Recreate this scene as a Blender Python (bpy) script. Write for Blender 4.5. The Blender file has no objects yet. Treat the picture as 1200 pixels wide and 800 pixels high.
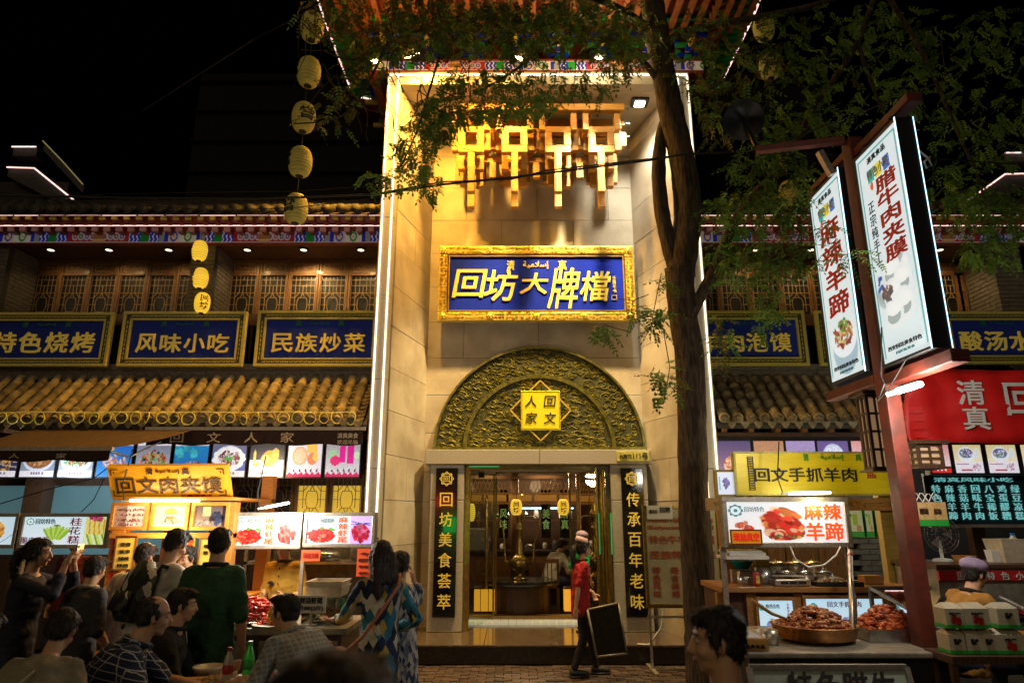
import bpy, math, random
import numpy as np
from mathutils import Vector as V, Matrix
from math import sin, cos, pi, radians
random.seed(7)
sc = bpy.context.scene
COL = sc.collection

# ---------------------------------------------------------------- camera
FP, TH = 780.0, radians(14.7)
EYE = V((0, 0, 1.85))
cd = bpy.data.cameras.new('camera'); cam = bpy.data.objects.new('camera', cd); COL.objects.link(cam)
cam.location = EYE; cam.rotation_euler = (pi/2 + TH, 0, 0)
cd.sensor_width = 36; cd.lens = FP/1200*36; cd.clip_start = .05; cd.clip_end = 500
cd.dof.use_dof = True; cd.dof.focus_distance = 6.4; cd.dof.aperture_fstop = 2.2
sc.camera = cam

# ---------------------------------------------------------------- night sky, faint street glow
SUN_EL, SUN_AZ = radians(24), radians(196)
w = bpy.data.worlds.new("World"); sc.world = w; w.use_nodes = True
nt = w.node_tree; bg = nt.nodes['Background']
sky = nt.nodes.new('ShaderNodeTexSky'); sky.sky_type = 'NISHITA'; sky.sun_disc = False
sky.sun_elevation = radians(-6.0); sky.sun_rotation = SUN_AZ
nt.links.new(sky.outputs[0], bg.inputs[0]); bg.inputs[1].default_value = .05
sl = bpy.data.lights.new('sun', 'SUN'); sl.energy = .30; sl.angle = radians(40); sl.color = (1, .74, .45)
so = bpy.data.objects.new('sun', sl); COL.objects.link(so)
so.rotation_euler = (radians(62), 0, radians(-20))
sc.view_settings.view_transform = 'Standard'; sc.view_settings.look = 'None'
sc.view_settings.gamma = 1; sc.view_settings.exposure = 0
sc.cycles.max_bounces = 5; sc.cycles.diffuse_bounces = 3; sc.cycles.glossy_bounces = 3
sc.cycles.transparent_max_bounces = 8; sc.cycles.sample_clamp_indirect = 4; sc.cycles.caustics_reflective = False
try: sc.cycles.use_denoising = True
except Exception: pass

# ---------------------------------------------------------------- measuring
def ray(px, py):
    a, b = (px-600)/FP, (400-py)/FP
    return V((a, cos(TH)-b*sin(TH), sin(TH)+b*cos(TH)))
def W(px, py, Y):
    d = ray(px, py); return EYE + d*(Y/d.y)
def G(px, py, Z):
    d = ray(px, py); return EYE + d*((Z-EYE.z)/d.z)
def pxm(px, py, Y):            # metres per photo pixel there
    d = ray(px, py); return (Y/d.y)/FP
def rect(x0, y0, x1, y1, Y):   # photo rectangle -> X0,X1,Z0,Z1 on the plane Y
    ym = (y0+y1)/2
    return W(x0, ym, Y).x, W(x1, ym, Y).x, W((x0+x1)/2, y1, Y).z, W((x0+x1)/2, y0, Y).z

# ---------------------------------------------------------------- mesh builder
class MB:
    def __init__(s): s.v = []; s.f = []; s.m = []
    def add(s, vs, fs, m=0):
        o = len(s.v); s.v += [tuple(p) for p in vs]; s.f += [tuple(i+o for i in f) for f in fs]; s.m += [m]*len(fs); return s
    def box(s, x0, x1, y0, y1, z0, z1, m=0):
        return s.add([(x0,y0,z0),(x1,y0,z0),(x1,y1,z0),(x0,y1,z0),(x0,y0,z1),(x1,y0,z1),(x1,y1,z1),(x0,y1,z1)],
                     [(0,3,2,1),(4,5,6,7),(0,1,5,4),(1,2,6,5),(2,3,7,6),(3,0,4,7)], m)
    def cbox(s, c, sz, R=None, m=0):
        R = R or Matrix.Identity(3); c = V(c)
        vs = [c + R @ V((sz[0]*(i-.5), sz[1]*(j-.5), sz[2]*(k-.5))) for k in (0,1) for i,j in ((0,0),(1,0),(1,1),(0,1))]
        return s.add(vs, [(0,3,2,1),(4,5,6,7),(0,1,5,4),(1,2,6,5),(2,3,7,6),(3,0,4,7)], m)
    def bar(s, p, q, w, h, m=0, up=(0,0,1)):
        p, q = V(p), V(q); d = (q-p); L = d.length; d.normalize(); u = V(up)
        if abs(d.dot(u)) > .95: u = V((0,1,0))
        r = d.cross(u).normalized(); u = r.cross(d)
        return s.cbox((p+q)/2, (w, L, h), Matrix((r, d, u)).transposed(), m)
    def tube(s, pts, rad, n=8, m=0, cap=True, ell=None):
        pts = [V(p) for p in pts]; k = len(pts)
        if not hasattr(rad, '__len__'): rad = [rad]*k
        u = None; vs = []
        for i in range(k):
            d = (pts[min(i+1,k-1)] - pts[max(i-1,0)]).normalized()
            if u is None:
                u = V((0,0,1)) if abs(d.z) < .9 else V((1,0,0))
            u = (u - d*u.dot(d)); u = u.normalized() if u.length > 1e-5 else d.orthogonal().normalized()
            w_ = d.cross(u)
            for j in range(n):
                a = 2*pi*j/n; vs.append(pts[i] + (u*cos(a) + w_*sin(a))*rad[i])
        fs = [(i*n+j, i*n+(j+1)%n, (i+1)*n+(j+1)%n, (i+1)*n+j) for i in range(k-1) for j in range(n)]
        if cap: fs += [tuple(range(n-1,-1,-1)), tuple((k-1)*n+j for j in range(n))]
        return s.add(vs, fs, m)
    def etube(s, pts, rr, X=V((1,0,0)), n=20, m=0):
        pts = [V(p) for p in pts]; k = len(pts); vs = []
        for i in range(k):
            d = (pts[min(i+1,k-1)] - pts[max(i-1,0)]).normalized(); y = d.cross(X).normalized()
            for j in range(n):
                a = 2*pi*j/n; vs.append(pts[i] + X*cos(a)*rr[i][0] + y*sin(a)*rr[i][1])
        fs = [(i*n+j, i*n+(j+1)%n, (i+1)*n+(j+1)%n, (i+1)*n+j) for i in range(k-1) for j in range(n)]
        fs += [tuple(range(n-1,-1,-1)), tuple((k-1)*n+j for j in range(n))]
        return s.add(vs, fs, m)
    def caps(s, p, q, r0, r1, n=10, m=0):      # rounded tapered limb
        p, q = V(p), V(q); d = q-p; L = max(d.length,1e-4); d = d/L; P = []; R = []
        for t in (-.95,-.6,-.25): P.append(p + d*r0*t); R.append(r0*math.sqrt(1-t*t))
        for t in (.15,.5,.85): P.append(p + d*L*t); R.append(r0+(r1-r0)*t)
        for t in (.25,.6,.95): P.append(q + d*r1*t); R.append(r1*math.sqrt(1-t*t))
        return s.tube(P, R, n, m)
    def ell(s, c, r, nu=14, nv=9, R=None, m=0):
        R = R or Matrix.Identity(3); c = V(c); vs = [c + R @ V((0,0,-r[2]))]
        for i in range(1, nv):
            t = -pi/2 + pi*i/nv
            for j in range(nu):
                a = 2*pi*j/nu; vs.append(c + R @ V((r[0]*cos(t)*cos(a), r[1]*cos(t)*sin(a), r[2]*sin(t))))
        vs.append(c + R @ V((0,0,r[2]))); e = len(vs)-1; fs = []
        for j in range(nu):
            fs.append((0, 1+(j+1)%nu, 1+j)); fs.append((e, e-nu+j, e-nu+(j+1)%nu))
        for i in range(nv-2):
            for j in range(nu): fs.append((1+i*nu+j, 1+i*nu+(j+1)%nu, 1+(i+1)*nu+(j+1)%nu, 1+(i+1)*nu+j))
        return s.add(vs, fs, m)
    def lathe(s, prof, c=(0,0,0), n=20, m=0, R=None, cap=True):
        R = R or Matrix.Identity(3); c = V(c); k = len(prof); vs = []
        for r, z in prof:
            for j in range(n): vs.append(c + R @ V((r*cos(2*pi*j/n), r*sin(2*pi*j/n), z)))
        fs = [(i*n+j, i*n+(j+1)%n, (i+1)*n+(j+1)%n, (i+1)*n+j) for i in range(k-1) for j in range(n)]
        if cap and prof[0][0] > 1e-4: fs.append(tuple(range(n-1,-1,-1)))
        if cap and prof[-1][0] > 1e-4: fs.append(tuple((k-1)*n+j for j in range(n)))
        return s.add(vs, fs, m)
    def prism(s, poly, o, ux, uz, dep, m=0):   # outline in the ux/uz plane, extruded along the normal by dep
        o, ux, uz = V(o), V(ux), V(uz); nn = ux.cross(uz)*dep; k = len(poly)
        a = [o + ux*x + uz*z for x, z in poly]; vs = a + [p+nn for p in a]
        return s.add(vs, [tuple(range(k)), tuple(range(2*k-1, k-1, -1))] + [(i, i+k, (i+1)%k+k, (i+1)%k) for i in range(k)], m)
    def ring(s, x0, x1, z0, z1, y0, y1, t, m=0):   # picture-frame in the XZ plane
        s.box(x0, x1, y0, y1, z1-t, z1, m); s.box(x0, x1, y0, y1, z0, z0+t, m)
        s.box(x0, x0+t, y0, y1, z0+t, z1-t, m); return s.box(x1-t, x1, y0, y1, z0+t, z1-t, m)
    def mesh(s, name, mats, smooth=False):
        me = bpy.data.meshes.new(name); me.from_pydata(s.v, [], s.f)
        for mt in (mats if isinstance(mats, (list,tuple)) else [mats]): me.materials.append(mt)
        if any(s.m): me.polygons.foreach_set('material_index', s.m)
        if smooth: me.polygons.foreach_set('use_smooth', [True]*len(s.f))
        me.update(); return me
    def build(s, name, mats, parent=None, smooth=False, bev=0, label=None, stuff=False, loc=None):
        o = bpy.data.objects.new(name, s.mesh(name, mats, smooth)); return link(o, parent, bev, label, stuff)
def link(o, parent=None, bev=0, label=None, stuff=False):
    COL.objects.link(o)
    if parent is not None:
        o.parent = parent; o.matrix_parent_inverse = wm(parent).inverted()
    if bev:
        b = o.modifiers.new('bevel', 'BEVEL'); b.width = bev; b.segments = 2; b.limit_method = 'ANGLE'
    if label: o['label'] = label
    if stuff: o['kind'] = 'stuff'
    return o
def wm(o):
    if o.parent is None: return Matrix.LocRotScale(o.location, o.rotation_euler, o.scale)
    return wm(o.parent) @ o.matrix_parent_inverse @ Matrix.LocRotScale(o.location, o.rotation_euler, o.scale)
def thing(name, label, cat, loc=(0,0,0), rot=0, group=None):
    o = bpy.data.objects.new(name, None); COL.objects.link(o); o.empty_display_size = .1
    o.location = loc; o.rotation_euler = (0,0,rot); return tag(o, label, cat, group)
def tag(o, label, cat, group=None):
    o['label'] = label; o['category'] = cat
    if group: o['group'] = group
    return o
def struct(o): o['kind'] = 'structure'; return o
def copyo(o, parent=None):
    c = o.copy(); COL.objects.link(c)
    if parent is not None: c.parent = parent
    for ch in list(o.children): copyo(ch, c)
    return c

# ---------------------------------------------------------------- materials
def newmat(name):
    m = bpy.data.materials.new(name); m.use_nodes = True; return m, m.node_tree, m.node_tree.nodes['Principled BSDF']
def posn(nt, scale=(1,1,1), obj=False):
    if obj: g = nt.nodes.new('ShaderNodeTexCoord').outputs['Object']
    else: g = nt.nodes.new('ShaderNodeNewGeometry').outputs['Position']
    mp = nt.nodes.new('ShaderNodeMapping'); mp.inputs['Scale'].default_value = scale
    nt.links.new(g, mp.inputs[0]); return mp.outputs[0]
def mat(name, col, rough=.6, metal=0, col2=None, ns=6, st=(1,1,1), bump=0, bs=None, emit=0, ecol=None, coat=0, rnd=0, det=5, obj=False, ramp=(.35,.65)):
    m, nt, b = newmat(name); L = nt.links.new
    b.inputs['Base Color'].default_value = (*col, 1); b.inputs['Roughness'].default_value = rough; b.inputs['Metallic'].default_value = metal
    b.inputs['Coat Weight'].default_value = coat
    vec = posn(nt, st, obj); src = None
    if col2 is not None or bump:
        n = nt.nodes.new('ShaderNodeTexNoise'); n.inputs['Scale'].default_value = ns; n.inputs['Detail'].default_value = det; L(vec, n.inputs[0]); src = n
    if col2 is not None:
        r = nt.nodes.new('ShaderNodeValToRGB'); r.color_ramp.elements[0].position = ramp[0]; r.color_ramp.elements[1].position = ramp[1]
        r.color_ramp.elements[0].color = (*col,1); r.color_ramp.elements[1].color = (*col2,1)
        L(src.outputs[0], r.inputs[0]); out = r.outputs[0]
        if rnd:
            oi = nt.nodes.new('ShaderNodeObjectInfo'); mr = nt.nodes.new('ShaderNodeMapRange'); mr.inputs[3].default_value = 1-rnd; mr.inputs[4].default_value = 1+rnd
            L(oi.outputs['Random'], mr.inputs[0]); mx = nt.nodes.new('ShaderNodeVectorMath'); mx.operation = 'SCALE'; L(out, mx.inputs[0]); L(mr.outputs[0], mx.inputs['Scale']); out = mx.outputs[0]
        L(out, b.inputs['Base Color'])
        if emit and ecol is None: L(out, b.inputs['Emission Color'])
    if bump:
        if bs:
            n = nt.nodes.new('ShaderNodeTexNoise'); n.inputs['Scale'].default_value = bs; n.inputs['Detail'].default_value = 4; L(vec, n.inputs[0])
        bp = nt.nodes.new('ShaderNodeBump'); bp.inputs['Strength'].default_value = bump; bp.inputs['Distance'].default_value = .02
        L(n.outputs[0], bp.inputs['Height']); L(bp.outputs[0], b.inputs['Normal'])
    if emit:
        b.inputs['Emission Strength'].default_value = emit
        if ecol is not None or col2 is None: b.inputs['Emission Color'].default_value = (*(ecol or col), 1)
    return m
def glass(name, tint=(.9,.95,.92), op=.1, rough=.02):
    m, nt, b = newmat(name); L = nt.links.new; nt.nodes.remove(b)
    out = nt.nodes['Material Output']; t = nt.nodes.new('ShaderNodeBsdfTransparent'); t.inputs[0].default_value = (*tint,1)
    g = nt.nodes.new('ShaderNodeBsdfGlossy'); g.inputs['Roughness'].default_value = rough
    lw = nt.nodes.new('ShaderNodeFresnel'); lw.inputs[0].default_value = 1.5
    ad = nt.nodes.new('ShaderNodeMath'); ad.operation = 'ADD'; ad.inputs[1].default_value = op; ad.use_clamp = True
    mx = nt.nodes.new('ShaderNodeMixShader'); L(lw.outputs[0], ad.inputs[0]); L(ad.outputs[0], mx.inputs[0]); L(t.outputs[0], mx.inputs[1]); L(g.outputs[0], mx.inputs[2]); L(mx.outputs[0], out.inputs[0]); return m
def printmat(name, emit, base=1.0, rough=.35):
    m, nt, b = newmat(name); L = nt.links.new
    a = nt.nodes.new('ShaderNodeVertexColor'); a.layer_name = 'Col'
    s_ = nt.nodes.new('ShaderNodeVectorMath'); s_.operation = 'SCALE'; s_.inputs['Scale'].default_value = base
    L(a.outputs[0], s_.inputs[0]); L(s_.outputs[0], b.inputs['Base Color']); L(a.outputs[0], b.inputs['Emission Color'])
    b.inputs['Emission Strength'].default_value = emit; b.inputs['Roughness'].default_value = rough; return m
def woodmat(name, c1, c2, rough=.5, sc_=(3,3,40), coat=.1, vert=False):
    return mat(name, c1, rough, 0, c2, 3, (30,30,2.5) if vert else (2.5,30,30), .35, coat=coat, rnd=.18)

M = {}
M['stone'] = mat('stone', (.40,.35,.27), .6, 0, (.56,.52,.43), 2.2, bump=.25, bs=70, rnd=.09, ramp=(.36,.62), det=15)
M['joint'] = mat('joint', (.14,.12,.09), .9)
M['trim_stone'] = mat('trim_stone', (.46,.44,.38), .5, 0, (.34,.32,.27), 60, bump=.1)
M['black_step'] = mat('black_step', (.02,.018,.015), .18, 0, (.035,.03,.025), 30)
M['platform'] = mat('platform', (.07,.05,.035), .15, 0, (.12,.09,.06), 8, coat=.4)
M['paver'] = mat('paver', (.085,.055,.04), .42, 0, (.04,.03,.024), 14, bump=.5, rnd=.35)
M['ground'] = mat('ground', (.03,.024,.02), .5, 0, (.06,.045,.035), 5, bump=.4)
M['gold'] = mat('gold', (.72,.47,.10), .32, .75, (.5,.3,.05), 25, bump=.25)
M['goldpaint'] = mat('goldpaint', (.85,.66,.12), .35, .35, (.6,.42,.06), 40, bump=.2)
M['goldtext'] = mat('goldtext', (.90,.72,.12), .5, .1, emit=.08, ecol=(.9,.65,.1))  # slight emission brightens the gold letters, which are not lamps
M['bronze'] = mat('bronze', (.17,.17,.04), .34, .8, (.38,.35,.08), 12, bump=.2)
M['bronze_dark'] = mat('bronze_dark', (.025,.030,.012), .6, .3, (.09,.095,.03), 18, bump=.5)
M['brass'] = mat('brass', (.62,.45,.14), .25, .9, (.4,.27,.07), 15)
M['blue'] = mat('blue', (.003,.014,.36), .8, 0, (.012,.05,.70), 160, ramp=(.45,.75), bump=.2)
M['blue_dark'] = mat('blue_dark', (.012,.028,.30), .8, 0, (.07,.12,.55), 150, ramp=(.45,.8), bump=.2)
M['frame_gold'] = mat('frame_gold', (.52,.50,.10), .5, .15, (.68,.60,.13), 30, bump=.3)
M['frame_dark'] = mat('frame_dark', (.05,.05,.02), .6)
M['green_text'] = mat('green_text', (.01,.12,.06), .5, emit=.02, ecol=(0,.4,.15))
M['wood'] = woodmat('wood', (.11,.048,.014), (.25,.115,.034), vert=True)
M['wood_dark'] = woodmat('wood_dark', (.05,.022,.010), (.10,.045,.018), vert=True)
M['wood_gold'] = woodmat('wood_gold', (.52,.28,.06), (.36,.18,.035))
M['wood_stall'] = woodmat('wood_stall', (.42,.20,.05), (.30,.13,.03))
M['lattice'] = mat('lattice', (.28,.18,.08), .5, 0, (.38,.25,.11), 40, bump=.2)
M['brick'] = mat('brick', (.11,.10,.085), .85, 0, (.19,.165,.13), 12, bump=.6, ramp=(.3,.75))
M['mortar'] = mat('mortar', (.06,.055,.045), .95)
M['tile'] = mat('tile', (.12,.10,.065), .8, 0, (.32,.27,.15), 5, bump=.8, bs=30, rnd=.38, ramp=(.35,.6), det=10)
M['tile_pan'] = mat('tile_pan', (.15,.12,.08), .8, 0, (.06,.05,.035), 20, bump=.6)
M['dark_tile'] = mat('dark_tile', (.03,.028,.025), .7, 0, (.055,.05,.045), 12, bump=.5, rnd=.2)
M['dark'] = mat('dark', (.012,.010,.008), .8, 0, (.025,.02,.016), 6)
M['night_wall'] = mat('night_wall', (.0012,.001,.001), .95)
M['soffit'] = mat('soffit', (.05,.025,.012), .7, 0, (.08,.04,.02), 8)
M['red_paint'] = mat('red_paint', (.17,.022,.009), .6, 0, (.085,.016,.009), 7, bump=.4, det=10)
M['red_beam'] = mat('red_beam', (.28,.05,.015), .5, 0, (.18,.03,.01), 12)
M['rafter_green'] = mat('rafter_green', (.02,.30,.05), .5, 0, (.01,.18,.03), 10)
M['rafter_orange'] = mat('rafter_orange', (.28,.09,.02), .6, 0, (.18,.05,.015), 10)
M['pink'] = mat('pink', (.65,.40,.36), .6)
M['yellow_block'] = mat('yellow_block', (.62,.48,.05), .5)
M['led_pink'] = mat('led_pink', (.9,.6,.6), .5, emit=1.9, ecol=(1,.60,.55))
M['led_white'] = mat('led_white', (.9,.85,.8), .5, emit=2.5, ecol=(1,.80,.55))
M['led_yellow'] = mat('led_yellow', (.7,.55,.05), .4, emit=.16, ecol=(1,.8,.08))
M['lamp_white'] = mat('lamp_white', (1,1,1), .5, emit=14, ecol=(1,.93,.8))
M['lamp_soft'] = mat('lamp_soft', (1,1,1), .5, emit=2.2, ecol=(1,.85,.6))
M['carton'] = mat('carton', (.46,.42,.30), .65, 0, (.36,.32,.22), 7)
M['lamp_amber'] = mat('lamp_amber', (1,.9,.6), .5, emit=30, ecol=(1,.72,.28))
M['alu'] = mat('alu', (.55,.50,.42), .35, .7, (.4,.36,.3), 30)
M['alu_dull'] = mat('alu_dull', (.34,.31,.25), .5, .5, (.22,.2,.16), 12)
M['steel'] = mat('steel', (.5,.5,.5), .25, .9, (.35,.35,.35), 20)
M['black'] = mat('black', (.012,.012,.012), .5)
M['rubber'] = mat('rubber', (.01,.01,.01), .7)
M['white'] = mat('white', (.7,.7,.66), .5)
M['paper'] = mat('paper', (.72,.70,.64), .7, 0, (.6,.58,.52), 10)
M['cream'] = mat('cream', (.7,.6,.4), .5)
M['red_ink'] = mat('red_ink', (.55,.03,.015), .5)
M['black_ink'] = mat('black_ink', (.012,.01,.01), .6)
M['glass'] = glass('glass', (.80,.90,.80), .03)
M['glass_pane'] = glass('glass_pane', (.85,.88,.85), .10)
M['night_glass'] = mat('night_glass', (.008,.009,.008), .45)
M['bark'] = mat('bark', (.022,.017,.012), .95, 0, (.10,.068,.042), 5, (7,7,1.2), .8, bs=8, ramp=(.36,.68), det=12)
M['leaf'] = mat('leaf', (.07,.17,.02), .6, 0, (.16,.27,.045), 3, ramp=(.3,.7))
M['leaf_dry'] = mat('leaf_dry', (.17,.15,.025), .6, 0, (.05,.06,.015), 5)
M['cable'] = mat('cable', (.012,.011,.01), .6)
M['skin'] = mat('skin', (.56,.31,.17), .5, 0, (.62,.36,.22), 14, bump=.05)
M['skin'].node_tree.nodes['Principled BSDF'].inputs['Subsurface Weight'].default_value = .08
M['hair'] = mat('hair', (.008,.006,.005), .62, 0, (.018,.013,.010), 60, (1,1,.25), .6, obj=True)
M['hair_brown'] = mat('hair_brown', (.018,.009,.006), .55, 0, (.035,.017,.010), 60, (1,1,.25), .8, obj=True)
M['eye_white'] = mat('eye_white', (.6,.57,.52), .3)
M['lip'] = mat('lip', (.33,.10,.08), .5)
for n_ in ('blue','blue_dark','leaf','leaf_dry'): M[n_].node_tree.nodes['Principled BSDF'].inputs['Specular IOR Level'].default_value = .12
def cloth(name, c, c2=None, rough=.85): return mat(name, c, rough, 0, c2 or tuple(x*.7 for x in c), 9, bump=.35, bs=14, obj=True)
for n_, c_ in dict(navy=(.012,.014,.035), charcoal=(.04,.04,.045), beige=(.34,.30,.20), tee_white=(.62,.58,.52), green_polo=(.02,.085,.03), black_cloth=(.012,.012,.013),
                   yellow_shirt=(.62,.36,.04), red_top=(.42,.012,.02), khaki=(.22,.16,.09), jeans=(.02,.028,.06), lavender=(.42,.32,.50), pinkcap=(.66,.42,.44),
                   green_cloth=(.01,.30,.10), grey_cloth=(.20,.20,.21), maroon=(.12,.008,.02), mustard=(.42,.20,.03), tan_leather=(.52,.20,.10), cream_shirt=(.55,.50,.38)).items():
    M[n_] = cloth(n_, c_)
def plaid(name, base, line, k=26, wd=.13, line2=None):
    m, nt, b = newmat(name); L = nt.links.new; b.inputs['Roughness'].default_value = .85
    vec = posn(nt, (1,1,1), True); sp = nt.nodes.new('ShaderNodeSeparateXYZ'); L(vec, sp.inputs[0])
    def ln(sock, kk):
        a = nt.nodes.new('ShaderNodeMath'); a.operation = 'MULTIPLY'; a.inputs[1].default_value = kk; L(sock, a.inputs[0])
        f = nt.nodes.new('ShaderNodeMath'); f.operation = 'FRACT'; L(a.outputs[0], f.inputs[0])
        l = nt.nodes.new('ShaderNodeMath'); l.operation = 'LESS_THAN'; l.inputs[1].default_value = wd; L(f.outputs[0], l.inputs[0]); return l.outputs[0]
    ad = nt.nodes.new('ShaderNodeMath'); ad.operation = 'MULTIPLY_ADD'; ad.inputs[1].default_value = -.2; L(sp.outputs[1], ad.inputs[0]); L(sp.outputs[0], ad.inputs[2])
    ad2 = nt.nodes.new('ShaderNodeMath'); ad2.operation = 'MULTIPLY_ADD'; ad2.inputs[1].default_value = .25; L(sp.outputs[1], ad2.inputs[0]); L(sp.outputs[2], ad2.inputs[2])
    mx = nt.nodes.new('ShaderNodeMath'); mx.operation = 'MAXIMUM'; L(ln(ad2.outputs[0], k), mx.inputs[0]); L(ln(ad.outputs[0], k*.9), mx.inputs[1])
    c = nt.nodes.new('ShaderNodeMix'); c.data_type = 'RGBA'; c.inputs[6].default_value = (*base,1); c.inputs[7].default_value = (*line,1); L(mx.outputs[0], c.inputs[0]); L(c.outputs[2], b.inputs['Base Color']); return m
M['plaid_navy'] = plaid('plaid_navy', (.012,.02,.05), (.42,.44,.44), 24, .11)
M['plaid_grey'] = plaid('plaid_grey', (.20,.21,.20), (.34,.33,.28), 34, .3)
def geoshirt(name, cols, scale=11, skew=.6):
    m, nt, b = newmat(name); L = nt.links.new; b.inputs['Roughness'].default_value = .8
    vec = posn(nt, (1,1,1), True); mp = nt.nodes.new('ShaderNodeMapping'); mp.inputs['Rotation'].default_value = (.2,.75,.1); mp.inputs['Scale'].default_value = (1.5,.3,.8); L(vec, mp.inputs[0])
    v = nt.nodes.new('ShaderNodeTexVoronoi'); v.distance = 'CHEBYCHEV'; v.inputs['Scale'].default_value = scale; v.inputs['Randomness'].default_value = .45; L(mp.outputs[0], v.inputs[0])
    s_ = nt.nodes.new('ShaderNodeSeparateColor'); L(v.outputs['Color'], s_.inputs[0])
    r = nt.nodes.new('ShaderNodeValToRGB'); r.color_ramp.interpolation = 'CONSTANT'; e = r.color_ramp.elements
    e[0].color = (*cols[0],1); e[1].position = 1/len(cols); e[1].color = (*cols[1],1)
    for i in range(2, len(cols)): x = e.new(i/len(cols)); x.color = (*cols[i],1)
    L(s_.outputs[0], r.inputs[0]); L(r.outputs[0], b.inputs['Base Color']); return m
M['geo'] = geoshirt('geo', [(.01,.03,.10),(.55,.40,.08),(.02,.16,.24),(.60,.58,.48),(.008,.015,.04),(.03,.22,.36)], 16)
M['speckle'] = geoshirt('speckle', [(.55,.53,.5),(.03,.05,.12),(.5,.48,.45),(.2,.2,.25)], 30)
M['camo'] = geoshirt('camo', [(.01,.01,.01),(.5,.5,.45),(.015,.02,.015),(.06,.07,.05),(.01,.012,.01)], 16)

# ---------------------------------------------------------------- lettering (built-in font)
_tc = bpy.data.curves.new('lettering_source', 'FONT'); _to = bpy.data.objects.new('lettering_source', _tc); COL.objects.link(_to)
_cache = {}
def glyphs(s, bold=.012, sp=1.0, ext=.02, res=2):
    k = (s, bold, sp, ext, res)
    if k not in _cache:
        _tc.body = s; _tc.size = 1; _tc.offset = bold; _tc.space_character = sp; _tc.extrude = ext; _tc.resolution_u = res
        _tc.align_x = 'LEFT'; dg = bpy.context.evaluated_depsgraph_get(); dg.update()
        me = bpy.data.meshes.new_from_object(_to.evaluated_get(dg), depsgraph=dg)
        n = len(me.vertices); co = np.empty(n*3); me.vertices.foreach_get('co', co); co = co.reshape(-1,3)
        fs = [tuple(p.vertices) for p in me.polygons]; bpy.data.meshes.remove(me); _cache[k] = (co, fs)
    return _cache[k]
def letters(s, x0, x1, z0, z1, mt, parent, y=0, name='lettering', bold=.012, sp=1.0, ext=.01, shear=0, res=2, M4=None, wob=0, vertical=False, keep=False, label=None):
    """lettering fitted to the rectangle x0..x1, z0..z1 of the plane Y=y facing the camera side (-Y), or of the frame M4"""
    mb = MB(); chunks = [s]
    if vertical: chunks = list(s)
    elif wob: chunks = list(s)
    k = len(chunks)
    for i, c in enumerate(chunks):
        if c == ' ': continue
        co, fs = glyphs(c, 0, sp, 1, res); extra = bold*.42 if bold >= .01 else 0
        if len(co) == 0: continue
        co = co.copy(); lo, hi = co.min(0), co.max(0)
        if vertical: a0, a1 = x0, x1; h = (z1-z0)/k; b1 = z1-h*(i+.06); b0 = b1-h*.88
        elif wob: wd = (x1-x0)/k; a0 = x0+wd*(i+.05); a1 = a0+wd*.9; b0, b1 = z0, z1
        else: a0, a1, b0, b1 = x0, x1, z0, z1
        if vertical or wob:
            if c in '一二三口小人大': pass
            lo[0], hi[0] = min(lo[0], .06), max(hi[0], .94); lo[1], hi[1] = min(lo[1], -.07), max(hi[1], .8)
            if c in '0123456789:': lo[0] = -.2; hi[0] = .75
        if wob:
            rr = random.Random(ord(c)+i); dz = (z1-z0)*wob*rr.uniform(-.5,.5); b0 += dz; b1 += dz
            sc1 = 1+wob*rr.uniform(-.6,.8); cm = (a0+a1)/2; a0 = cm+(a0-cm)*sc1; a1 = cm+(a1-cm)*sc1
        X = a0+(co[:,0]-lo[0])/(hi[0]-lo[0])*(a1-a0); Z = b0+(co[:,1]-lo[1])/(hi[1]-lo[1])*(b1-b0)
        X = X+shear*(Z-(b0+b1)/2); Y = -co[:,2]*ext/2
        offs = [(0,0,0)] if extra <= 0 else [(dx*extra*.9*(a1-a0)/(hi[0]-lo[0]), dz*extra*.9*(b1-b0)/(hi[1]-lo[1]), e*.0006) for e, (dx, dz) in enumerate(((-1,-1),(1,-1),(-1,1),(1,1)))]
        for ox, oz, oy in offs:
            if M4 is None: vs = [(a+ox, y+b-ext/2-oy, c_+oz) for a, b, c_ in zip(X, Y, Z)]
            else: vs = [tuple(M4 @ V((a+ox, b-ext/2-oy, c_+oz))) for a, b, c_ in zip(X, Y, Z)]
            mb.add(vs, fs)
    return mb.build(name, mt, parent, label=label)

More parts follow.
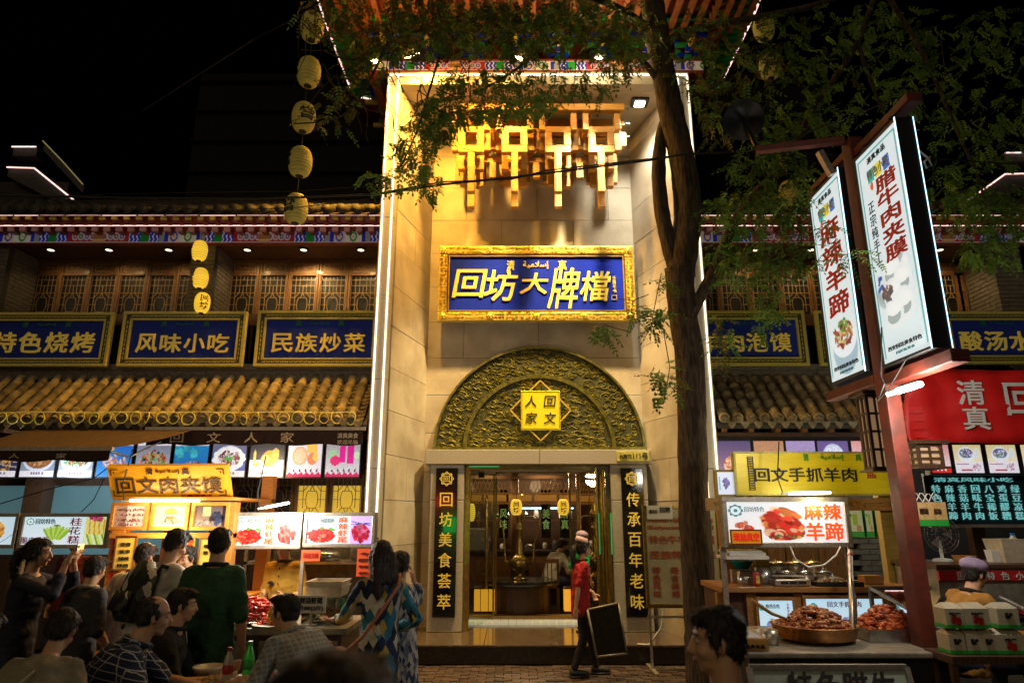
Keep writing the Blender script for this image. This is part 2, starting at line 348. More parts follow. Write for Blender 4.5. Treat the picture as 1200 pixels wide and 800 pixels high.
# ---------------------------------------------------------------- painted flat prints
class Img:
    def __init__(s, w, h, c=(1,1,1)):
        s.w, s.h = w, h; s.a = np.empty((h, w, 3)); s.a[:] = c; s.yy, s.xx = np.mgrid[0:h, 0:w]; s.x = (s.xx+.5)/w; s.y = (s.yy+.5)/h; s.ar = w/h
        s.r = np.random.RandomState(random.randint(0, 10**6))
    def put(s, mask, c): mask = np.clip(mask, 0, 1)[..., None]; s.a = s.a*(1-mask)+np.array(c)*mask; return s
    def el(s, cx, cy, rx, ry, c, an=0, soft=.0):
        rx = rx*min(1, s.ar)
        dx, dy = (s.x-cx)*s.ar, (s.y-cy); u = dx*cos(an)+dy*sin(an); v = -dx*sin(an)+dy*cos(an)
        d = np.sqrt((u/rx)**2+(v/ry)**2); return s.put(np.clip((1-d)/(soft+.06)+.5, 0, 1), c)
    def rc(s, x0, y0, x1, y1, c): return s.put(((s.x>=x0)&(s.x<x1)&(s.y>=y0)&(s.y<y1)).astype(float), c)
    def grad(s, c0, c1, y0=0, y1=1):
        t = np.clip((s.y-y0)/(y1-y0), 0, 1)[..., None]; m = ((s.y>=y0)&(s.y<=y1))[..., None]; s.a = np.where(m, np.array(c0)*(1-t)+np.array(c1)*t, s.a); return s
    def heap(s, cx, cy, rx, ry, cols, n, size, an=None):
        k_ = min(1, s.ar); rx = rx*k_; size2 = size*k_
        for i in range(n):
            t = s.r.rand()*2*pi; q = math.sqrt(s.r.rand()); x = cx+q*cos(t)*rx/s.ar; y = cy+q*sin(t)*ry
            c = np.array(cols[s.r.randint(len(cols))])*s.r.uniform(.6,1.25); s.el(x, y, size*s.r.uniform(.6,1.3), size2*s.r.uniform(.3,.7), c, s.r.rand()*pi if an is None else an, .3)
        return s
    def noise(s, amt): s.a = np.clip(s.a*(1+amt*(s.r.rand(s.h, s.w, 1)-.5)*2), 0, 1.5); return s
    def line(s, x0, y0, x1, y1, t, c):
        dx, dy = (x1-x0)*s.ar, y1-y0; L = dx*dx+dy*dy; u = np.clip(((s.x-x0)*s.ar*dx+(s.y-y0)*dy)/L, 0, 1)
        d = np.hypot((s.x-x0)*s.ar-u*dx, s.y-y0-u*dy); return s.put((d<t).astype(float), c)
def picture(img, name, mt, parent, o, ux, uz, label=None):
    """img on the rectangle from top-left corner o, spanned by ux (right) and uz (down)"""
    h, w_ = img.h, img.w; o, ux, uz = V(o), V(ux), V(uz)
    gx, gy = np.meshgrid(np.linspace(0,1,w_+1), np.linspace(0,1,h+1)); gx = gx.ravel()[:,None]; gy = gy.ravel()[:,None]
    P = np.array(o)+gx*np.array(ux)+gy*np.array(uz)
    I = np.arange(h*(w_+1)).reshape(h, w_+1)[:, :w_].ravel(); F = np.stack([I+w_+1, I+w_+2, I+1, I], 1)
    me = bpy.data.meshes.new(name); me.from_pydata(P.tolist(), [], F.tolist()); me.materials.append(mt)
    at = me.color_attributes.new('Col', 'FLOAT_COLOR', 'CORNER'); c = np.ones((h*w_, 4)); c[:, :3] = img.a.reshape(-1, 3)
    at.data.foreach_set('color', np.repeat(c, 4, 0).ravel()); ob = bpy.data.objects.new(name, me); return link(ob, parent, label=label)
def pic_rect(img, name, mt, parent, X0, X1, Z0, Z1, y): return picture(img, name, mt, parent, (X0,y,Z1), (X1-X0,0,0), (0,0,Z0-Z1))
M['print'] = printmat('print', 0, 1)
M['print_lit'] = printmat('print_lit', .85, .5)
M['print_bright'] = printmat('print_bright', .80, .5)
M['print_dim'] = printmat('print_dim', .30, .6)

def lamp(name, kind, loc, energy, col, tgt=None, size=.1, spot=80, blend=.5):
    l = bpy.data.lights.new(name, kind); l.energy = energy; l.color = col
    if kind == 'SPOT': l.spot_size = radians(spot); l.spot_blend = blend; l.shadow_soft_size = size
    elif kind == 'AREA': l.size = size
    else: l.shadow_soft_size = size
    o = bpy.data.objects.new(name, l); COL.objects.link(o); o.location = loc
    if tgt is not None: o.rotation_euler = (V(tgt)-V(loc)).to_track_quat('-Z', 'Y').to_euler()
    return o
def curl(mb, c, r, ux, uz, n=14, turns=1.4, t=.008, flip=1, m=0):
    c, ux, uz = V(c), V(ux), V(uz); nn = ux.cross(uz); pts = []; rd = []
    a0 = random.uniform(0, 6.28)
    for i in range(n):
        q = i/(n-1); a = a0+flip*turns*2*pi*q; rr = r*(.12+.88*q); pts.append(c+ux*cos(a)*rr+uz*sin(a)*rr*.7+nn*t*.4); rd.append(t*(.7+.5*q))
    mb.tube(pts, rd, 4, m, cap=False)
# ================================================================ GROUND
g = struct(MB().box(-60, 60, -30, 90, -.5, -.045).build('ground', M['ground']))
pv = MB().box(-.098, .098, -.048, .048, -.045, 0)
pvm = pv.mesh('paver', M['paver']); n_ = 0
far = MB()
for j in range(52):
    y = 9.33-.105*j-.055
    for i in range(-34, 44):
        x = i*.205+(.1 if j % 2 else 0)
        dz = random.uniform(-.006, .004)
        px = 600+FP*x/(y*.967-.47); 
        if j < 13 and 465 < px < 812 and n_ < 300:
            o = bpy.data.objects.new('paver', pvm); o.location = (x, y, dz); o.rotation_euler = (random.uniform(-.02,.02), random.uniform(-.02,.02), 0); link(o, g); n_ += 1
        elif -6 < x < 6.5: far.box(x-.098, x+.098, y-.048, y+.048, -.045, dz)
far.build('paving', M['paver'], g, stuff=True)

# ================================================================ TOWER
TX0, TX1, TY = -1.99, 2.83, 9.4
BX0, BX1, BY = -1.43, 2.14, 10.8
tower = thing('gate_tower', 'tall pale stone entrance tower with recessed niche, white neon edges and painted eaves', 'building', (.42, 10.5, 0))
def slabs(o, ux, L, z0, z1, rh, wd, parent, seed=0, skip=None, mt='stone', d=.035):
    o, ux = V(o), V(ux).normalized(); r = random.Random(seed); z = z0; k = 0
    nn = ux.cross(V((0,0,1)))
    while z < z1-.02:
        h = min(rh, z1-z); x = 0; first = wd*(.5 if k % 2 else 1)
        while x < L-.02:
            w_ = min(first if x == 0 else wd, L-x)
            if L-x-w_ < wd*.3: w_ = L-x
            if not (skip and skip(x, x+w_, z, z+h)):
                dd = d+r.uniform(-.003,.003); p = o+ux*(x+.004)+V((0,0,z+.004))
                MB().prism([(0,0),(w_-.008,0),(w_-.008,h-.008),(0,h-.008)], p, ux, (0,0,1), dd).build('stone_slab', M[mt], parent)
            x += w_
        z += h; k += 1
wall = MB().box(BX0-.3, BX1+.3, BY, BY+.3, 2.6, 9.3)
wall.box(BX0-.3, -1.0, BY, BY+.3, 0, 2.6); wall.box(1.85, BX1+.3, BY, BY+.3, 0, 2.6)
for sx, (a, b) in ((-1, (-1.79, BX0)), (1, (2.62, BX1))):
    q = MB()
    o_ = .0
    pts = [(a, 9.42), (b, BY+.02), (b+sx*.4, BY+.3), ((TX0 if sx < 0 else TX1), BY+.3), ((TX0 if sx < 0 else TX1), 9.42)]
    vs = [(x, y, z) for z in (0, 8.52) for x, y in pts]; k = 5
    wall.add(vs, [tuple(range(k)), tuple(range(2*k-1, k-1, -1))]+[(i, (i+1)%k, (i+1)%k+k, i+k) for i in range(k)])
wall.build('wall', M['joint'], tower)
dL = V((BX0+1.79, BY-9.4, 0)); slabs((-1.79, 9.4, 0), dL, dL.length, .21, 8.5, .62, 1.48, tower, 1)
dR = V((2.62-BX1, 9.4-BY, 0)); slabs((BX1, BY, 0), dR, dR.length, .21, 8.5, .62, 1.48, tower, 2)
slabs((BX0, BY, 0), (1,0,0), BX1-BX0, 2.53, 8.5, .62, 1.25, tower, 3)
slabs((BX0, BY, 0), (1,0,0), .36, .21, 2.53, .62, 1.25, tower, 4); slabs((1.80, BY, 0), (1,0,0), .34, .21, 2.53, .62, 1.25, tower, 5)
# outer side cladding + back mass
MB().box(TX0, TX1, BY+.3, 13, 3.06, 9.6).build('rear_mass', M['dark'], tower)
sofm = MB(); sofm.box(-1.79, 2.62, 9.42, BY+.3, 8.5, 8.7); sofm.build('niche_soffit', M['stone'], tower)
# front frame pieces (stone trim), each upright in courses
def course(x0, x1, y0, y1, z0, z1, rh, parent, mt='trim_stone', name='trim_block'):
    z = z0
    while z < z1-.01:
        h = min(rh, z1-z); MB().box(x0, x1, y0, y1, z+.003, z+h-.003).build(name, M[mt], parent, bev=.006); z += h
course(TX0, -1.78, 9.22, 9.44, 0, 8.5, 1.24, tower); course(2.61, TX1, 9.22, 9.44, 0, 8.5, 1.24, tower)
for i in range(4):
    a = TX0+(TX1-TX0)*i/4; MB().box(a+.003, a+(TX1-TX0)/4-.003, 9.22, 9.44, 8.503, 8.73).build('trim_block', M['trim_stone'], tower, bev=.006)
ne = MB()
for x in (-1.955, -1.815, 2.645, 2.795): ne = MB().box(x-.009, x+.009, 9.195, 9.217, .3, 8.64); ne.build('neon_tube', M['led_white'], tower)
MB().box(-1.955, 2.795, 9.195, 9.217, 8.66, 8.678).build('neon_tube', M['led_white'], tower)
# platform and steps
pf = struct(MB().box(-2.2, 3.3, 9.38, 10.78, 0, .205).build('entrance_step', M['black_step'], bev=.01))
for i in range(6):
    x = -2.2+5.5*i/6; MB().box(x+.002, x+5.5/6-.002, 9.36, 10.77, .207, .235).build('step_slab', M['platform'], pf, bev=.004)
FL = .235
# arch panel
AC = V((.437, BY-.05, 2.87)); R1 = 1.69; R2 = 1.69*.705
arch = thing('arch_panel', 'semicircular bronze panel carved with swirling clouds above the doorway', 'carved panel', (AC.x, BY, AC.z))
def arc(r, n=48, a0=0, a1=pi): return [(r*cos(a0+(a1-a0)*i/n), r*sin(a0+(a1-a0)*i/n)) for i in range(n+1)]
MB().prism(arc(R1), AC, (1,0,0), (0,0,1), .05).build('back_plate', M['bronze_dark'], arch)
def band(r0, r1, y, dep, nm, m_):
    mb = MB(); n = 48
    for i in range(n):
        a, b = pi*i/n, pi*(i+1)/n
        mb.prism([(r0*cos(a), r0*sin(a)), (r1*cos(a), r1*sin(a)), (r1*cos(b), r1*sin(b)), (r0*cos(b), r0*sin(b))], (AC.x, y, AC.z), (1,0,0), (0,0,1), dep)
    mb.build(nm, m_, arch)
band(R1-.035, R1, AC.y-.051, .05, 'outer_rim', M['bronze']); band(R2-.03, R2+.03, AC.y-.051, .04, 'inner_rim', M['bronze'])
MB().box(AC.x-R1, AC.x+R1, AC.y-.11, AC.y-.052, AC.z-.01, AC.z+.045).build('base_rim', M['bronze'], arch)
cl = MB(); rr = random.Random(5)
pts_ = []
for k in range(5000):
    if len(pts_) > 250: break
    a, r = rr.uniform(.02, pi-.02), R1*math.sqrt(rr.random()); s_ = rr.choice((.05,.06,.085,.10))
    p = V((r*cos(a), r*sin(a)))
    if p.y < s_*.8 or abs(r-R2) < s_*.8 or r > R1-.03-s_*.8: continue
    if abs(p.x-.01) < .34 and .24 < p.y < .95: continue
    if any(abs(p.x-q.x) < (s_+t)*.92 and abs(p.y-q.y) < (s_+t)*.66 for q, t in pts_): continue
    pts_.append((p, s_)); curl(cl, (AC.x+p.x, AC.y-.056, AC.z+p.y), s_, (1 if rr.random() < .5 else -1,0,0), (0,0,1), 16, 1.7, .0065)
    for j in range(2):
        x = p.x+rr.uniform(-.08,.08); y = max(.03, p.y-s_*rr.uniform(.5,.9)); L = rr.uniform(.08,.2)
        P = [(AC.x+x+L*(t-.5), AC.y-.058, AC.z+y+.02*sin(t*6.3)) for t in (0,.25,.5,.75,1)]
        if all(abs(math.hypot(q[0]-AC.x, q[2]-AC.z)-R2) > .05 and math.hypot(q[0]-AC.x, q[2]-AC.z) < R1-.05 for q in P): cl.tube(P, [.003,.007,.008,.006,.003], 4)
cl.build('cloud_carving', M['bronze'], arch, stuff=True)
# star plaque
PC = V((.46, BY-.155, 3.50)); pl = thing('star_plaque', 'yellow square plaque with eight pointed star outline and four black characters on the arch', 'sign', tuple(PC))
hs = .315
for q in range(4):   # star points: hollow triangles round the square
    c_, s_ = cos(q*pi/2), sin(q*pi/2)
    for (a, b) in (((-.19,hs-.01),(0,hs+.17)),((0,hs+.17),(.19,hs-.01))):
        f = lambda p: (PC.x+p[0]*c_-p[1]*s_, PC.y+.01, PC.z+p[0]*s_+p[1]*c_)
        MB().bar(f(a), f(b), .022, .022, up=(0,-1,0)).build('star_point', M['goldpaint'], pl)
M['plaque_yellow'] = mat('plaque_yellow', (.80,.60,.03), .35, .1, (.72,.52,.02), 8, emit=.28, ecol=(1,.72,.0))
MB().box(PC.x-hs, PC.x+hs, PC.y-.02, PC.y+.04, PC.z-hs, PC.z+hs).build('face_plate', M['plaque_yellow'], pl, bev=.008)
MB().ring(PC.x-hs+.012, PC.x+hs-.012, PC.z-hs+.012, PC.z+hs-.012, PC.y-.026, PC.y-.02, .008).build('edge_line', M['brass'], pl)
for c, dx, dz in (('人',-.15,.14),('回',.15,.14),('家',-.15,-.13),('文',.15,-.13)):
    letters(c, PC.x+dx-.09, PC.x+dx+.09, PC.z+dz-.09, PC.z+dz+.09, M['black_ink'], pl, PC.y-.022, bold=.02, shear=.12)
# lintel + door surround
SY = 10.3
MB().box(-1.33, .42, SY, BY, 2.62, 2.84).build('lintel_block', M['trim_stone'], tower, bev=.008)
MB().box(.426, 2.13, SY, BY, 2.62, 2.84).build('lintel_block', M['trim_stone'], tower, bev=.008)
def pilaster(x0, x1):
    z = FL
    for h in (.95, .9, 2.617-FL-1.85):
        MB().box(x0, x1, SY+.04, BY-.02, z+.003, z+h-.003).build('pilaster_block', M['trim_stone'], tower, bev=.008); z += h
pilaster(-1.24, -.73); pilaster(1.50, 2.06)
def couplet(x0, x1, txt, lab):
    t = thing('couplet_board', lab, 'sign', ((x0+x1)/2, SY, FL)); z0, z1 = .44, 2.56
    MB().box(x0, x1, SY+.005, SY+.037, z0, z1).build('board', M['gloss_black'], t, bev=.004)
    cx = (x0+x1)/2; zc = z1-.16
    for q in range(2):
        P = [(cx+.105*cos(q*pi/4+pi/4+i*pi/2), SY-.004, zc+.105*sin(q*pi/4+pi/4+i*pi/2)) for i in range(4)]
        mb = MB()
        for i in range(4): mb.bar(P[i], P[(i+1)%4], .012, .012, up=(0,-1,0))
        mb.build('star_emblem', M['goldtext'], t)
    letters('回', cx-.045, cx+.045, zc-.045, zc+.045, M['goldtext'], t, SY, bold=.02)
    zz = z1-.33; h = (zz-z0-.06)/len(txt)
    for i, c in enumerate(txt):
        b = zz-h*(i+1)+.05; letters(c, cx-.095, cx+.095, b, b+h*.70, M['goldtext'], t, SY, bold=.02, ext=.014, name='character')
M['gloss_black'] = mat('gloss_black', (.008,.008,.009), .12, coat=.5)
couplet(-1.155, -.825, '回坊美食荟萃', 'black vertical board with six gold characters left of the entrance')
couplet(1.655, 1.985, '传承百年老味', 'black vertical board with gold characters right of the entrance')
ad = thing('address_plate', 'small greenish brass street number plate at right end of the door lintel', 'sign', (1.92, SY, 2.73))
MB().box(1.60, 2.10, SY-.02, SY-.001, 2.66, 2.81).build('plate', M['frame_gold'], ad, bev=.004)
letters('北院门', 1.64, 1.82, 2.70, 2.765, M['black_ink'], ad, SY-.021, bold=.01)
letters('111号', 1.85, 2.07, 2.69, 2.785, M['black_ink'], ad, SY-.021, bold=.02)
# big blue signboard
X0, X1, Z0, Z1 = rect(514, 290, 743, 377, 10.5)
bs = thing('blue_signboard', 'large blue signboard with ornate gold frame and gold calligraphy on the tower', 'sign', ((X0+X1)/2, 10.6, Z0))
MB().box(X0+.05, X1-.05, 10.5, 10.58, Z0+.05, Z1-.05).build('backing_board', M['wood_dark'], bs)
MB().box(X0+.16, X1-.16, 10.47, 10.499, Z0+.16, Z1-.16).build('blue_panel', M['blue'], bs)
fr = MB().ring(X0, X1, Z0, Z1, 10.43, 10.56, .145); fr.build('frame', M['goldpaint'], bs, bev=.012)
MB().ring(X0+.165, X1-.165, Z0+.165, Z1-.165, 10.44, 10.48, .02).build('inner_bead', M['gold'], bs)
cv = MB(); rr = random.Random(3); per = 2*((X1-X0)+(Z1-Z0)); 
for k in range(int(per/.055)):
    t = k*.055
    a, b = X1-X0-.17, Z1-Z0-.17
    for lane in (-.035, .035):
        if t < a: p = (X0+.085+t, Z1-.085+lane)
        elif t < a+b: p = (X1-.085+lane, Z1-.085-(t-a))
        elif t < 2*a+b: p = (X1-.085-(t-a-b), Z0+.085+lane)
        elif t < 2*(a+b): p = (X0+.085+lane, Z0+.085+(t-2*a-b))
        else: continue
        curl(cv, (p[0], 10.427, p[1]), .032, (rr.choice((1,-1)),0,0), (0,0,1), 8, 1, .006)
cv.build('frame_carving', M['gold'], bs, stuff=True)
for i in range(5):
    for z in (Z0+.085, Z1-.085):
        x = X0+.09+(X1-X0-.18)*i/4; mb = MB(); mb.ell((x, 10.42, z), (.035,.02,.035), 8, 5)
        for q in range(6): mb.ell((x+.04*cos(q*pi/3), 10.424, z+.04*sin(q*pi/3)), (.02,.012,.02), 6, 4)
        mb.build('rosette', M['goldpaint'], bs)
def R_(x0, y0, x1, y1, Y): return rect(x0, y0, x1, y1, Y)
brush = [('回',533,568,316,348),('坊',569,605,316,352),('大',611,642,320,344),('牌',645,678,314,361),('檔',681,714,318,352)]
for c, a, b, t_, bt in brush:
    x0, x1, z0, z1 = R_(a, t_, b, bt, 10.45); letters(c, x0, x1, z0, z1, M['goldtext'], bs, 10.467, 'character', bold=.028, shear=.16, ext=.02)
for c, a, b in (('清',594,603),('真',654,664)):
    x0, x1, z0, z1 = R_(a, 305, b, 316, 10.45); letters(c, x0, x1, z0, z1, M['goldtext'], bs, 10.467, 'character', bold=.03)
x0, x1, z0, z1 = R_(613, 306, 643, 315, 10.45); letters('ﺔﻴﻣﻼﺳﺇ', x0, x1, z0, z1, M['goldtext'], bs, 10.467, 'character', bold=.02)
x0, x1, z0, z1 = R_(718, 323, 722, 343, 10.45); letters('壬辰年书', x0, x1, z0, z1, M['goldtext'], bs, 10.467, 'character', vertical=True)
x0, x1, z0, z1 = R_(717, 345.5, 723, 351, 10.45); MB().ring(x0, x1, z0, z1, 10.455, 10.468, .008).build('seal', M['goldpaint'], bs)

# hanging timber sculpture in the niche
sc_ = thing('timber_sculpture', 'golden sculpture of interlocking square timber beams hanging in the niche above the blue signboard', 'sculpture', (.5, 9.9, 8.45))
def beam(x0, y0, x1, y1, Ya, Yb):
    a, b, c, d = rect(x0, y0, x1, y1, Ya); MB().box(a, b, Ya, Yb, c, min(d, 8.495)).build('beam', M['wood_gold'], sc_, bev=.008)
ys0 = 9.62
for cx in (552, 603, 654, 705):
    f = ys0
    beam(cx-4, 196, cx+4, 224, f, f+.12); beam(cx-4, 178, cx+4, 196.2, f, f+.12)          # front stem
    beam(cx-15, 170, cx+15, 178, f, f+.12); beam(cx-15, 148, cx+15, 155, f, f+.12)         # small square
    beam(cx-15, 155, cx-7, 170, f, f+.12); beam(cx+7, 155, cx+15, 170, f, f+.12)
    beam(cx-22, 129, cx-15, 152, f+.005, f+.125); beam(cx+15, 129, cx+22, 152, f+.005, f+.125)  # large open square
    g_ = f+.22
    for dx, a, b in ((-11, 176, 198), (11, 176, 198), (-18, 150, 176), (19, 150, 176)): beam(cx+dx-4, a, cx+dx+4, b, g_, g_+.12)
    beam(cx-14, 184, cx+14, 190, g_+.003, g_+.11)
    g_ = f+.46
    for dx, a, b in ((-9, 200, 216), (10, 200, 218), (0, 214, 242)): beam(cx+dx-4, a, cx+dx+4, b, g_, g_+.12)
    beam(cx-12, 170, cx-5, 204, g_+.02, g_+.1); beam(cx+6, 170, cx+13, 204, g_+.02, g_+.1); beam(cx-15, 198, cx+15, 203, g_-.003, g_+.09)
    beam(cx-8, 150, cx+44 if cx < 700 else cx+10, 155, f+.24, f+.33); beam(cx-8, 171, cx+44 if cx < 700 else cx+10, 175, f+.24, f+.33)
    beam(cx+22, 155, cx+29, 171, f+.25, f+.34)
    if cx < 700:
        q_ = cx+25.5
        for a_, b_, c_, d_ in ((q_-11,158,q_+11,164),(q_-11,184,q_+11,190),(q_-11,164,q_-5,184),(q_+5,164,q_+11,184),(q_-4,190,q_+4,208)): beam(a_, b_, c_, d_, f+.36, f+.45)
    g_ = f+.7
    for dx in (-14, 14): beam(cx+dx-4, 160, cx+dx+4, 214, g_, g_+.1)
    for yy in (f, f+.46):
        q = MB(); a = W(cx-18, 127, yy).x; q.box(a, a+.09, yy+.12, yy+.34, 8.2, 8.29); q.build('beam', M['wood_gold'], sc_)
for k, (yp, Y) in enumerate(((127, 9.62), (145, 9.95), (160, 10.2))):
    a, b = W(540, yp, Y).x, W(731, yp, Y).x; z = W(600, yp, Y).z; z = min(z, 8.42)
    MB().box(a, b, Y-.06, Y+.06, z-.07, z+.05).build('crossbeam', M['wood_gold'], sc_, bev=.008)
    MB().tube([(b, Y, z-.01), (b+.09, Y, z-.01)], .03, 10).build('rod_end', M['steel'], sc_)
for x in (-.3, .5, 1.3): MB().box(x-.04, x+.04, 9.9, 9.98, 8.2, 8.497).build('hanger', M['wood_gold'], sc_)

# painted beam, brackets, roof of the tower
def frieze_img(n, h=16):
    U = Img(290, h, (.02,.02,.02)); f = lambda v: (v-20)/580
    blue, wht, grn, red, yel = (.015,.03,.45), (.75,.72,.85), (.01,.22,.03), (.35,.02,.01), (.65,.40,.06)
    def circ(a, b, bg, ring):
        U.rc(f(a), 0, f(b), 1, bg); c = (f(a)+f(b))/2; U.el(c, .5, .42, .42, ring); U.el(c, .5, .26, .26, bg); U.el(c, .5, .13, .13, (.75,.45,.1))
    def zz(a, b):
        U.rc(f(a), 0, f(b), 1, blue); tri = np.abs((U.y*2) % 1-.5)*.02; m = (U.x >= f(a)) & (U.x < f(b)) & (((U.x+tri)*290/7) % 1 < .32); U.put(m.astype(float), wht)
    circ(20, 80, (.75,.70,.6), (.02,.28,.04)); U.rc(f(80), 0, f(92), 1, blue); U.rc(f(92), 0, f(110), 1, (.3,.3,.28)); zz(110, 142); U.rc(f(142), 0, f(170), 1, grn); zz(170, 210)
    U.rc(f(210), 0, f(425), 1, red)
    for i in range(9):
        c = f(235+i*20.5); U.el(c, .5, .34, .34, (.6,.5,.6)); U.el(c, .5, .22, .22, [(.3,.05,.1),(.02,.12,.05),(.1,.04,.3)][i % 3]); U.el(c, .5, .1, .1, (.7,.5,.3))
    U.rc(f(298), .15, f(340), .85, (.7,.42,.15)); 
    for i in range(4): U.el(f(303+i*10.5), .5, .2, .25, (.35,.15,.05))
    zz(425, 465); U.rc(f(465), 0, f(495), 1, grn); zz(495, 530); U.rc(f(530), 0, f(548), 1, (.3,.3,.28)); U.rc(f(548), 0, f(562), 1, blue); circ(562, 600, (.7,.55,.45), (.03,.05,.5))
    U.a[0] = (.6,.5,.5); U.a[-1] = (.6,.5,.5)
    out = Img(int(290*n), h); idx = np.arange(int(290*n)) % 290; out.a = U.a[:, idx]; return out
M['frieze_print'] = printmat('frieze_print', .13, 1.0, .6)  # small emission stands in for LED light falling on the painted bands
rf = thing('painted_roof', 'dark upturned roof with green and orange painted rafters topping the stone tower', 'roof', (.42, 10, 8.74))
MB().box(-2.25, 3.08, 9.25, 9.4, 8.735, 8.99).build('tie_beam', M['red_beam'], rf)
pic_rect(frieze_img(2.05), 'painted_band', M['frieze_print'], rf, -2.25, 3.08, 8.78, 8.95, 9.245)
for sx in (-2.25, 3.08):
    MB().box(sx-.07, sx+.07, 9.4, 12, 8.735, 8.99).build('tie_beam', M['red_beam'], rf)
def bracket(x, y, z, d=(0,-1)):
    mb = MB(); dx, dy = d
    for k in range(3):
        o = .12*k; h = .10*k
        mb.cbox((x+dx*o, y+dy*o, z+h+.03), (.10,.10,.06), m=k % 2)
        mb.cbox((x+dx*o, y+dy*o, z+h+.085), ((.34+.1*k) if dx == 0 else .07, .07 if dx == 0 else .34+.1*k, .05), m=1-k % 2)
        for s in (-1, 1):
            e = (.15+.05*k)*s; mb.cbox((x+dx*o+(e if dx == 0 else 0), y+dy*o+(0 if dx == 0 else e), z+h+.13), (.07,.07,.05), m=k % 2)
    mb.cbox((x+dx*.15, y+dy*.15, z+.16), (.05 if dx == 0 else .5, .5 if dx == 0 else .05, .08), m=2)
    mb.build('bracket_set', [M['rafter_green'], M['blue'], M['yellow_block']], rf)
for i in range(8): bracket(-2.05+i*.70, 9.28, 9.0)
for sx, d in ((-2.28, (-1,0)), (3.11, (1,0))):
    for i in range(3): bracket(sx, 9.9+i*.75, 9.0, d)
for k, (yy, zz_) in enumerate(((9.05, 9.16), (8.9, 9.3))):
    MB().box(-2.4-.1*k, 3.2+.1*k, yy-.03, yy+.03, zz_+.14, zz_+.22).build('purlin', M['rafter_green' if k else 'red_beam'], rf)
EX0, EX1, EY0 = -3.0, 3.85, 7.3
def ez(x, y):      # soffit height: curls up at the corners
    u = max(0, (-1.9-x)/1.1, (x-2.75)/1.1); v = max(0, (9.1-y)/1.8); return 9.42+.12*u*u+.25*(u*v)
for i in range(34):                              # front rafters
    x = EX0+.1+i*(EX1-EX0-.2)/33
    MB().bar((x, 9.2, ez(x,9.2)), (x, 8.2, ez(x,8.2)-.06), .08, .08).build('rafter', M['rafter_orange'], rf)
    MB().bar((x, 8.45, ez(x,8.4)+.06), (x, 7.35, ez(x,7.4)+.04), .075, .075).build('flying_rafter', M['rafter_green'], rf)
for sx, e in ((-1, EX0), (1, EX1)):
    for i in range(20):
        y = 8.3+i*.145; a = (-2.25 if sx < 0 else 3.08)
        MB().bar((a, y+.12*(1 if y > 9.2 else 0), ez(a,y)-.03), (e+(-sx)*.42, y-.05, ez(e,y)-.06), .075, .075).build('rafter', M['rafter_orange'], rf)
        MB().bar((e+(-sx)*.52, y, ez(e,y)+.03), (e, y-.06, ez(e,y)+.03), .07, .07).build('flying_rafter', M['rafter_green'], rf)
rt = MB(); nx, ny = 26, 14
for top in (0, 1):
    rt_ = MB(); vs = []
    for j in range(ny+1):
        for i in range(nx+1):
            x = EX0-.05+(EX1-EX0+.1)*i/nx; y = 7.25+4.9*j/ny; vs.append((x, y, ez(x, y)+.10+(.14+.5*max(0,(y-7.25))*.5 if top else 0)))
    rt_.add(vs, [(j*(nx+1)+i, j*(nx+1)+i+1, (j+1)*(nx+1)+i+1, (j+1)*(nx+1)+i) for j in range(ny) for i in range(nx)])
    rt_.build('roof_skin' if top else 'soffit_board', M['dark_tile'] if top else M['red_beam'], rf)
for sx in (EX0-.04, EX1+.04):                    # eave light strings
    mb = MB()
    for i in range(60):
        y = 7.3+i*.061
        if i % 5 != 4: mb.tube([(sx, y, ez(sx,y)+.08), (sx, y+.055, ez(sx,y+.055)+.08)], .016, 6)
    mb.build('light_string', M['led_pink'], rf)
    for i in range(16):
        y = 7.35+i*.3; o = MB().tube([(sx+(.02 if sx > 0 else -.02), y, ez(sx,y)+.2), (sx, y+.26, ez(sx,y)+.22)], .06, 8); o.build('eave_tile', M['dark_tile'], rf)
mb = MB()
for i in range(7): mb.tube([(EX0+.05+i*.13, 11.05, ez(EX0,11)+.02-.03*i), (EX0+.15+i*.13, 11.05, ez(EX0,11)-.01-.03*i)], .016, 6)
mb.build('light_string', M['led_pink'], rf)
# floodlights
def flood(px, py, Y, lab, mt, aim, E, col, spot=140, w_=.2):
    p = W(px, py, Y); t = thing('floodlight', lab, 'floodlight', tuple(p))
    a = V(aim)-p; R = a.to_track_quat('Y', 'Z').to_matrix()
    MB().cbox(p-R@V((0,.05,0)), (w_+.05, .10, .17), R).build('housing', M['black'], t, bev=.01)
    MB().cbox(p+R@V((0,.004,0)), (w_, .006, .13), R).build('lens', mt, t)
    MB().bar(p+V((0,-.05,.05)), p+V((0,0,.3)), .03, .03).build('bracket', M['black'], t)
    lamp('floodlight_beam', 'SPOT', p+R@V((0,.05,0)), E, col, aim, .12, spot, .6)
    lamp('floodlight_spill', 'POINT', p+V((0,-.12,-.05)), E*.024, col, size=.1)
    return t
AMB = (1, .46, .05)
flood(483, 65, 8.75, 'amber floodlight glowing under the tower roof, the left one of two', M['lamp_amber'], (-.2, 10.8, 5.0), 900, AMB, 150)
flood(610, 69, 8.85, 'amber floodlight half hidden by leaves under the middle of the tower roof', M['lamp_amber'], (-1.6, 10.2, 5.2), 900, (1,.50,.08), 100, .13)
flood(702, 68, 8.8, 'pale floodlight behind leaves under the right part of the tower roof', M['lamp_white'], (.3, 10.8, 2.7), 2700, (1,.72,.33), 60, .1)
flood(440, 72, 8.85, 'small amber floodlight among leaves at the left end of the tower roof', M['lamp_amber'], (-3.3, 9.5, 3.3), 1100, AMB, 70, .08)
t = thing('soffit_lamp', 'small square lamp recessed in the ceiling of the stone niche', 'lamp', tuple(W(750, 115, 9.7)))
p = W(750, 116, 9.62)
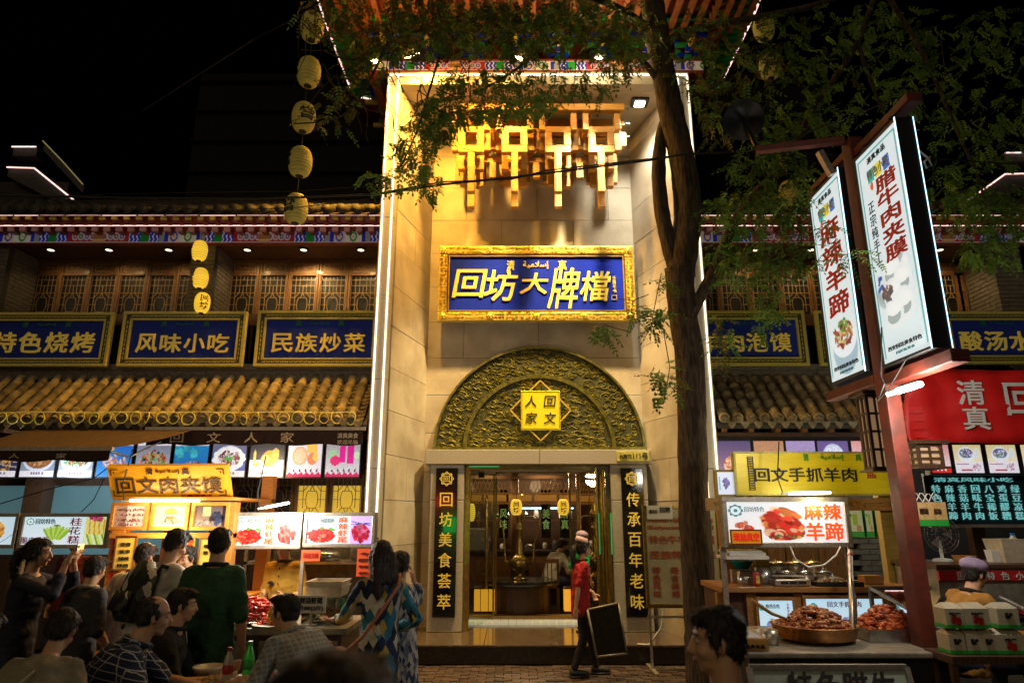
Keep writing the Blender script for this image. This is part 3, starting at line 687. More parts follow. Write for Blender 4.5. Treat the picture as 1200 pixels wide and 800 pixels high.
MB().ring(p.x-.14, p.x+.14, 0, .22, 8.44, 8.497, .02).build('frame', M['black'], t) if False else MB().box(p.x-.14, p.x+.14, 9.55, 9.78, 8.455, 8.497).build('housing', M['black'], t)
MB().box(p.x-.08, p.x+.08, 9.6, 9.74, 8.44, 8.454).build('lens', M['lamp_white'], t)
lamp('soffit_lamp_beam', 'SPOT', (p.x, 9.66, 8.40), 420, (1,.90,.70), (p.x-.7, 10.4, 4), .1, 110, .9)
# ================================================================ DOORWAY AND INTERIOR
DX0, DX1 = -.73, 1.50
ent = thing('entrance_door', 'brass framed glass entrance doors standing open', 'door', (.4, SY+.15, FL))
M['led_green'] = mat('led_green', (.02,.5,.15), .4, emit=.35, ecol=(.02,.9,.25))
for x in (DX0+.02, DX1-.06): MB().box(x-.01, x+.055, SY+.12, SY+.18, FL, 2.6).build('door_frame', M['brass'], ent, bev=.004)
MB().box(DX0+.065, DX1-.06, SY+.12, SY+.18, 2.545, 2.6).build('door_frame', M['brass'], ent, bev=.004)
MB().box(DX0+.065, -.2, SY+.105, SY+.115, 2.585, 2.6).build('green_light_strip', M['led_green'], ent)
MB().box(DX1-.012, DX1-.002, SY+.10, SY+.115, 1.3, 1.9).build('green_light_strip', M['led_green'], ent)
def leaf(x0, y0, x1, y1, hx):
    a, b = V((x0, y0, 0)), V((x1, y1, 0)); d = (b-a).normalized()
    z0, z1 = FL+.02, 2.53
    MB().add([(x0,y0,z0),(x1,y1,z0),(x1,y1,z1),(x0,y0,z1)], [(0,1,2,3)]).build('glass_pane', M['glass'], ent)
    for p in (a, b): MB().box(p.x-.014, p.x+.014, p.y-.014, p.y+.014, z0, z1).build('stile', M['brass'], ent)
    h = a+(b-a)*hx; nn = d.cross(V((0,0,1)))*.06
    for s in (1,):
        q = h+nn*s; L = [(0,.02),(.012,.03),(.022,.05),(.03,.09),(.02,.13),(.024,.16)]+[(.024,z) for z in (.4,.9,1.3)]+[(.02,1.33),(.03,1.37),(.022,1.41),(.012,1.43),(.0,1.45)]
        MB().lathe(L, (q.x, q.y, FL+.5), 10).build('pull_handle', M['brass'], ent, smooth=True)
        for z in (.75, 1.75): MB().bar(q+V((0,0,FL+z)), h+V((0,0,FL+z)), .02, .02).build('handle_mount', M['brass'], ent)
for x in (-.28, .95): MB().box(x, x+.03, SY+1.1, SY+1.14, FL, 2.55).build('inner_frame', M['brass'], ent)
MB().box(-.28, .98, SY+1.1, SY+1.14, 2.551, 2.59).build('inner_frame', M['brass'], ent)
leaf(DX0+.08, SY+.15, DX0+.08+.35, SY+1.05, .55); leaf(DX1-.09, SY+.15, DX1-.28, SY-.60+.15, .55); leaf(DX1-.12, SY+.2, DX1-.42, SY+1.05, .45)
for (x, y) in ((DX0+.24, SY+.6), (DX1-.2, SY-.1)): MB().box(x-.05, x+.05, y-.04, y+.04, 2.45, 2.55).build('door_closer', M['black'], ent)

room = thing('dining_room', 'dim restaurant interior with dark timber seen through the entrance', 'room', (.4, 13, FL))
MB().box(-2.6, 3.4, 10.8, 16.2, FL-.2, FL).build('floor', M['platform'], room)
MB().box(-2.6, 3.4, 16, 16.2, FL, 3.0).build('rear_wall', M['wood_dark'], room)
for x in (-2.6, 3.3): MB().box(x, x+.1, 10.8+.31, 16, FL, 3.0).build('side_wall', M['wood_dark'], room)
MB().box(-2.6, 3.4, 11.1, 16, 2.95, 3.05).build('ceiling', M['soffit'], room)
for i in range(5):
    y = 11.6+i*.9; MB().box(-2.5, 3.3, y, y+.12, 2.78, 2.949).build('ceiling_beam', M['wood_dark'], room)
MB().box(-1.6, 2.4, 12.2, 12.26, 2.50, 2.56).build('rail', M['wood'], room); MB().box(-1.6, 2.4, 12.2, 12.26, 2.06, 2.10).build('rail', M['wood'], room)
lt = MB()
for i in range(56):
    x = -1.6+i*.072
    for a, b in ((0,1),(1,0)): lt.bar((x+.09*a, 12.23, 2.26), (x+.09*b, 12.23, 2.50), .010, .012)
lt.box(-1.6, 2.4, 12.21, 12.25, 2.23, 2.26); lt.build('lattice_frieze', M['wood'], room)
pa = MB()
for i in range(9):
    x = -1.4+i*.45; pa.box(x, x+.4, 12.2, 12.25, 2.11, 2.22)
pa.build('frieze_panel', M['wood_gold'], room)
for x in (-.95, .05, 1.35, 2.0): MB().tube([(x, 12.6, FL), (x, 12.6, 2.95)], .075, 14).build('column', M['wood'], room, smooth=True)
cnt = thing('service_counter', 'long counter with shelves of crockery at the back of the restaurant', 'counter', (.5, 14, FL))
MB().box(-2.3, 2.9, 13.6, 14.2, FL, 1.15).build('base', M['wood_dark'], cnt)
MB().box(-2.3, 2.9, 13.55, 14.25, 1.152, 1.2).build('worktop', M['black_step'], cnt)
for i in range(8): MB().box(-2.2+i*.63, -2.2+i*.63+.57, 13.58, 13.6, .5, 1.1).build('front_panel', M['wood'], cnt)
for z in (1.75, 2.1): MB().box(-2.2, 2.8, 14.6, 14.9, z, z+.03).build('shelf', M['wood'], cnt)
cr = MB(); rr = random.Random(9)
for z in (1.2, 1.78, 2.13):
    x = -2.0
    while x < 2.7:
        r = rr.uniform(.04,.09); h = rr.uniform(.06,.2); cr.lathe([(r,0),(r*1.1,h*.6),(r*.6,h)], (x, 14.7 if z > 1.3 else 13.9, z+.031), 8, m=rr.randint(0,2)); x += rr.uniform(.16,.34)
cr.build('crockery', [M['steel'], M['white'], M['brass']], cnt, stuff=True)
for a, b, z in ((-.9,-.45,1.2), (1.0,1.5,1.2)): MB().box(a, b, 13.75, 14.1, z, z+.42).build('cabinet', M['steel'], cnt, bev=.01)
M['cool_strip'] = mat('cool_strip', (.6,.8,.9), .4, emit=2.2, ecol=(.55,.85,1))
t = tag(MB().box(.1, 1.3, 14.5, 14.54, 2.0, 2.03).build('light_strip', M['cool_strip']), 'cool white light strip above the back counter inside the restaurant', 'light')
gs = M['led_green']
for i, (px, s) in enumerate(((590,'风味'),(640,'美食'),(662,'清真'))):
    x = W(px, 620, 13.3).x; q = thing('hanging_script_board', ['narrow hanging board with pale green characters left of the brass ewer','narrow hanging board with pale green characters beside the middle lantern','narrow hanging board with pale green characters behind the right lantern'][i], 'sign', (x, 13.3, 1.6), 0, 'hanging script boards inside')
    MB().box(x-.09, x+.09, 13.3, 13.32, 1.45, 2.35).build('board', M['gloss_black'], q)
    M['dim_green'] = mat('dim_green', (.25,.4,.12), .5, emit=.18, ecol=(.5,.8,.2))
    letters(s, x-.07, x+.07, 1.6, 2.0, M['dim_green'], q, 13.297, vertical=True)
for i in range(3):
    p = (-.45+i*1.0, 11.95, 2.94); q = thing('ceiling_spot', 'small round ceiling spotlight inside the restaurant, %s' % ['above the left door handle','near the middle of the ceiling','nearest the open right door'][i], 'lamp', p, 0, 'ceiling spots inside')
    MB().tube([(p[0],p[1],2.945),(p[0],p[1],2.925)], .025, 12).build('lens', M['lamp_white'], q)
    lamp('spot_beam', 'SPOT', (p[0], p[1], 2.9), 34, (1,.75,.4), (p[0], p[1]+.3, 0), .05, 120, .8)
lamp('counter_lamp', 'POINT', (.6, 14.3, 2.6), 60, (1,.72,.4), size=.15)
lamp('counter_lamp', 'POINT', (-1.2, 13.2, 2.6), 45, (1,.72,.35), size=.15)
# lit threshold strip
ts = thing('lit_threshold', 'pale lit strip of grooved steps across the inside of the doorway', 'step', (.1, 11.2, FL))
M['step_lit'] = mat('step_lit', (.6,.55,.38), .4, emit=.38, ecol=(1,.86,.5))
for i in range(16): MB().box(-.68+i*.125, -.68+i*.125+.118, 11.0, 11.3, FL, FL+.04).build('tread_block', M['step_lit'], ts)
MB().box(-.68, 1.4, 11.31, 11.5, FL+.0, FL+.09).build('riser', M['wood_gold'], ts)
M['glow_orange'] = mat('glow_orange', (.8,.35,.05), .4, emit=.75, ecol=(1,.42,.03), ns=5)
for x, l in ((-.62, 'glowing orange lantern box on the floor left of the ewer'), (.86, 'glowing orange lantern box on the floor behind the waitress')):
    q = thing('floor_lantern', l, 'lantern', (x+.13, 11.7, FL)); MB().box(x, x+.34, 11.6, 11.85, FL+.12, FL+.46).build('shade', M['glow_orange'], q)
    for zz in (.10, .46): MB().box(x-.01, x+.35, 11.59, 11.86, FL+zz, FL+zz+.02).build('rim', M['wood_dark'], q)
    for xx in (x+.10, x+.23): MB().box(xx, xx+.01, 11.588, 11.598, FL+.12, FL+.46).build('bar', M['wood_dark'], q)
# ewer sculpture
ew = thing('brass_ewer', 'tall brass ewer with slender spout and looped handle on a dark round table inside', 'sculpture', (.13, 11.9, .8))
prof = [(.13,0),(.12,.02),(.05,.06),(.045,.10),(.13,.16),(.175,.24),(.16,.32),(.08,.38),(.055,.42),(.062,.55),(.050,.57),(.05,.80),(.065,.82),(.05,.84),(.047,1.0),(.07,1.03),(.06,1.06),(.075,1.09),(.05,1.13),(.035,1.18),(.05,1.2),(.02,1.24),(.0,1.27)]
MB().lathe(prof, (.13, 11.9, .82), 24).build('body', M['brass'], ew, smooth=True)
MB().tube([(.29,11.9,1.06),(.37,11.9,1.15),(.38,11.9,1.4),(.47,11.9,1.62),(.47,11.9,1.8),(.40,11.9,1.86),(.2,11.9,1.84)], [.02,.02,.015,.013,.012,.011,.011], 8).build('handle', M['brass'], ew, smooth=True)
MB().tube([(-.03,11.9,1.05),(-.12,11.9,1.12),(-.14,11.9,1.5),(-.17,11.9,1.75),(-.24,11.9,1.83),(-.31,11.9,1.81)], [.03,.022,.016,.014,.012,.015], 8).build('spout', M['brass'], ew, smooth=True)
q = thing('round_table', 'dark round pedestal table carrying the brass ewer', 'table', (.13, 11.9, FL))
MB().lathe([(.0,.52),(.62,.52),(.64,.55),(.62,.583),(0,.583)], (.13,11.9,FL), 32).build('tabletop', M['black_step'], q, smooth=False)
MB().lathe([(.5,0),(.5,.5),(.1,.519)], (.13,11.9,FL), 28).build('pedestal', M['wood_dark'], q)
M['lantern_paper'] = mat('lantern_paper', (.75,.50,.10), .6, 0, (.62,.40,.07), 30, bump=.2, emit=.42, ecol=(1,.62,.06))
M['lantern_lit'] = mat('lantern_lit', (.8,.55,.10), .6, 0, (.7,.45,.08), 30, bump=.2, emit=.85, ecol=(1,.60,.04))
M['lantern_dim'] = mat('lantern_dim', (.50,.42,.10), .7, 0, (.40,.33,.08), 40, bump=.3, emit=.045, ecol=(1,.72,.1))
M['rib_wire'] = mat('rib_wire', (.30,.22,.05), .8)
def lantern(px, py, Y, wp, hp, lab, mt, txt='當', grp=None, cord=.3, side=-.5, ribs=7, face=0):
    p = W(px, py, Y); k = pxm(px, py, Y); r, h = wp*k/2, hp*k
    t = thing('paper_lantern', lab, 'lantern', (p.x, p.y, p.z-h/2), 0, grp); prof = []
    ribs = 11; n = ribs*4
    for i in range(n+1):
        u = i/n; a = (u-.5)*pi*.98; q = abs(cos(a))**.24; prof.append((max(.30*r, r*q)*(1+.022*cos(u*ribs*2*pi)), -h/2+h*u))
    sh = MB().lathe(prof, tuple(p), 20).build('paper_shade', mt, t, smooth=True)
    MB().lathe([(.33*r,-h/2-.012),(.33*r,-h/2+.012),(.26*r,-h/2+.013),(.26*r,-h/2-.011)], tuple(p), 16).build('bottom_ring', M['black'], t)
    MB().lathe([(.33*r,h/2-.01),(.33*r,h/2+.012),(.1*r,h/2+.014)], tuple(p), 16).build('top_ring', M['black'], t)
    MB().tube([p+V((0,0,h/2)), p+V((0,0,h/2+cord))], .004, 5).build('cord', M['cable'], t)
    rb_ = MB(); kk = 9
    for j in range(1, kk):
        u = j/kk-.5; q_ = max(.3*r, r*abs(cos(u*pi*.98))**.24)+.001; rb_.tube([(p.x+q_*cos(a_*pi/8), p.y+q_*sin(a_*pi/8), p.z+u*h) for a_ in range(17)], .0028, 4, cap=False)
    rb_.build('ribs', M['rib_wire'], t)
    if txt:
        mb = MB()
        for j, c in enumerate(txt):
            co, fs = glyphs(c, .02, 1, 1, 2); hh = h*.46/max(1, len(txt)*.62); a0 = side
            vs = []
            for (x, y, z) in co:
                th = a0+(x-.5)*hh/r*1.15; zz = (len(txt)-1)*hh*.5-j*hh*1.02+(y-.38)*hh
                u = zz/h; rr_ = max(.3*r, r*abs(cos(u*pi*.98))**.24)*1.02+(.004 if z > 0 else 0); vs.append((p.x+rr_*sin(th), p.y-rr_*cos(th), p.z+zz))
            mb.add(vs, fs)
        mb.build('lettering', M['black_ink'], t)
    return t
lantern(605, 594, 11.8, 14, 18, 'glowing yellow lantern hanging inside the doorway beside the brass ewer', M['lantern_lit'], '回坊', 'lanterns inside the doorway', .3, 0)
lantern(660, 594, 11.8, 14, 18, 'glowing yellow lantern hanging inside the doorway on the right', M['lantern_lit'], '回坊', 'lanterns inside the doorway', .3, 0)
lantern(552, 600, 11.5, 10, 20, 'half hidden yellow lantern inside the doorway behind the left brass handle', M['lantern_lit'], '', 'lanterns inside the doorway', .3, 0)
# dining table + chair behind
q = thing('dining_table', 'small dining table with bowls in front of the seated diner', 'table', (.95, 12.9, FL))
MB().box(.62, 1.35, 12.7, 13.2, .92, .96).build('tabletop', M['wood'], q)
for x in (.66, 1.3):
    for y in (12.75, 13.15): MB().box(x-.02, x+.02, y-.02, y+.02, FL, .919).build('leg', M['wood_dark'], q)
for i, (x, z) in enumerate(((.85,.05),(1.0,.07),(1.15,.05))):
    tag(MB().lathe([(.03,0),(.06,.03),(.065,z),(.055,z),(.03,.012)], (x, 12.85, .961), 12).build('bowl', M['white']), ['white bowl nearest the diner on the table inside','white bowl in the middle of the table inside','white bowl at the right end of the table inside'][i], 'bowl', 'bowls on the inside table')
q = thing('wooden_chair', 'dark wooden chair standing with its back to the doorway', 'chair', (.62, 12.35, FL))
MB().box(.42, .82, 12.2, 12.55, .66, .70).build('seat', M['wood'], q); MB().box(.42, .82, 12.2, 12.23, 1.06, 1.13).build('backrest', M['wood'], q)
for x in (.44, .80):
    MB().box(x-.02, x+.02, 12.2, 12.235, FL, 1.059).build('leg', M['wood_dark'], q); MB().box(x-.02, x+.02, 12.5, 12.54, FL, .66).build('leg', M['wood_dark'], q)
for x in (.55,.62,.69): MB().box(x-.01, x+.01, 12.205, 12.225, .701, 1.059).build('slat', M['wood'], q)
# ================================================================ WINGS
def window_unit(x0, x1, parent, Y=10.70, z0=4.95, z1=6.09):
    w_ = x1-x0; fr = MB(); t = .035
    fr.box(x0, x0+t, Y-.03, Y+.03, z0, z1); fr.box(x1-t, x1, Y-.03, Y+.03, z0, z1)
    for z in (z0, z0+.865, z1-.04): fr.box(x0+t, x1-t, Y-.03, Y+.03, z, z+.04)
    f = fr.build('window', M['wood'], parent)
    a, b, c, d = x0+t, x1-t, z0+.04, z0+.865
    MB().box(a, b, Y+.028, Y+.036, c, d).build('pane', M['night_glass'], f)
    MB().box(a, b, Y-.008, Y+.01, z0+.905, z1-.04).build('header_panel', M['wood'], f)
    hp = MB(); hp.ring(a+.03, b-.03, z0+.93, z1-.06, Y-.014, Y-.008, .012)
    for i in range(3): curl(hp, ((a+b)/2+(i-1)*.09, Y-.01, (z0+.93+z1-.06)/2), .035, (1,0,0), (0,0,1), 8, 1.2, .005)
    hp.build('header_carving', M['lattice'], f)
    L = MB(); q = .009; yy = Y-.012
    def seg(u0, v0, u1, v1): L.bar((a+(b-a)*u0, yy, c+(d-c)*v0), (a+(b-a)*u1, yy, c+(d-c)*v1), q, q, up=(0,-1,0))
    for u in (.03,.97): seg(u,0,u,1)
    for u in (.2,.8): seg(u,0,u,.12); seg(u,.52,u,1)
    for u in (.36,.64): seg(u,.62,u,1)
    seg(.5,.62,.5,.78); seg(.5,.9,.5,1)
    for v in (.0,.12,.62,.78,.9,1): seg(.03,v,.97,v)
    seg(.03,.52,.2,.52); seg(.8,.52,.97,.52); seg(.03,.37,.3,.37); seg(.7,.37,.97,.37)
    seg(.2,.52,.36,.62); seg(.8,.52,.64,.62); seg(.2,.12,.36,.22); seg(.8,.12,.64,.22)
    seg(.2,.52,.2,.22); seg(.8,.52,.8,.22); seg(.36,.22,.64,.22); seg(.36,.52,.64,.52); seg(.3,.30,.3,.44); seg(.7,.30,.7,.44); seg(.3,.44,.36,.52); seg(.7,.44,.64,.52); seg(.3,.30,.36,.22); seg(.7,.3,.64,.22)
    seg(.42,.22,.5,.12); seg(.58,.22,.5,.12); seg(.42,.52,.5,.62); seg(.58,.52,.5,.62)
    L.build('lattice', M['lattice'], f); return f
def pier(x0, x1, parent, y0=10.02, y1=10.72, z0=4.0, z1=6.08):
    MB().box(x0+.006, x1-.006, y0+.006, y1, z0, z1).build('pier_core', M['mortar'], parent)
    mb = MB(); r = random.Random(int(x0*100)); z = z0; k = 0
    while z < z1-.02:
        h = .062; x = x0
        first = .12 if k % 2 else .24
        while x < x1-.01:
            l = min(first if x == x0 else .24, x1-x); mb.box(x, x+l-.008, y0-r.uniform(0,.006), y0+.1, z+.004, min(z+h, z1)); x += l
        for xs, o in ((x1, 1), (x0, -1)):
            y = y0+.101; first = .24 if k % 2 else .12
            while y < y1-.01:
                l = min(first, y1-y); first = .24; e = r.uniform(0,.006)
                mb.box(xs-.1 if o > 0 else xs-e, xs+e if o > 0 else xs+.1, y, y+l-.008, z+.004, min(z+h, z1)); y += l
        z += h+.008; k += 1
    mb.build('brickwork', M['brick'], parent, stuff=True)
def wing(X0, X1, nm_lab, side, windows, piers, ZB=0):
    t = thing('wing_building', nm_lab, 'building', ((X0+X1)/2, 11, 0))
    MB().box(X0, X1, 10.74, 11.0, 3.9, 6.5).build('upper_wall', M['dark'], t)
    MB().box(X0, X1, 10.0, 10.74, 3.90, 4.02).build('floor_ledge', M['wood_dark'], t)
    MB().box(X0, X1, 10.04, 10.1, 4.75, 4.93).build('sill_beam', M['wood'], t)
    MB().box(X0, X1, 10.104, 10.72, 4.85, 4.93).build('sill_board', M['wood_dark'], t)
    n = int((X1-X0)/.16)
    bl = MB()
    for i in range(n): bl.box(X0+i*.16, X0+i*.16+.03, 10.05, 10.09, 4.02, 4.749)
    bl.build('balusters', M['wood_dark'], t, stuff=True)
    MB().box(X0, X1, 10.3, 10.74, 2.3, 3.899).build('middle_wall', M['wood_dark'], t)
    MB().box(X0, X1, 10.003, 10.74, 6.095, 6.14).build('eave_soffit', M['soffit'], t)
    MB().box(X0, X1, 9.9, 10.0, 6.07, 6.33).build('painted_beam', M['red_beam'], t)
    im = frieze_img((X1-X0)/2.65)
    if side > 0: im.a = im.a[:, ::-1]
    else:
        im.a = np.roll(im.a, int(-.055*290), 1)
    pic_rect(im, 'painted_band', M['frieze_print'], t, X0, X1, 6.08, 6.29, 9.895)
    for a, b in piers: pier(a, b, t)
    for a, b in windows: window_unit(a, b, t)
    # rafters, blocks
    r1 = MB(); r2 = MB(); r3 = MB(); r4 = MB()
    k = int((X1-X0)/.19)
    for i in range(k):
        x = X0+.1+i*.19
        r1.box(x-.045, x+.045, 9.72, 9.76, 6.205, 6.27); r3.box(x-.04, x+.04, 9.761, 9.9, 6.205, 6.27)
        if i % 1 == 0: r2.box(x+.03, x+.11, 9.46, 9.5, 6.28, 6.33); r4.box(x+.035, x+.105, 9.501, 9.75, 6.28, 6.32)
    r1.build('rafter_tip', M['pink'], t, stuff=True); r2.build('flying_rafter_tip', M['yellow_block'], t, stuff=True)
    r3.build('rafters', M['red_beam'], t, stuff=True); r4.build('flying_rafters', M['red_beam'], t, stuff=True)
    MB().box(X0, X1, 9.70, 9.9, 6.272, 6.29).build('eave_board', M['red_beam'], t)
    MB().box(X0, X1, 9.44, 9.72, 6.332, 6.35).build('eave_board', M['red_beam'], t)
    mb = MB(); mb.box(X0, X1, 9.687, 9.699, 6.275, 6.286); mb.build('light_strip', M['led_pink'], t)
    mb = MB(); 
    x = X0; r = random.Random(4)
    while x < X1: 
        l = min(r.uniform(.35,.6), X1-x); mb.box(x, x+l-.03, 9.425, 9.438, 6.333+r.uniform(-.004,.004), 6.346); x += l
    mb.build('light_strip', M['led_pink'], t)
    # roof
    a = math.atan2(1.9, 3.6); L = 3.9
    MB().add([(X0,9.42,6.36),(X1,9.42,6.36),(X1,13.0,8.25),(X0,13.0,8.25),(X0,9.42,6.33),(X1,9.42,6.33),(X1,13.0,8.17),(X0,13.0,8.17)], [(0,1,2,3),(4,7,6,5),(0,4,5,1),(2,6,7,3),(0,3,7,4),(1,5,6,2)]).build('roof', M['dark_tile'], t)
    n = int((X1-X0)/.235)
    base = MB(); P = [(0, 0, .055)]; 
    for j in range(12): base.tube([(0, j*.3, .05+j*.3*.528), (0, j*.3+.295, .05+(j*.3+.295)*.528)], [.07,.062], 8)
    base.lathe([(0,0),(.075,0),(.075,.03),(0,.03)], (0,-.02,.05), 12, R=Matrix.Rotation(pi/2, 3, 'X'))
    me = base.mesh('roof_tile_row', M['dark_tile'], True)
    for i in range(n):
        o = bpy.data.objects.new('roof_tile_row', me); o.location = (X0+.12+i*.235, 9.40, 6.37+random.uniform(-.008,.008)); link(o, t)
    # upper dark storey behind
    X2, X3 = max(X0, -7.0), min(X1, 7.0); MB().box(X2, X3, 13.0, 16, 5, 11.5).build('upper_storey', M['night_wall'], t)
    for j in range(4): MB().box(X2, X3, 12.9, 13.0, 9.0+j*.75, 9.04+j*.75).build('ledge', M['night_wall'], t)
    return t
lw = []
for x in range(5): a = W(269+35*x, 330, 10.7).x; lw.append((a+.0, W(269+35*(x+1), 330, 10.7).x-.01))
for x in range(6): a = W(37+34.2*x, 330, 10.7).x; lw.append((a, W(37+34.2*(x+1), 330, 10.7).x-.01))
for x in range(5): a = W(-3-34.2*(x+3), 330, 10.7).x; lw.append((a, W(-3-34.2*(x+2), 330, 10.7).x-.01))
lp = [(W(222, 320, 10.02).x, W(250, 320, 10.02).x), (W(-24, 320, 10.02).x, W(6, 320, 10.02).x)]
wl = wing(-10.5, TX0-.005, 'left two storey timber wing with lattice windows and painted eaves beside the tower', -1, lw, lp)
rw = []
for x in range(9): a = W(806+36.0*x, 330, 10.7).x; rw.append((a, W(806+36.0*(x+1), 330, 10.7).x-.01))
for x in range(2): a = W(1147+37*x, 330, 10.7).x-.42; rw.append((a, a+.49))
rp = [(W(1166, 320, 10.02).x, W(1200, 320, 10.02).x)]
wr = wing(TX1+.005, 11.0, 'right two storey timber wing with lattice windows and painted eaves behind the tree', 1, rw, rp)

# downlights
for i, px in enumerate((60,128,198,290,356,423,886,950,1101,1162)):
    p = W(px, 291, 10.2); p.z = 6.09
    t = thing('downlight', 'round ceiling downlight under the %s wing eaves, number from the outer end %s' % ('left' if i < 6 else 'right', 'x'), 'lamp', tuple(p), 0, 'downlights under the eaves')
    t['label'] = ['recessed downlight nearest the left edge under the left eaves', 'recessed downlight above the second and third windows of the left wing', 'recessed downlight just left of the brick pier on the left wing', 'recessed downlight just right of the brick pier on the left wing', 'recessed downlight under the left eaves above the gold lit windows', 'recessed downlight under the left eaves beside the tower edge', 'recessed downlight under the right eaves beside the tree trunk', 'recessed downlight under the right eaves behind the leaning light box sign', 'recessed downlight under the right eaves just right of the light box sign', 'recessed downlight under the right eaves beside the brick pier'][i]
    MB().tube([(p.x,p.y,6.094),(p.x,p.y,6.075)], .052, 14).build('lens', M['lamp_soft'], t)
    MB().lathe([(.053,.02),(.053,0),(.09,0),(.09,.02)], (p.x,p.y,6.074), 16, cap=False).build('rim', M['black'], t)
    lamp('downlight_beam', 'SPOT', (p.x, p.y, 6.06), [12,18,18,28,110,34,18,24,42,12][i], (1,.66,.25), (p.x+.1, p.y+.35, 5), .05, 140, .8)

# lower tiled roofs
def lower_roof(X0, X1, lab, gap, rings):
    t = thing('tiled_canopy_roof', lab, 'roof', ((X0+X1)/2, 9.6, 3.1)); E0 = V((0, 9.2, 3.10)); E1 = V((0, 9.97, 3.84)); d = (E1-E0); L = d.length; u = d/L; nrm = V((0, -u.z, u.y))
    MB().add([(X0,9.2,3.08),(X1,9.2,3.08),(X1,9.97,3.82),(X0,9.97,3.82),(X0,9.2,3.02),(X1,9.2,3.02),(X1,9.97,3.76),(X0,9.97,3.76)], [(0,1,2,3),(4,7,6,5),(0,4,5,1),(2,6,7,3),(0,3,7,4),(1,5,6,2)]).build('roof_deck', M['mortar'], t)
    n = int((X1-X0)/gap); seg = 5; sl = L/seg
    tl = MB(); m = 10
    for (s0, r0), (s1, r1) in (((0, .062), (sl*.96, .070)),):
        for s, r in ((0,.060),(sl*.8,.066),(sl*.84,.073),(sl*1.02,.073)):
            for j in range(m+1): a = pi*j/m; tl.v.append(tuple(V((1,0,0))*cos(a)*r+nrm*(sin(a)*r)+u*s))
        for i in range(3):
            for j in range(m): tl.f.append((i*(m+1)+j, i*(m+1)+j+1, (i+1)*(m+1)+j+1, (i+1)*(m+1)+j)); tl.m.append(0)
        for j in range(m-1): tl.f.append((3*(m+1), 3*(m+1)+j+1, 3*(m+1)+j+2)); tl.m.append(0)
    tm = tl.mesh('cover_tile', M['tile'], True)
    endm = MB().lathe([(0,0),(.058,0),(.066,.006),(.072,0),(.072,-.04),(0,-.04)], (0,0,0), 14, R=Matrix.Rotation(pi/2, 3, 'X')); 
    for q in range(5): curl(endm, (.03*cos(q*1.256), -.003, .03*sin(q*1.256)), .014, (1,0,0), (0,0,1), 6, 1, .004)
    em = endm.mesh('tile_end', M['tile'], False)
    pan = MB(); dr = MB(); rg = MB().mesh; r = random.Random(8)
    tor = MB(); k = 18
    tor.tube([(.083*cos(2*pi*i/k), 0, .083*sin(2*pi*i/k)) for i in range(k+1)], .0065, 5, cap=False); tmesh = tor.mesh('rope_light_ring', M['led_yellow'])
    for i in range(n):
        x = X0+gap*(i+.5)
        for j in range(seg):
            o = bpy.data.objects.new('cover_tile', tm); o.location = tuple(V((x+r.uniform(-.004,.004), 0, 0))+E0+nrm*.045+u*(sl*j)); o.rotation_euler = (r.uniform(-.02,.02), r.uniform(-.05,.05), r.uniform(-.03,.03)); link(o, t)
        o = bpy.data.objects.new('tile_end', em); o.location = (x, 9.165, 3.165); o.rotation_euler = (radians(-12), r.uniform(0,6), 0); link(o, t)
        if rings and i > 2 and r.random() < .9:
            o = bpy.data.objects.new('rope_light_ring', tmesh); o.location = (x+r.uniform(-.02,.02), 9.135, 3.16+r.uniform(-.012,.012)); o.rotation_euler = (r.uniform(-.3,.1), r.uniform(-.7,.7), r.uniform(-.8,.8)); o.scale = (r.uniform(.75,1.0), 1, r.uniform(.8,1.1)); link(o, t)
        xm = x+gap/2
        for j in range(11):
            s = L*j/11; q = []
            for w_ in (-1, -.5, 0, .5, 1):
                for e in (0, L/11+.02): q.append(V((xm+w_*gap*.42, 0, 0))+E0+nrm*(.012+.03*w_*w_+(.016 if e == 0 else 0))+u*(s+e))
            pan.add(q, [(2*a, 2*a+2, 2*a+3, 2*a+1) for a in range(4)])
            pan.add([q[0],q[2],q[4],q[6],q[8], q[8]-nrm*.016, q[6]-nrm*.016, q[4]-nrm*.016, q[2]-nrm*.016, q[0]-nrm*.016], [(0,1,8,9),(1,2,7,8),(2,3,6,7),(3,4,5,6)])
        dr.prism([(-.075,.05),(-.05,-.02),(0,-.075),(.05,-.02),(.075,.05),(0,.02)], (xm, 9.19, 3.09), (1,0,0), (0,0,1), .015)
    pan.build('pan_tiles', M['tile_pan'], t, True, stuff=True); dr.build('drip_tiles', M['tile'], t, stuff=True)
    if rings: MB().tube([(X0+i*.3, 9.12, 3.235+.008*sin(i*1.7)) for i in range(int((X1-X0)/.3)+1)], .006, 5).build('rope_light', M['led_yellow'], t)
    # ridge of grey brick courses
    for k in range(3):
        x = X0; y0 = 9.90+.02*(k == 1)
        while x < X1-.02:
            l = min(.36, X1-x); MB().box(x+.003, x+l-.003, y0, 10.0, 3.80+k*.10, 3.895+k*.10).build('ridge_brick', M['brick'], t); x += l
    for i in range(n):
        x = X0+gap*(i+.5); MB().box(x-.035, x+.035, 9.22, 9.9, 2.98, 3.03).build('rafter', M['wood'], t) if i % 2 == 0 else None
    return t
lower_roof(-7.9, TX0-.02, 'left canopy roof of curved clay tiles lined with glowing rope light rings', .186, True)
lower_roof(TX1+.02, 6.6, 'right canopy roof of curved dull clay tiles behind the tree', .186, False)

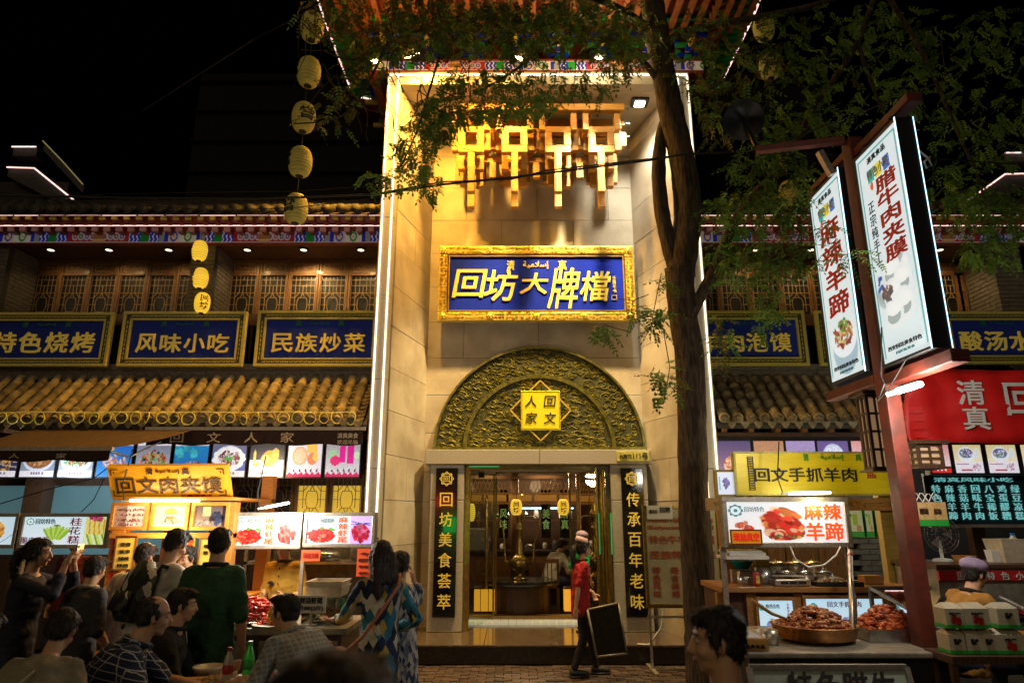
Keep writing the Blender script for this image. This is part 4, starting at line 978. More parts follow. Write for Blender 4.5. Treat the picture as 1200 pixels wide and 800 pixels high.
# wing signboards
def wing_sign(px0, px1, py0, py1, txt, lab, Y=9.86, xt=None):
    x0, x1, z0, z1 = rect(px0, py0, px1, py1, Y)
    t = thing('wing_signboard', lab, 'sign', ((x0+x1)/2, Y+.05, z0), 0, 'blue and gold signboards along the wings')
    MB().box(x0+.02, x1-.02, Y, Y+.05, z0+.02, z1-.02).build('backing_board', M['wood_dark'], t)
    MB().ring(x0, x1, z0, z1, Y-.06, Y+.02, .045).build('outer_frame', M['frame_gold'], t, bev=.006)
    MB().ring(x0+.045, x1-.045, z0+.045, z1-.045, Y-.04, Y, .06).build('dark_band', M['frame_dark'], t)
    mb = MB(); st = .07
    n = int((x1-x0-.2)/st)
    for i in range(n):
        x = x0+.1+i*st+(x1-x0-.2-n*st)/2
        for z in (z1-.08, z0+.066): mb.box(x+.008, x+st-.012, Y-.046, Y-.04, z, z+.012); mb.box(x+st/2, x+st*1.3, Y-.046, Y-.04, z+.013, z+.02)
    n = int((z1-z0-.2)/st)
    for i in range(n):
        z = z0+.1+i*st
        for x in (x0+.068, x1-.08): mb.box(x, x+.012, Y-.046, Y-.04, z+.008, z+st-.012)
    mb.build('fret_pattern', M['frame_gold'], t, stuff=True)
    MB().ring(x0+.105, x1-.105, z0+.105, z1-.105, Y-.05, Y, .03).build('inner_frame', M['frame_gold'], t, bev=.004)
    MB().box(x0+.135, x1-.135, Y-.012, Y-.001, z0+.135, z1-.135).build('blue_panel', M['blue_dark'], t)
    a, b = x0+.22, x1-.22; hh = (z1-z0)
    n = len(txt); cw = (b-a)/n; sz = min(cw*.86, hh*.42)
    for i, c in enumerate(txt):
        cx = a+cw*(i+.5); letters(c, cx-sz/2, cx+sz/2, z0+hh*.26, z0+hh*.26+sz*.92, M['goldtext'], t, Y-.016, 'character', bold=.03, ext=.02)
    cx = (x0+x1)/2
    for c, f in (('清', -.33), ('真', .33)): letters(c, cx+f-.045, cx+f+.045, z0+hh*.73, z0+hh*.83, M['green_text'], t, Y-.014, 'character', bold=.02)
    letters('ﺔﻴﻣﻼﺳﺇ', cx-.14, cx+.14, z0+hh*.75, z0+hh*.81, M['green_text'], t, Y-.014, 'character', bold=.02)
    return t
wing_sign(-25, 131, 367, 430, '特色烧烤', 'blue signboard in gold frame at the far left, cut by the photo edge')
wing_sign(143, 288, 366, 430, '风味小吃', 'blue signboard in gold frame under the three small lanterns, second from the left')
wing_sign(301, 447, 365, 430, '民族炒菜', 'blue signboard in gold frame touching the left edge of the tower')
wing_sign(800, 944, 365, 429, '羊肉泡馍', 'blue signboard in gold frame right of the tree trunk')
wing_sign(957, 1092, 365, 429, '民族小炒', 'blue signboard in gold frame mostly hidden behind the leaning light boxes')
wing_sign(1105, 1254, 366, 427, '酸汤水饺', 'blue signboard in gold frame at the far right above the red banner')

# lanterns outdoors
LB = ['topmost paper lantern of the left string, half hidden by leaves','second paper lantern from the top of the left string','third paper lantern from the top of the left string','fourth paper lantern from the top of the left string','lowest paper lantern of the left string with a black character']
for i, (px, py) in enumerate(((366,32),(362,85),(356,138),(352,190),(347,245))):
    lantern(px, py, 7.9, 27, 36, LB[i], M['lantern_dim'], '當' if i else '', 'lanterns of the left string', .24, [-1.3,-1.35,.6,-1.25,-.45][i])
MB_ = W(366, 14, 7.9)
c_ = tag(MB().tube([(-6, 9.5, 8.2), (-4, 8.8, 9.0), tuple(MB_+V((0,0,.05))), (-1.9, 7.6, 9.5)], .012, 6).build('lantern_cable', M['cable']), 'black cable carrying the left string of paper lanterns', 'cable')
for i, (px, py) in enumerate(((234,294),(235,326),(237,355))):
    lantern(px, py, 9.75, 17.5, 24, ['top glowing little lantern of three in front of the brick pier','middle glowing little lantern of three in front of the brick pier','lowest glowing little lantern just above the blue signboard'][i], M['lantern_lit'], '回坊', 'small lanterns before the pier', .14, [-1.2,-1.1,.7][i])
for i, (px, py) in enumerate(((895,33),(902,78),(925,228))):
    lantern(px, py, 7.6, 24, 32, ['topmost yellow lantern among the branches right of the tower','second yellow lantern among the branches right of the tower','yellow lantern hanging behind the branches beside the leaning light boxes'][i], M['lantern_dim'], '當' if i < 2 else '', 'lanterns in the tree on the right', [.3,.2,.9][i], [-.6,-.2,0][i])

# far roofs with light outlines
def far_pavilion(lines, Y, lab, body):
    p = W(*body, Y); t = thing('distant_pavilion', lab, 'building', (p.x, Y, 0)); k = pxm(*body, Y)
    MB().box(p.x-70*k, p.x+30*k, Y+.5, Y+6, 0, p.z+10*k).build('walls', M['dark'], t)
    for i, (l, m_) in enumerate(lines):
        P = [W(x, y, Y) for x, y in l]
        MB().tube(P, .028 if m_ == 'led_pink' else .02, 6).build('light_outline', M[m_], t)
        pr = [(q.x, q.z) for q in P]
        MB().prism(pr+[(pr[-1][0], pr[-1][1]-.35), (pr[0][0], pr[0][1]-.35)], (0, Y+.6, 0), (1,0,0), (0,0,1), .5).build('roof_edge', M['dark_tile'], t)
M['led_faint'] = mat('led_faint', (.5,.4,.15), .5, emit=.25, ecol=(.8,.65,.25))
far_pavilion([([(8,196),(40,197),(92,239)], 'led_pink'), ([(14,172),(42,172)], 'led_pink'), ([(50,165),(74,190),(97,216)], 'led_faint')], 24, 'dark distant pavilion roof outlined with pale light tubes at the upper left', (40,215))
far_pavilion([([(1125,240),(1150,224),(1178,204),(1215,203)], 'led_pink'), ([(1178,179),(1215,179)], 'led_pink')], 24, 'dark distant pavilion roof outlined with pale light tubes at the upper right', (1200,225))
# ================================================================ FOOD PRINTS
WH, SKYB = (.80,.84,.90), (.45,.62,.80)
def cap(im, y=.82, c=(.75,.72,.78), s=True):
    im.rc(0, y, 1, 1, c)
    if s:
        for i in range(5): im.rc(.32+i*.08, y+.06, .37+i*.08, 1-.05, (.2,.15,.2))
    return im
def dish(kind):
    im = Img(40, 30, (.02,.02,.03))
    if kind == 'skewer':
        im.grad((.05,.05,.12), (.02,.02,.05)); 
        for i in range(7): im.line(-.1, .1+i*.15, 1.1, .3+i*.15, .02, (.35,.3,.25)); im.heap(.4, .2+i*.12, .6, .05, [(.6,.32,.08),(.4,.18,.04)], 14, .06)
        cap(im)
    elif kind == 'platebrown': im.grad((.04,.04,.08),(.3,.35,.45)); im.el(.5,.5,.62,.36,(.6,.65,.75)); im.el(.5,.47,.55,.3,(.25,.1,.04)); im.heap(.5,.45,.5,.25,[(.45,.2,.08),(.25,.1,.03),(.6,.35,.15)],90,.05); cap(im)
    elif kind == 'greenplate': im.grad((.04,.03,.05),(.5,.55,.65)); im.el(.5,.55,.62,.32,(.65,.7,.75)); im.heap(.5,.5,.5,.22,[(.05,.3,.04),(.5,.2,.08),(.35,.12,.05)],90,.05); cap(im)
    elif kind == 'bluedish': im.grad((.02,.12,.5),(.05,.3,.7)); im.heap(.5,.6,.45,.2,[(.6,.3,.2),(.75,.55,.5),(.35,.15,.1)],80,.06); im.rc(0,0,1,.14,(.75,.7,.75)); [im.rc(.3+i*.08,.03,.35+i*.08,.11,(.2,.1,.15)) for i in range(5)]
    elif kind == 'salad': im.grad((.15,.17,.25),(.5,.5,.55)); im.heap(.5,.55,.5,.28,[(.1,.35,.03),(.6,.45,.05),(.35,.03,.02),(.03,.03,.03),(.7,.1,.05)],110,.06); im.rc(0,0,1,.14,(.75,.7,.75)); [im.rc(.3+i*.08,.03,.35+i*.08,.11,(.2,.1,.15)) for i in range(5)]
    elif kind == 'bluefish': im.grad((.02,.25,.55),(.02,.12,.45)); im.heap(.3,.3,.5,.2,[(.05,.4,.5)],20,.12); im.heap(.6,.7,.35,.12,[(.03,.03,.06),(.3,.3,.35),(.1,.12,.2)],60,.06); im.rc(0,0,1,.14,(.75,.7,.75)); [im.rc(.3+i*.08,.03,.35+i*.08,.11,(.2,.1,.15)) for i in range(5)]
    elif kind == 'slices': im.grad((.15,.15,.2),(.1,.15,.5)); im.el(.5,.5,.6,.36,(.7,.75,.85)); [im.el(.5+.42*cos(a*.6),.5+.26*sin(a*.6),.1,.08,(.85,.85,.9)) for a in range(11)]; im.heap(.5,.5,.42,.22,[(.35,.12,.1),(.2,.05,.05),(.5,.35,.3)],80,.06); im.heap(.5,.48,.15,.08,[(.1,.5,.1)],20,.04); cap(im); 
    elif kind == 'chicken': im.grad((.03,.03,.04),(.1,.1,.12),0,.55); im.rc(0,.55,1,1,(.75,.78,.85)); im.el(.6,.5,.32,.24,(.62,.30,.08)); im.el(.75,.35,.14,.14,(.7,.38,.12)); im.el(.45,.5,.16,.12,(.8,.5,.2)); im.el(.14,.45,.05,.2,(.7,.55,.15)); im.heap(.2,.66,.12,.05,[(.7,.55,.1)],12,.04); cap(im)
    elif kind == 'juice': im.grad((.75,.7,.8),(.8,.75,.85)); im.el(.35,.42,.30,.26,(.85,.4,.2)); im.el(.35,.42,.24,.21,(.9,.55,.4)); im.rc(.55,.02,.85,.35,(.85,.55,.12)); im.el(.72,.5,.2,.17,(.75,.25,.12)); im.el(.82,.45,.12,.12,(.8,.6,.15)); 
    elif kind == 'pinkjuice': im.grad((.35,.33,.35),(.75,.72,.78)); im.el(.2,.4,.18,.16,(.35,.6,.35)); im.el(.28,.55,.2,.14,(.8,.03,.2)); im.rc(.4,.12,.58,.6,(.75,.02,.3)); im.rc(.62,.05,.82,.62,(.7,.02,.28)); im.el(.9,.4,.1,.1,(.6,.8,.5))
    if 'juice' in kind:
        im.put(((im.y > .86+.08*np.abs(((im.x*6) % 1)-.5)*2)).astype(float), (.65,.02,.12)); [im.el(.2+i*.17,.83,.035,.05,(.1,.05,.1)) for i in range(5)]
    elif kind == 'crayfish': im.grad(WH, WH)
    elif kind == 'beef': im.grad((.1,.08,.2),(.3,.15,.3)); im.el(.5,.7,.45,.3,(.8,.6,.45)); im.heap(.5,.6,.4,.2,[(.75,.3,.15),(.85,.5,.3),(.6,.12,.06)],60,.07,.2)
    elif kind == 'tofu': im.grad((.5,.25,.15),(.5,.3,.15)); im.rc(.3,.3,.8,.9,(.75,.6,.55)); im.heap(.5,.5,.3,.2,[(.7,.1,.1),(.8,.7,.65)],20,.07)
    elif kind == 'violet': im.grad((.4,.3,.6),(.3,.3,.4)); im.heap(.35,.5,.3,.25,[(.45,.1,.6),(.6,.3,.7)],50,.06); im.heap(.7,.55,.25,.2,[(.3,.4,.35),(.6,.65,.6)],40,.05)
    elif kind == 'dumpling': im.grad((.15,.1,.3),(.2,.15,.35)); im.el(.5,.5,.5,.42,(.6,.65,.85)); [im.el(.5+.3*cos(a),.5+.27*sin(a),.09,.08,(.85,.87,.95)) for a in np.arange(0,6.2,.7)]; [im.el(.5+.3*cos(a),.5+.27*sin(a),.04,.03,(.5,.5,.7)) for a in np.arange(0,6.2,.7)]
    elif kind == 'bowl': im.grad((.7,.6,.3),(.8,.7,.5),0,.6); im.rc(0,.6,1,1,(.75,.72,.8)); im.el(.45,.35,.4,.28,(.75,.8,.85)); im.el(.45,.3,.32,.18,(.1,.15,.3)); im.heap(.45,.3,.28,.14,[(.6,.6,.8),(.1,.3,.15),(.3,.1,.2)],40,.05); im.el(.85,.3,.14,.2,(.7,.75,.7)); im.heap(.75,.8,.2,.12,[(.5,.2,.3),(.6,.5,.6)],25,.05); im.rc(.05,.66,.5,.7,(.6,.1,.15)); im.rc(.2,.88,.6,.92,(.6,.1,.15))
    elif kind == 'redpot': im.grad((.7,.3,.3),(.75,.7,.75)); im.el(.5,.3,.3,.25,(.45,.1,.05)); im.rc(0,.82,1,1,(.7,.03,.03)); [im.el(.3+i*.2,.85,.08,.08,(.85,.85,.85)) for i in range(3)]
    return im.noise(.12)
def menu_box(x0, y0, x1, y1, Y, kind, lab, grp='lit menu pictures', M_='print_bright', fr='black', z=None):
    a, b, c, d = rect(x0, y0, x1, y1, Y); t = thing('menu_light_box', lab, 'menu light box', ((a+b)/2, Y+.04, c), 0, grp)
    MB().box(a, b, Y, Y+.09, c, d).build('case', M[fr], t); pic_rect(dish(kind), 'picture', M[M_], t, a+.018, b-.018, c+.018, d-.018, Y-.003); return t
kinds = ['pinkjuice','juice','chicken','slices','bluefish','salad','bluedish','greenplate','platebrown','skewer','greenplate']
labs = ['lit menu picture of two pink juices beside the tower','lit menu picture of sliced grapefruit and yellow juice','lit menu picture of a whole roast chicken','lit menu picture of sliced meat ringed by white pieces','lit menu picture of a dark dish on blue','lit menu picture of a mixed green and red salad','lit menu picture of a dish on blue beside the brown awning','lit menu picture of a green garnished plate under the awning','lit menu picture of a round brown plate under the awning','lit menu picture of grilled skewers at the far left','lit menu picture cut by the left photo edge']
xe = 423.0
for k, (kd, l) in enumerate(zip(kinds, labs)):
    w_ = 44.5; menu_box(xe-w_+2, 515, xe, 560, 9.55, kd, l); xe -= w_

# ================================================================ LEFT SHOPFRONT
sf = thing('shop_front', 'timber shop front with lattice windows under the left canopy roof', 'shop front', (-5, 10.4, 0))
MB().box(-7.9, TX0-.02, 9.6, 10.3, 2.95, 3.0).build('ceiling', M['soffit'], sf)
MB().box(-7.9, TX0-.02, 12.6, 12.8, 0, 3).build('rear_wall', M['dark'], sf)
a, b = W(265, 580, 10.3).x, W(427, 580, 10.3).x; n = 4
M['pane_yellow'] = mat('pane_yellow', (.7,.5,.1), .6, emit=.55, ecol=(1,.62,.06)); M['teal_wall'] = mat('teal_wall', (.10,.20,.22), .5, 0, (.13,.25,.27), 3, emit=.13, ecol=(.35,.75,.85))  # teal wall: faint emission stands in for light on it
for i in range(n):
    f = window_unit(a+(b-a)*i/n, a+(b-a)*(i+1)/n-.01, sf, 10.3, 1.75, 2.85)
    if i >= 2:
        for c_ in f.children:
            if c_.name.startswith('pane'): c_.data.materials[0] = M['pane_yellow']
    MB().box(a+(b-a)*i/n, a+(b-a)*(i+1)/n-.01, 10.27, 10.33, .3, 1.747).build('door_panel', M['wood_dark'], sf)
    MB().ring(a+(b-a)*i/n+.06, a+(b-a)*(i+1)/n-.07, .8, 1.6, 10.255, 10.27, .02).build('panel_moulding', M['wood'], sf)
MB().box(-7.9, a-.02, 10.4, 10.46, 1.3, 2.9).build('teal_panel', M['teal_wall'], sf); MB().box(-7.9, a-.02, 10.4, 10.46, 0, 1.297).build('lower_panel', M['wood_dark'], sf)
for px in (42, 262): x = W(px, 590, 9.9).x; MB().box(x-.13, x+.13, 9.8, 10.06, 0, 2.95).build('post', M['wood_dark'], sf)
lamp('shop_lamp', 'POINT', (-3.4, 9.3, 2.5), 26, (1,.75,.42), size=.1); lamp('shop_lamp', 'POINT', (-6.2, 9.3, 2.3), 22, (.8,.9,1), size=.1)
# awnings
def valance(x0, x1, y0, y1, Y, chars, lab):
    a, b, c, d = rect(x0, y0, x1, y1, Y); t = thing('awning', lab, 'awning', ((a+b)/2, Y, c)); mbv = MB(); n = 40
    P = [(a+(b-a)*i/n, -.01*sin(i*2.1)) for i in range(n+1)]
    vs = [(x, Y+o*(1 if z < d else 0), z+(.012*sin(x*9) if z == c else 0)) for x, o in P for z in (c, d)]
    mbv.add(vs, [(2*i, 2*i+2, 2*i+3, 2*i+1) for i in range(n)]); q = mbv.build('valance', M['awning'], t); s_ = q.modifiers.new('thick', 'SOLIDIFY'); s_.thickness = .008
    MB().box(a-.03, b+.03, Y-.02, Y+.03, d, d+.045).build('front_bar', M['alu'], t)
    for c_, cx, w_ in chars:
        p = W(cx, (y0+y1)/2, Y); letters(c_, p.x-w_/2, p.x+w_/2, c+.03, d-.03, M['cream'], t, Y-.014, 'character', bold=0)
    return t, a, b, c, d
M['awning'] = cloth('awning', (.045,.022,.012)); M['awning_tan'] = cloth('awning_tan', (.085,.05,.028))
t, a, b, c, d = valance(172, 425, 504, 521, 9.15, [('回',208,.18),('文',251,.18),('人',295,.18),('家',337,.18)], 'dark brown awning front with pale characters over the lit menu pictures')
MB().add([(a, 9.17, d+.04), (b, 9.17, d+.04), (b, 9.6, d+.10), (a, 9.6, d+.10)], [(0,1,2,3)]).build('fabric', M['awning_tan'], t)
letters('清真美食', b-.34, b-.06, d-.11, d-.04, M['cream'], t, 9.135, bold=.02); letters('欢迎光临', b-.34, b-.06, d-.19, d-.13, M['cream'], t, 9.135, bold=0)
t, a, b, c, d = valance(-60, 128, 528, 540, 8.0, [('人',18,.12),('家',73,.12)], 'tan roll out awning reaching forward at the far left with a brown front strip')
zt = W(100, 503, 9.2).z; nb = 12
MB().add([(a+(b-a)*i/nb+(.42*j*(i/nb)), 8.0+1.2*j, d+.03+(zt-d-.03)*j-.03*sin(pi*j)+.006*(i % 2)) for j in (0,.33,.66,1) for i in range(nb+1)], [(j*(nb+1)+i, j*(nb+1)+i+1, (j+1)*(nb+1)+i+1, (j+1)*(nb+1)+i) for j in range(3) for i in range(nb)]).build('fabric', M['awning_tan'], t, True)
for x in (a+.6, b-.1): MB().tube([(x, 8.02, d+.02), (x, 8.6, d-.02), (x+.1, 9.2, zt-.15)], .015, 6).build('folding_arm', M['alu'], t)

# lit sign boxes
def sign_box(x0, y0, x1, y1, Y, lab, painter, texts, fr='alu', emitm='print_lit', res=(110,52), t_=.035, name='light_box_sign', cat='sign', grp=None, yaw=0, legs=None, cell=None):
    a, b, c, d = rect(x0, y0, x1, y1, Y); cx = (a+b)/2; hw = (b-a)/2
    t = thing(name, lab, cat, (cx, Y, c), 0, grp)
    MB().ring(a, b, c, d, Y-.02, Y+.10, t_).build('frame', M[fr], t, bev=.005); MB().box(a+t_, b-t_, Y+.01, Y+.09, c+t_, d-t_).build('case', M['alu_dull'], t)
    im = Img(*res, WH); painter(im); pic_rect(im, 'lit_face', M[emitm], t, a+t_, b-t_, c+t_, d-t_, Y)
    wa, ha = b-a-2*t_, d-c-2*t_
    for s_, u0, v0, u1, v1, m_, vert, bold in texts:      # v from the top
        letters(s_, a+t_+wa*u0, a+t_+wa*u1, d-t_-ha*v1, d-t_-ha*v0, M[m_], t, Y-.003, bold=bold, ext=.004, vertical=vert)
    if legs:
        for lx in legs: MB().box(lx-.02, lx+.02, Y+.02, Y+.06, 0, c).build('leg', M['alu'], t)
    return t
def star8(im, cx, cy, r, c):
    for q in range(8): a_ = q*pi/4; im.el(cx+r*.8*cos(a_)/im.ar, cy+r*.8*sin(a_), r*.33, r*.33, c)
    im.el(cx, cy, r*.75, r*.75, WH); im.el(cx, cy, r*.3, r*.3, c)
M['teal_ink'] = mat('teal_ink', (.02,.16,.17), .5); M['magenta_ink'] = mat('magenta_ink', (.45,.01,.10), .5); M['orange_ink'] = mat('orange_ink', (.75,.10,.01), .5, emit=.3); M['red_lit'] = mat('red_lit', (.75,.02,.01), .5, emit=.35)
def p_cray(im):
    im.grad((.85,.80,.72),(.85,.72,.62)); star8(im, .10,.17,.11,(.1,.3,.3)); im.heap(.22,.70,.40,.22,[(.75,.03,.02),(.6,.01,.01),(.85,.12,.06),(.45,.01,.01)],170,.08)
    im.el(.22,.44,.06,.05,(.05,.35,.03)); im.el(.38,.48,.12,.045,(.1,.4,.05),.3); im.heap(.82,.62,.27,.28,[(.75,.03,.03),(.85,.2,.15),(.55,.01,.02)],120,.09,1.3); im.line(.68,.2,.98,.34,.015,(.1,.1,.12)); im.line(.68,.3,.98,.26,.015,(.1,.1,.12)); im.noise(.06)
def p_cray2(im): p_cray(im); m = (im.x > .66)[..., None]*1.0; im.a = im.a*(1-m)+im.a*m*np.array((.8,.6,1.5)); im.a = np.clip(im.a*np.array((.95,1.0,1.15)), 0, 1.3)
tx = lambda: [('网坊特色',.21,.08,.42,.26,'teal_ink',False,.02),('麻辣虾尾',.50,.03,.60,.98,'orange_ink',True,.04)]
tx = [('回坊特色',.20,.08,.41,.26,'teal_ink',False,.02),('麻辣虾尾',.48,.02,.62,.98,'orange_ink',True,.05)]
sign_box(270, 600, 354, 643, 6.9, 'white lit sign of red crayfish tails beside the orange stall, the left of two', p_cray, tx)
sign_box(356, 600, 440, 641, 6.9, 'white lit sign of red crayfish tails nearest the tower, the right of two', p_cray2, tx)
def p_banana(im):
    im.grad((.62,.78,.85),(.70,.80,.88)); star8(im, .07,.18,.12,(.05,.35,.35))
    for i in range(9): im.el(.30+i*.026, .55+.02*abs(i-4), .06, .26, [(.25,.45,.05),(.45,.62,.10)][i % 2], (i-4)*.16)
    im.el(.40,.32,.10,.04,(.15,.2,.03)); im.rc(.74,0,1,1,(.6,.7,.4))
    for i in range(8): im.line(.76+i*.03, .12, .78+i*.028, .62, .03, [(.8,.6,.08),(.6,.35,.03)][i % 2])
    for i in range(9): im.line(.75+i*.03, .65, .80+i*.03, 1.0, .03, [(.75,.78,.45),(.2,.35,.03),(.55,.7,.08)][i % 3])
    im.heap(.87,.05,.25,.08,[(.5,.05,.15),(.3,.02,.08)],30,.06); im.noise(.08)
sign_box(23, 601, 128, 642, 6.9, 'white lit sign of green bananas and sliced cake at the left', p_banana, [('回坊特色',.14,.07,.38,.26,'teal_ink',False,.03),('脆皮香蕉',.0,.72,.33,.97,'magenta_ink',False,.02),('桂花糕',.56,.02,.70,.98,'magenta_ink',True,.02)], 'alu_dull', res=(120,46))
def p_fried(im): im.grad((.55,.70,.80),(.60,.75,.85)); im.heap(.72,.5,.22,.3,[(.6,.28,.04),(.45,.16,.02),(.75,.4,.08)],80,.09); im.line(.8,.95,1,.6,.01,(.1,.1,.15))
sign_box(-62, 601, 21, 642, 6.9, 'white lit sign of fried golden pieces cut by the left photo edge', p_fried, [], 'alu_dull', res=(80,40))
for px, l in ((437, 'slim metal pole holding the right crayfish sign'), (353, 'slim metal pole between the two crayfish signs'), (22, 'metal pole between the two leftmost lit signs'), (126, 'metal pole beside the orange stall')):
    x = W(px, 640, 6.95).x; q = tag(MB().box(x-.018, x+.018, 7.02, 7.06, 0, W(px, 604, 7).z).build('support_pole', M['alu'], bev=.003), l, 'pole', 'poles of the left signs')
# bright tube over crayfish sign
def tube_lamp(p0, p1, r, lab, E, col=(1,.9,.75)):
    t = thing('tube_lamp', lab, 'lamp', tuple((V(p0)+V(p1))/2)); d = (V(p1)-V(p0)).normalized()
    MB().caps(p0, p1, r, r, 10).build('tube', M['lamp_white'], t, True); MB().tube([V(p0)-d*.08, V(p0)-d*.0], r*.8, 8).build('socket', M['white'], t); MB().tube([V(p0)-d*.06, V(p0)-d*.10+V((0,0,.15)), V(p0)+V((-.05,0,.5))], .006, 5).build('flex', M['cable'], t)
    lamp('tube_glow', 'POINT', (V(p0)+V(p1))/2+V((0,-.09 if E < 40 or E > 55 else -.35,-.08)), E*(1.35 if 40 < E < 55 else 1), col, size=.12); return t
tube_lamp(W(312, 594, 6.75), W(338, 589, 6.75), .012, 'glaring white tube lamp above the left crayfish sign', 45)

# ================================================================ ORANGE STALL
SYo = 6.8
st_ = thing('orange_food_stall', 'orange timber food stall with a slanted name board and framed photographs', 'food stall', (W(197,640,SYo).x, 7.1, 0))
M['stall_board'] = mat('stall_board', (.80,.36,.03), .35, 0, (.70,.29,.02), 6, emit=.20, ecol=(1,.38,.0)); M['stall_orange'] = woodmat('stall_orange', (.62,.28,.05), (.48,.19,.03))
P = [(-.0,0)]
tl, tr, bl, br = W(125,546,SYo-.12), W(266,545,SYo-.12), W(131,584,SYo+.05), W(271,583,SYo+.05)
def slab4(tl, tr, br, bl, t_, nm, m_, par):
    n_ = (tr-tl).cross(bl-tl).normalized()*-t_; return MB().add([tl,tr,br,bl,tl-n_,tr-n_,br-n_,bl-n_], [(0,1,2,3),(7,6,5,4),(0,4,5,1),(1,5,6,2),(2,6,7,3),(3,7,4,0)]).build(nm, m_, par)
nb_ = slab4(tl, tr, br, bl, .05, 'name_board', M['stall_board'], st_)
ux = (tr-tl); ux = ux/ux.length; uz = ((tl+tr)/2-(bl+br)/2); hb = uz.length; uz.normalize(); nn = ux.cross(uz)
Mb = Matrix((ux, -nn, uz)).transposed().to_4x4(); cB = (tl+tr+bl+br)/4+nn*.006; Mb.translation = cB; wB = (tr-tl).length
letters('回文肉夹馍', -wB*.44, wB*.44, -hb*.33, hb*.16, M['wood_dark'], st_, 0, bold=.02, M4=Mb)
for c_, x in (('清', -.15), ('真', .15)): letters(c_, wB*x-.035, wB*x+.035, hb*.25, hb*.43, M['wood_dark'], st_, 0, bold=.02, M4=Mb)
letters('ﺔﻴﻣﻼﺳﺇ', -.12, .12, hb*.27, hb*.40, M['wood_dark'], st_, 0, bold=.02, M4=Mb); letters('三秦纯手工', .10, .42, -hb*.46, -hb*.37, M['red_ink'], st_, 0, bold=.02, M4=Mb)
for sx in (-1, 1):
    for sz in (-1, 1):
        mb = MB(); o = Mb @ V((sx*wB*.47, -.004, sz*hb*.40))
        mb.bar(o, o-ux*sx*.07, .008, .008); mb.bar(o, o-uz*sz*.06, .008, .008); mb.bar(o-ux*sx*.03-uz*sz*.02, o-ux*sx*.03-uz*sz*.045, .006, .006); mb.build('corner_ornament', M['wood_dark'], st_)
def p_photo(k):
    def f(im):
        if k == 0:
            im.grad((.75,.6,.45),(.6,.5,.4)); 
            for y in (.2,.45,.7,.9): im.heap(.5,y,.65,.05,[(.6,.03,.03),(.1,.08,.07),(.7,.6,.5),(.3,.1,.05)],40,.06)
        elif k == 1:
            im.grad((.75,.55,.35),(.7,.6,.45)); im.el(.5,.35,.28,.25,(.6,.35,.08)); im.el(.5,.35,.12,.12,(.85,.6,.05)); im.rc(.3,.42,.7,.8,(.7,.6,.4)); im.rc(.36,.5,.64,.85,(.25,.15,.06)); im.heap(.5,.75,.5,.12,[(.05,.05,.1),(.4,.2,.1),(.6,.5,.4)],60,.06); im.rc(0,.9,1,1,(.7,.6,.5))
        else:
            im.grad((.12,.08,.08),(.35,.25,.2)); im.rc(.25,.05,.5,.5,(.8,.55,.25)); im.heap(.7,.6,.25,.25,[(.02,.02,.03),(.04,.06,.15)],40,.14); im.heap(.3,.8,.5,.12,[(.1,.12,.2),(.4,.3,.25),(.65,.5,.4)],50,.06)
        im.noise(.12)
    return f
for k, (x0, x1) in enumerate(((130,174),(177,222),(224,269))):
    a, b, c, d = rect(x0, 588, x1, 621, SYo)
    MB().ring(a, b, c, d, SYo-.02, SYo+.05, .035).build('photo_frame', M['stall_orange'], st_, bev=.004); im = Img(56, 40, WH); p_photo(k)(im); pic_rect(im, 'photograph', M['print_lit'], st_, a+.035, b-.035, c+.035, d-.035, SYo+.0); MB().box(a+.036, b-.036, SYo+.01, SYo+.04, c+.036, d-.036).build('photo_back', M['wood_dark'], st_)
xa, xb = W(128, 640, SYo).x, W(268, 640, SYo).x
for x in (xa, xb-.10): MB().box(x, x+.13, SYo, SYo+.12, 0, W(200,588,SYo).z).build('post', M['stall_orange'], st_, bev=.004)
for x in (xa, xb-.10): MB().box(x, x+.13, SYo+1.0, SYo+1.12, 0, 2.3).build('post', M['stall_orange'], st_)
zz = W(200, 624, SYo).z; MB().box(xa, xb+.03, SYo-.03, SYo+.1, zz-.05, zz).build('rail', M['stall_orange'], st_, bev=.004)
MB().box(xa, xb+.03, SYo-.05, SYo+1.1, W(200,586,SYo).z+.0, W(200,586,SYo).z+.03).build('top_shelf', M['stall_orange'], st_)
MB().box(xa+.131, xb-.101, SYo, SYo+.05, 0, 1.02).build('front_panel', M['stall_orange'], st_); MB().box(xa-.02, xb+.05, SYo-.06, SYo+1.0, 1.022, 1.06).build('counter_top', M['stall_orange'], st_, bev=.005)
letters('陕西名小吃', xa+.03, xa+.10, 1.15, 1.68, M['red_ink'], st_, SYo-.003, vertical=True)
M['yellow_notice'] = mat('yellow_notice', (.70,.52,.10), .5, emit=.12, ecol=(1,.6,.1))
for (x0, y0, x1, y1, l, rows) in ((138,629,160,666,'framed yellow notice on the left of the orange stall',['荣誉','证书','名优小吃','陕西']), (236,631,251,665,'yellow notice with a green dot behind the man in the green polo',['回坊','特色'])):
    a, b, c, d = rect(x0, y0, x1, y1, SYo+.02); t = thing('framed_notice', l, 'notice', ((a+b)/2, SYo, c)); MB().box(a, b, SYo+.125, SYo+.14, c, d).build('frame', M['wood'], t) if False else MB().ring(a-.012, b+.012, c-.012, d+.012, SYo-.03, SYo-.004, .014).build('frame', M['wood'], t)
    MB().box(a, b, SYo-.02, SYo-.006, c, d).build('card', M['yellow_notice'], t)
    for i, s_ in enumerate(rows): letters(s_, a+.04, b-.04, d-.05-(d-c)*.22*i-.035, d-.05-(d-c)*.22*i, M['black_ink'], t, SYo-.022, bold=.01)
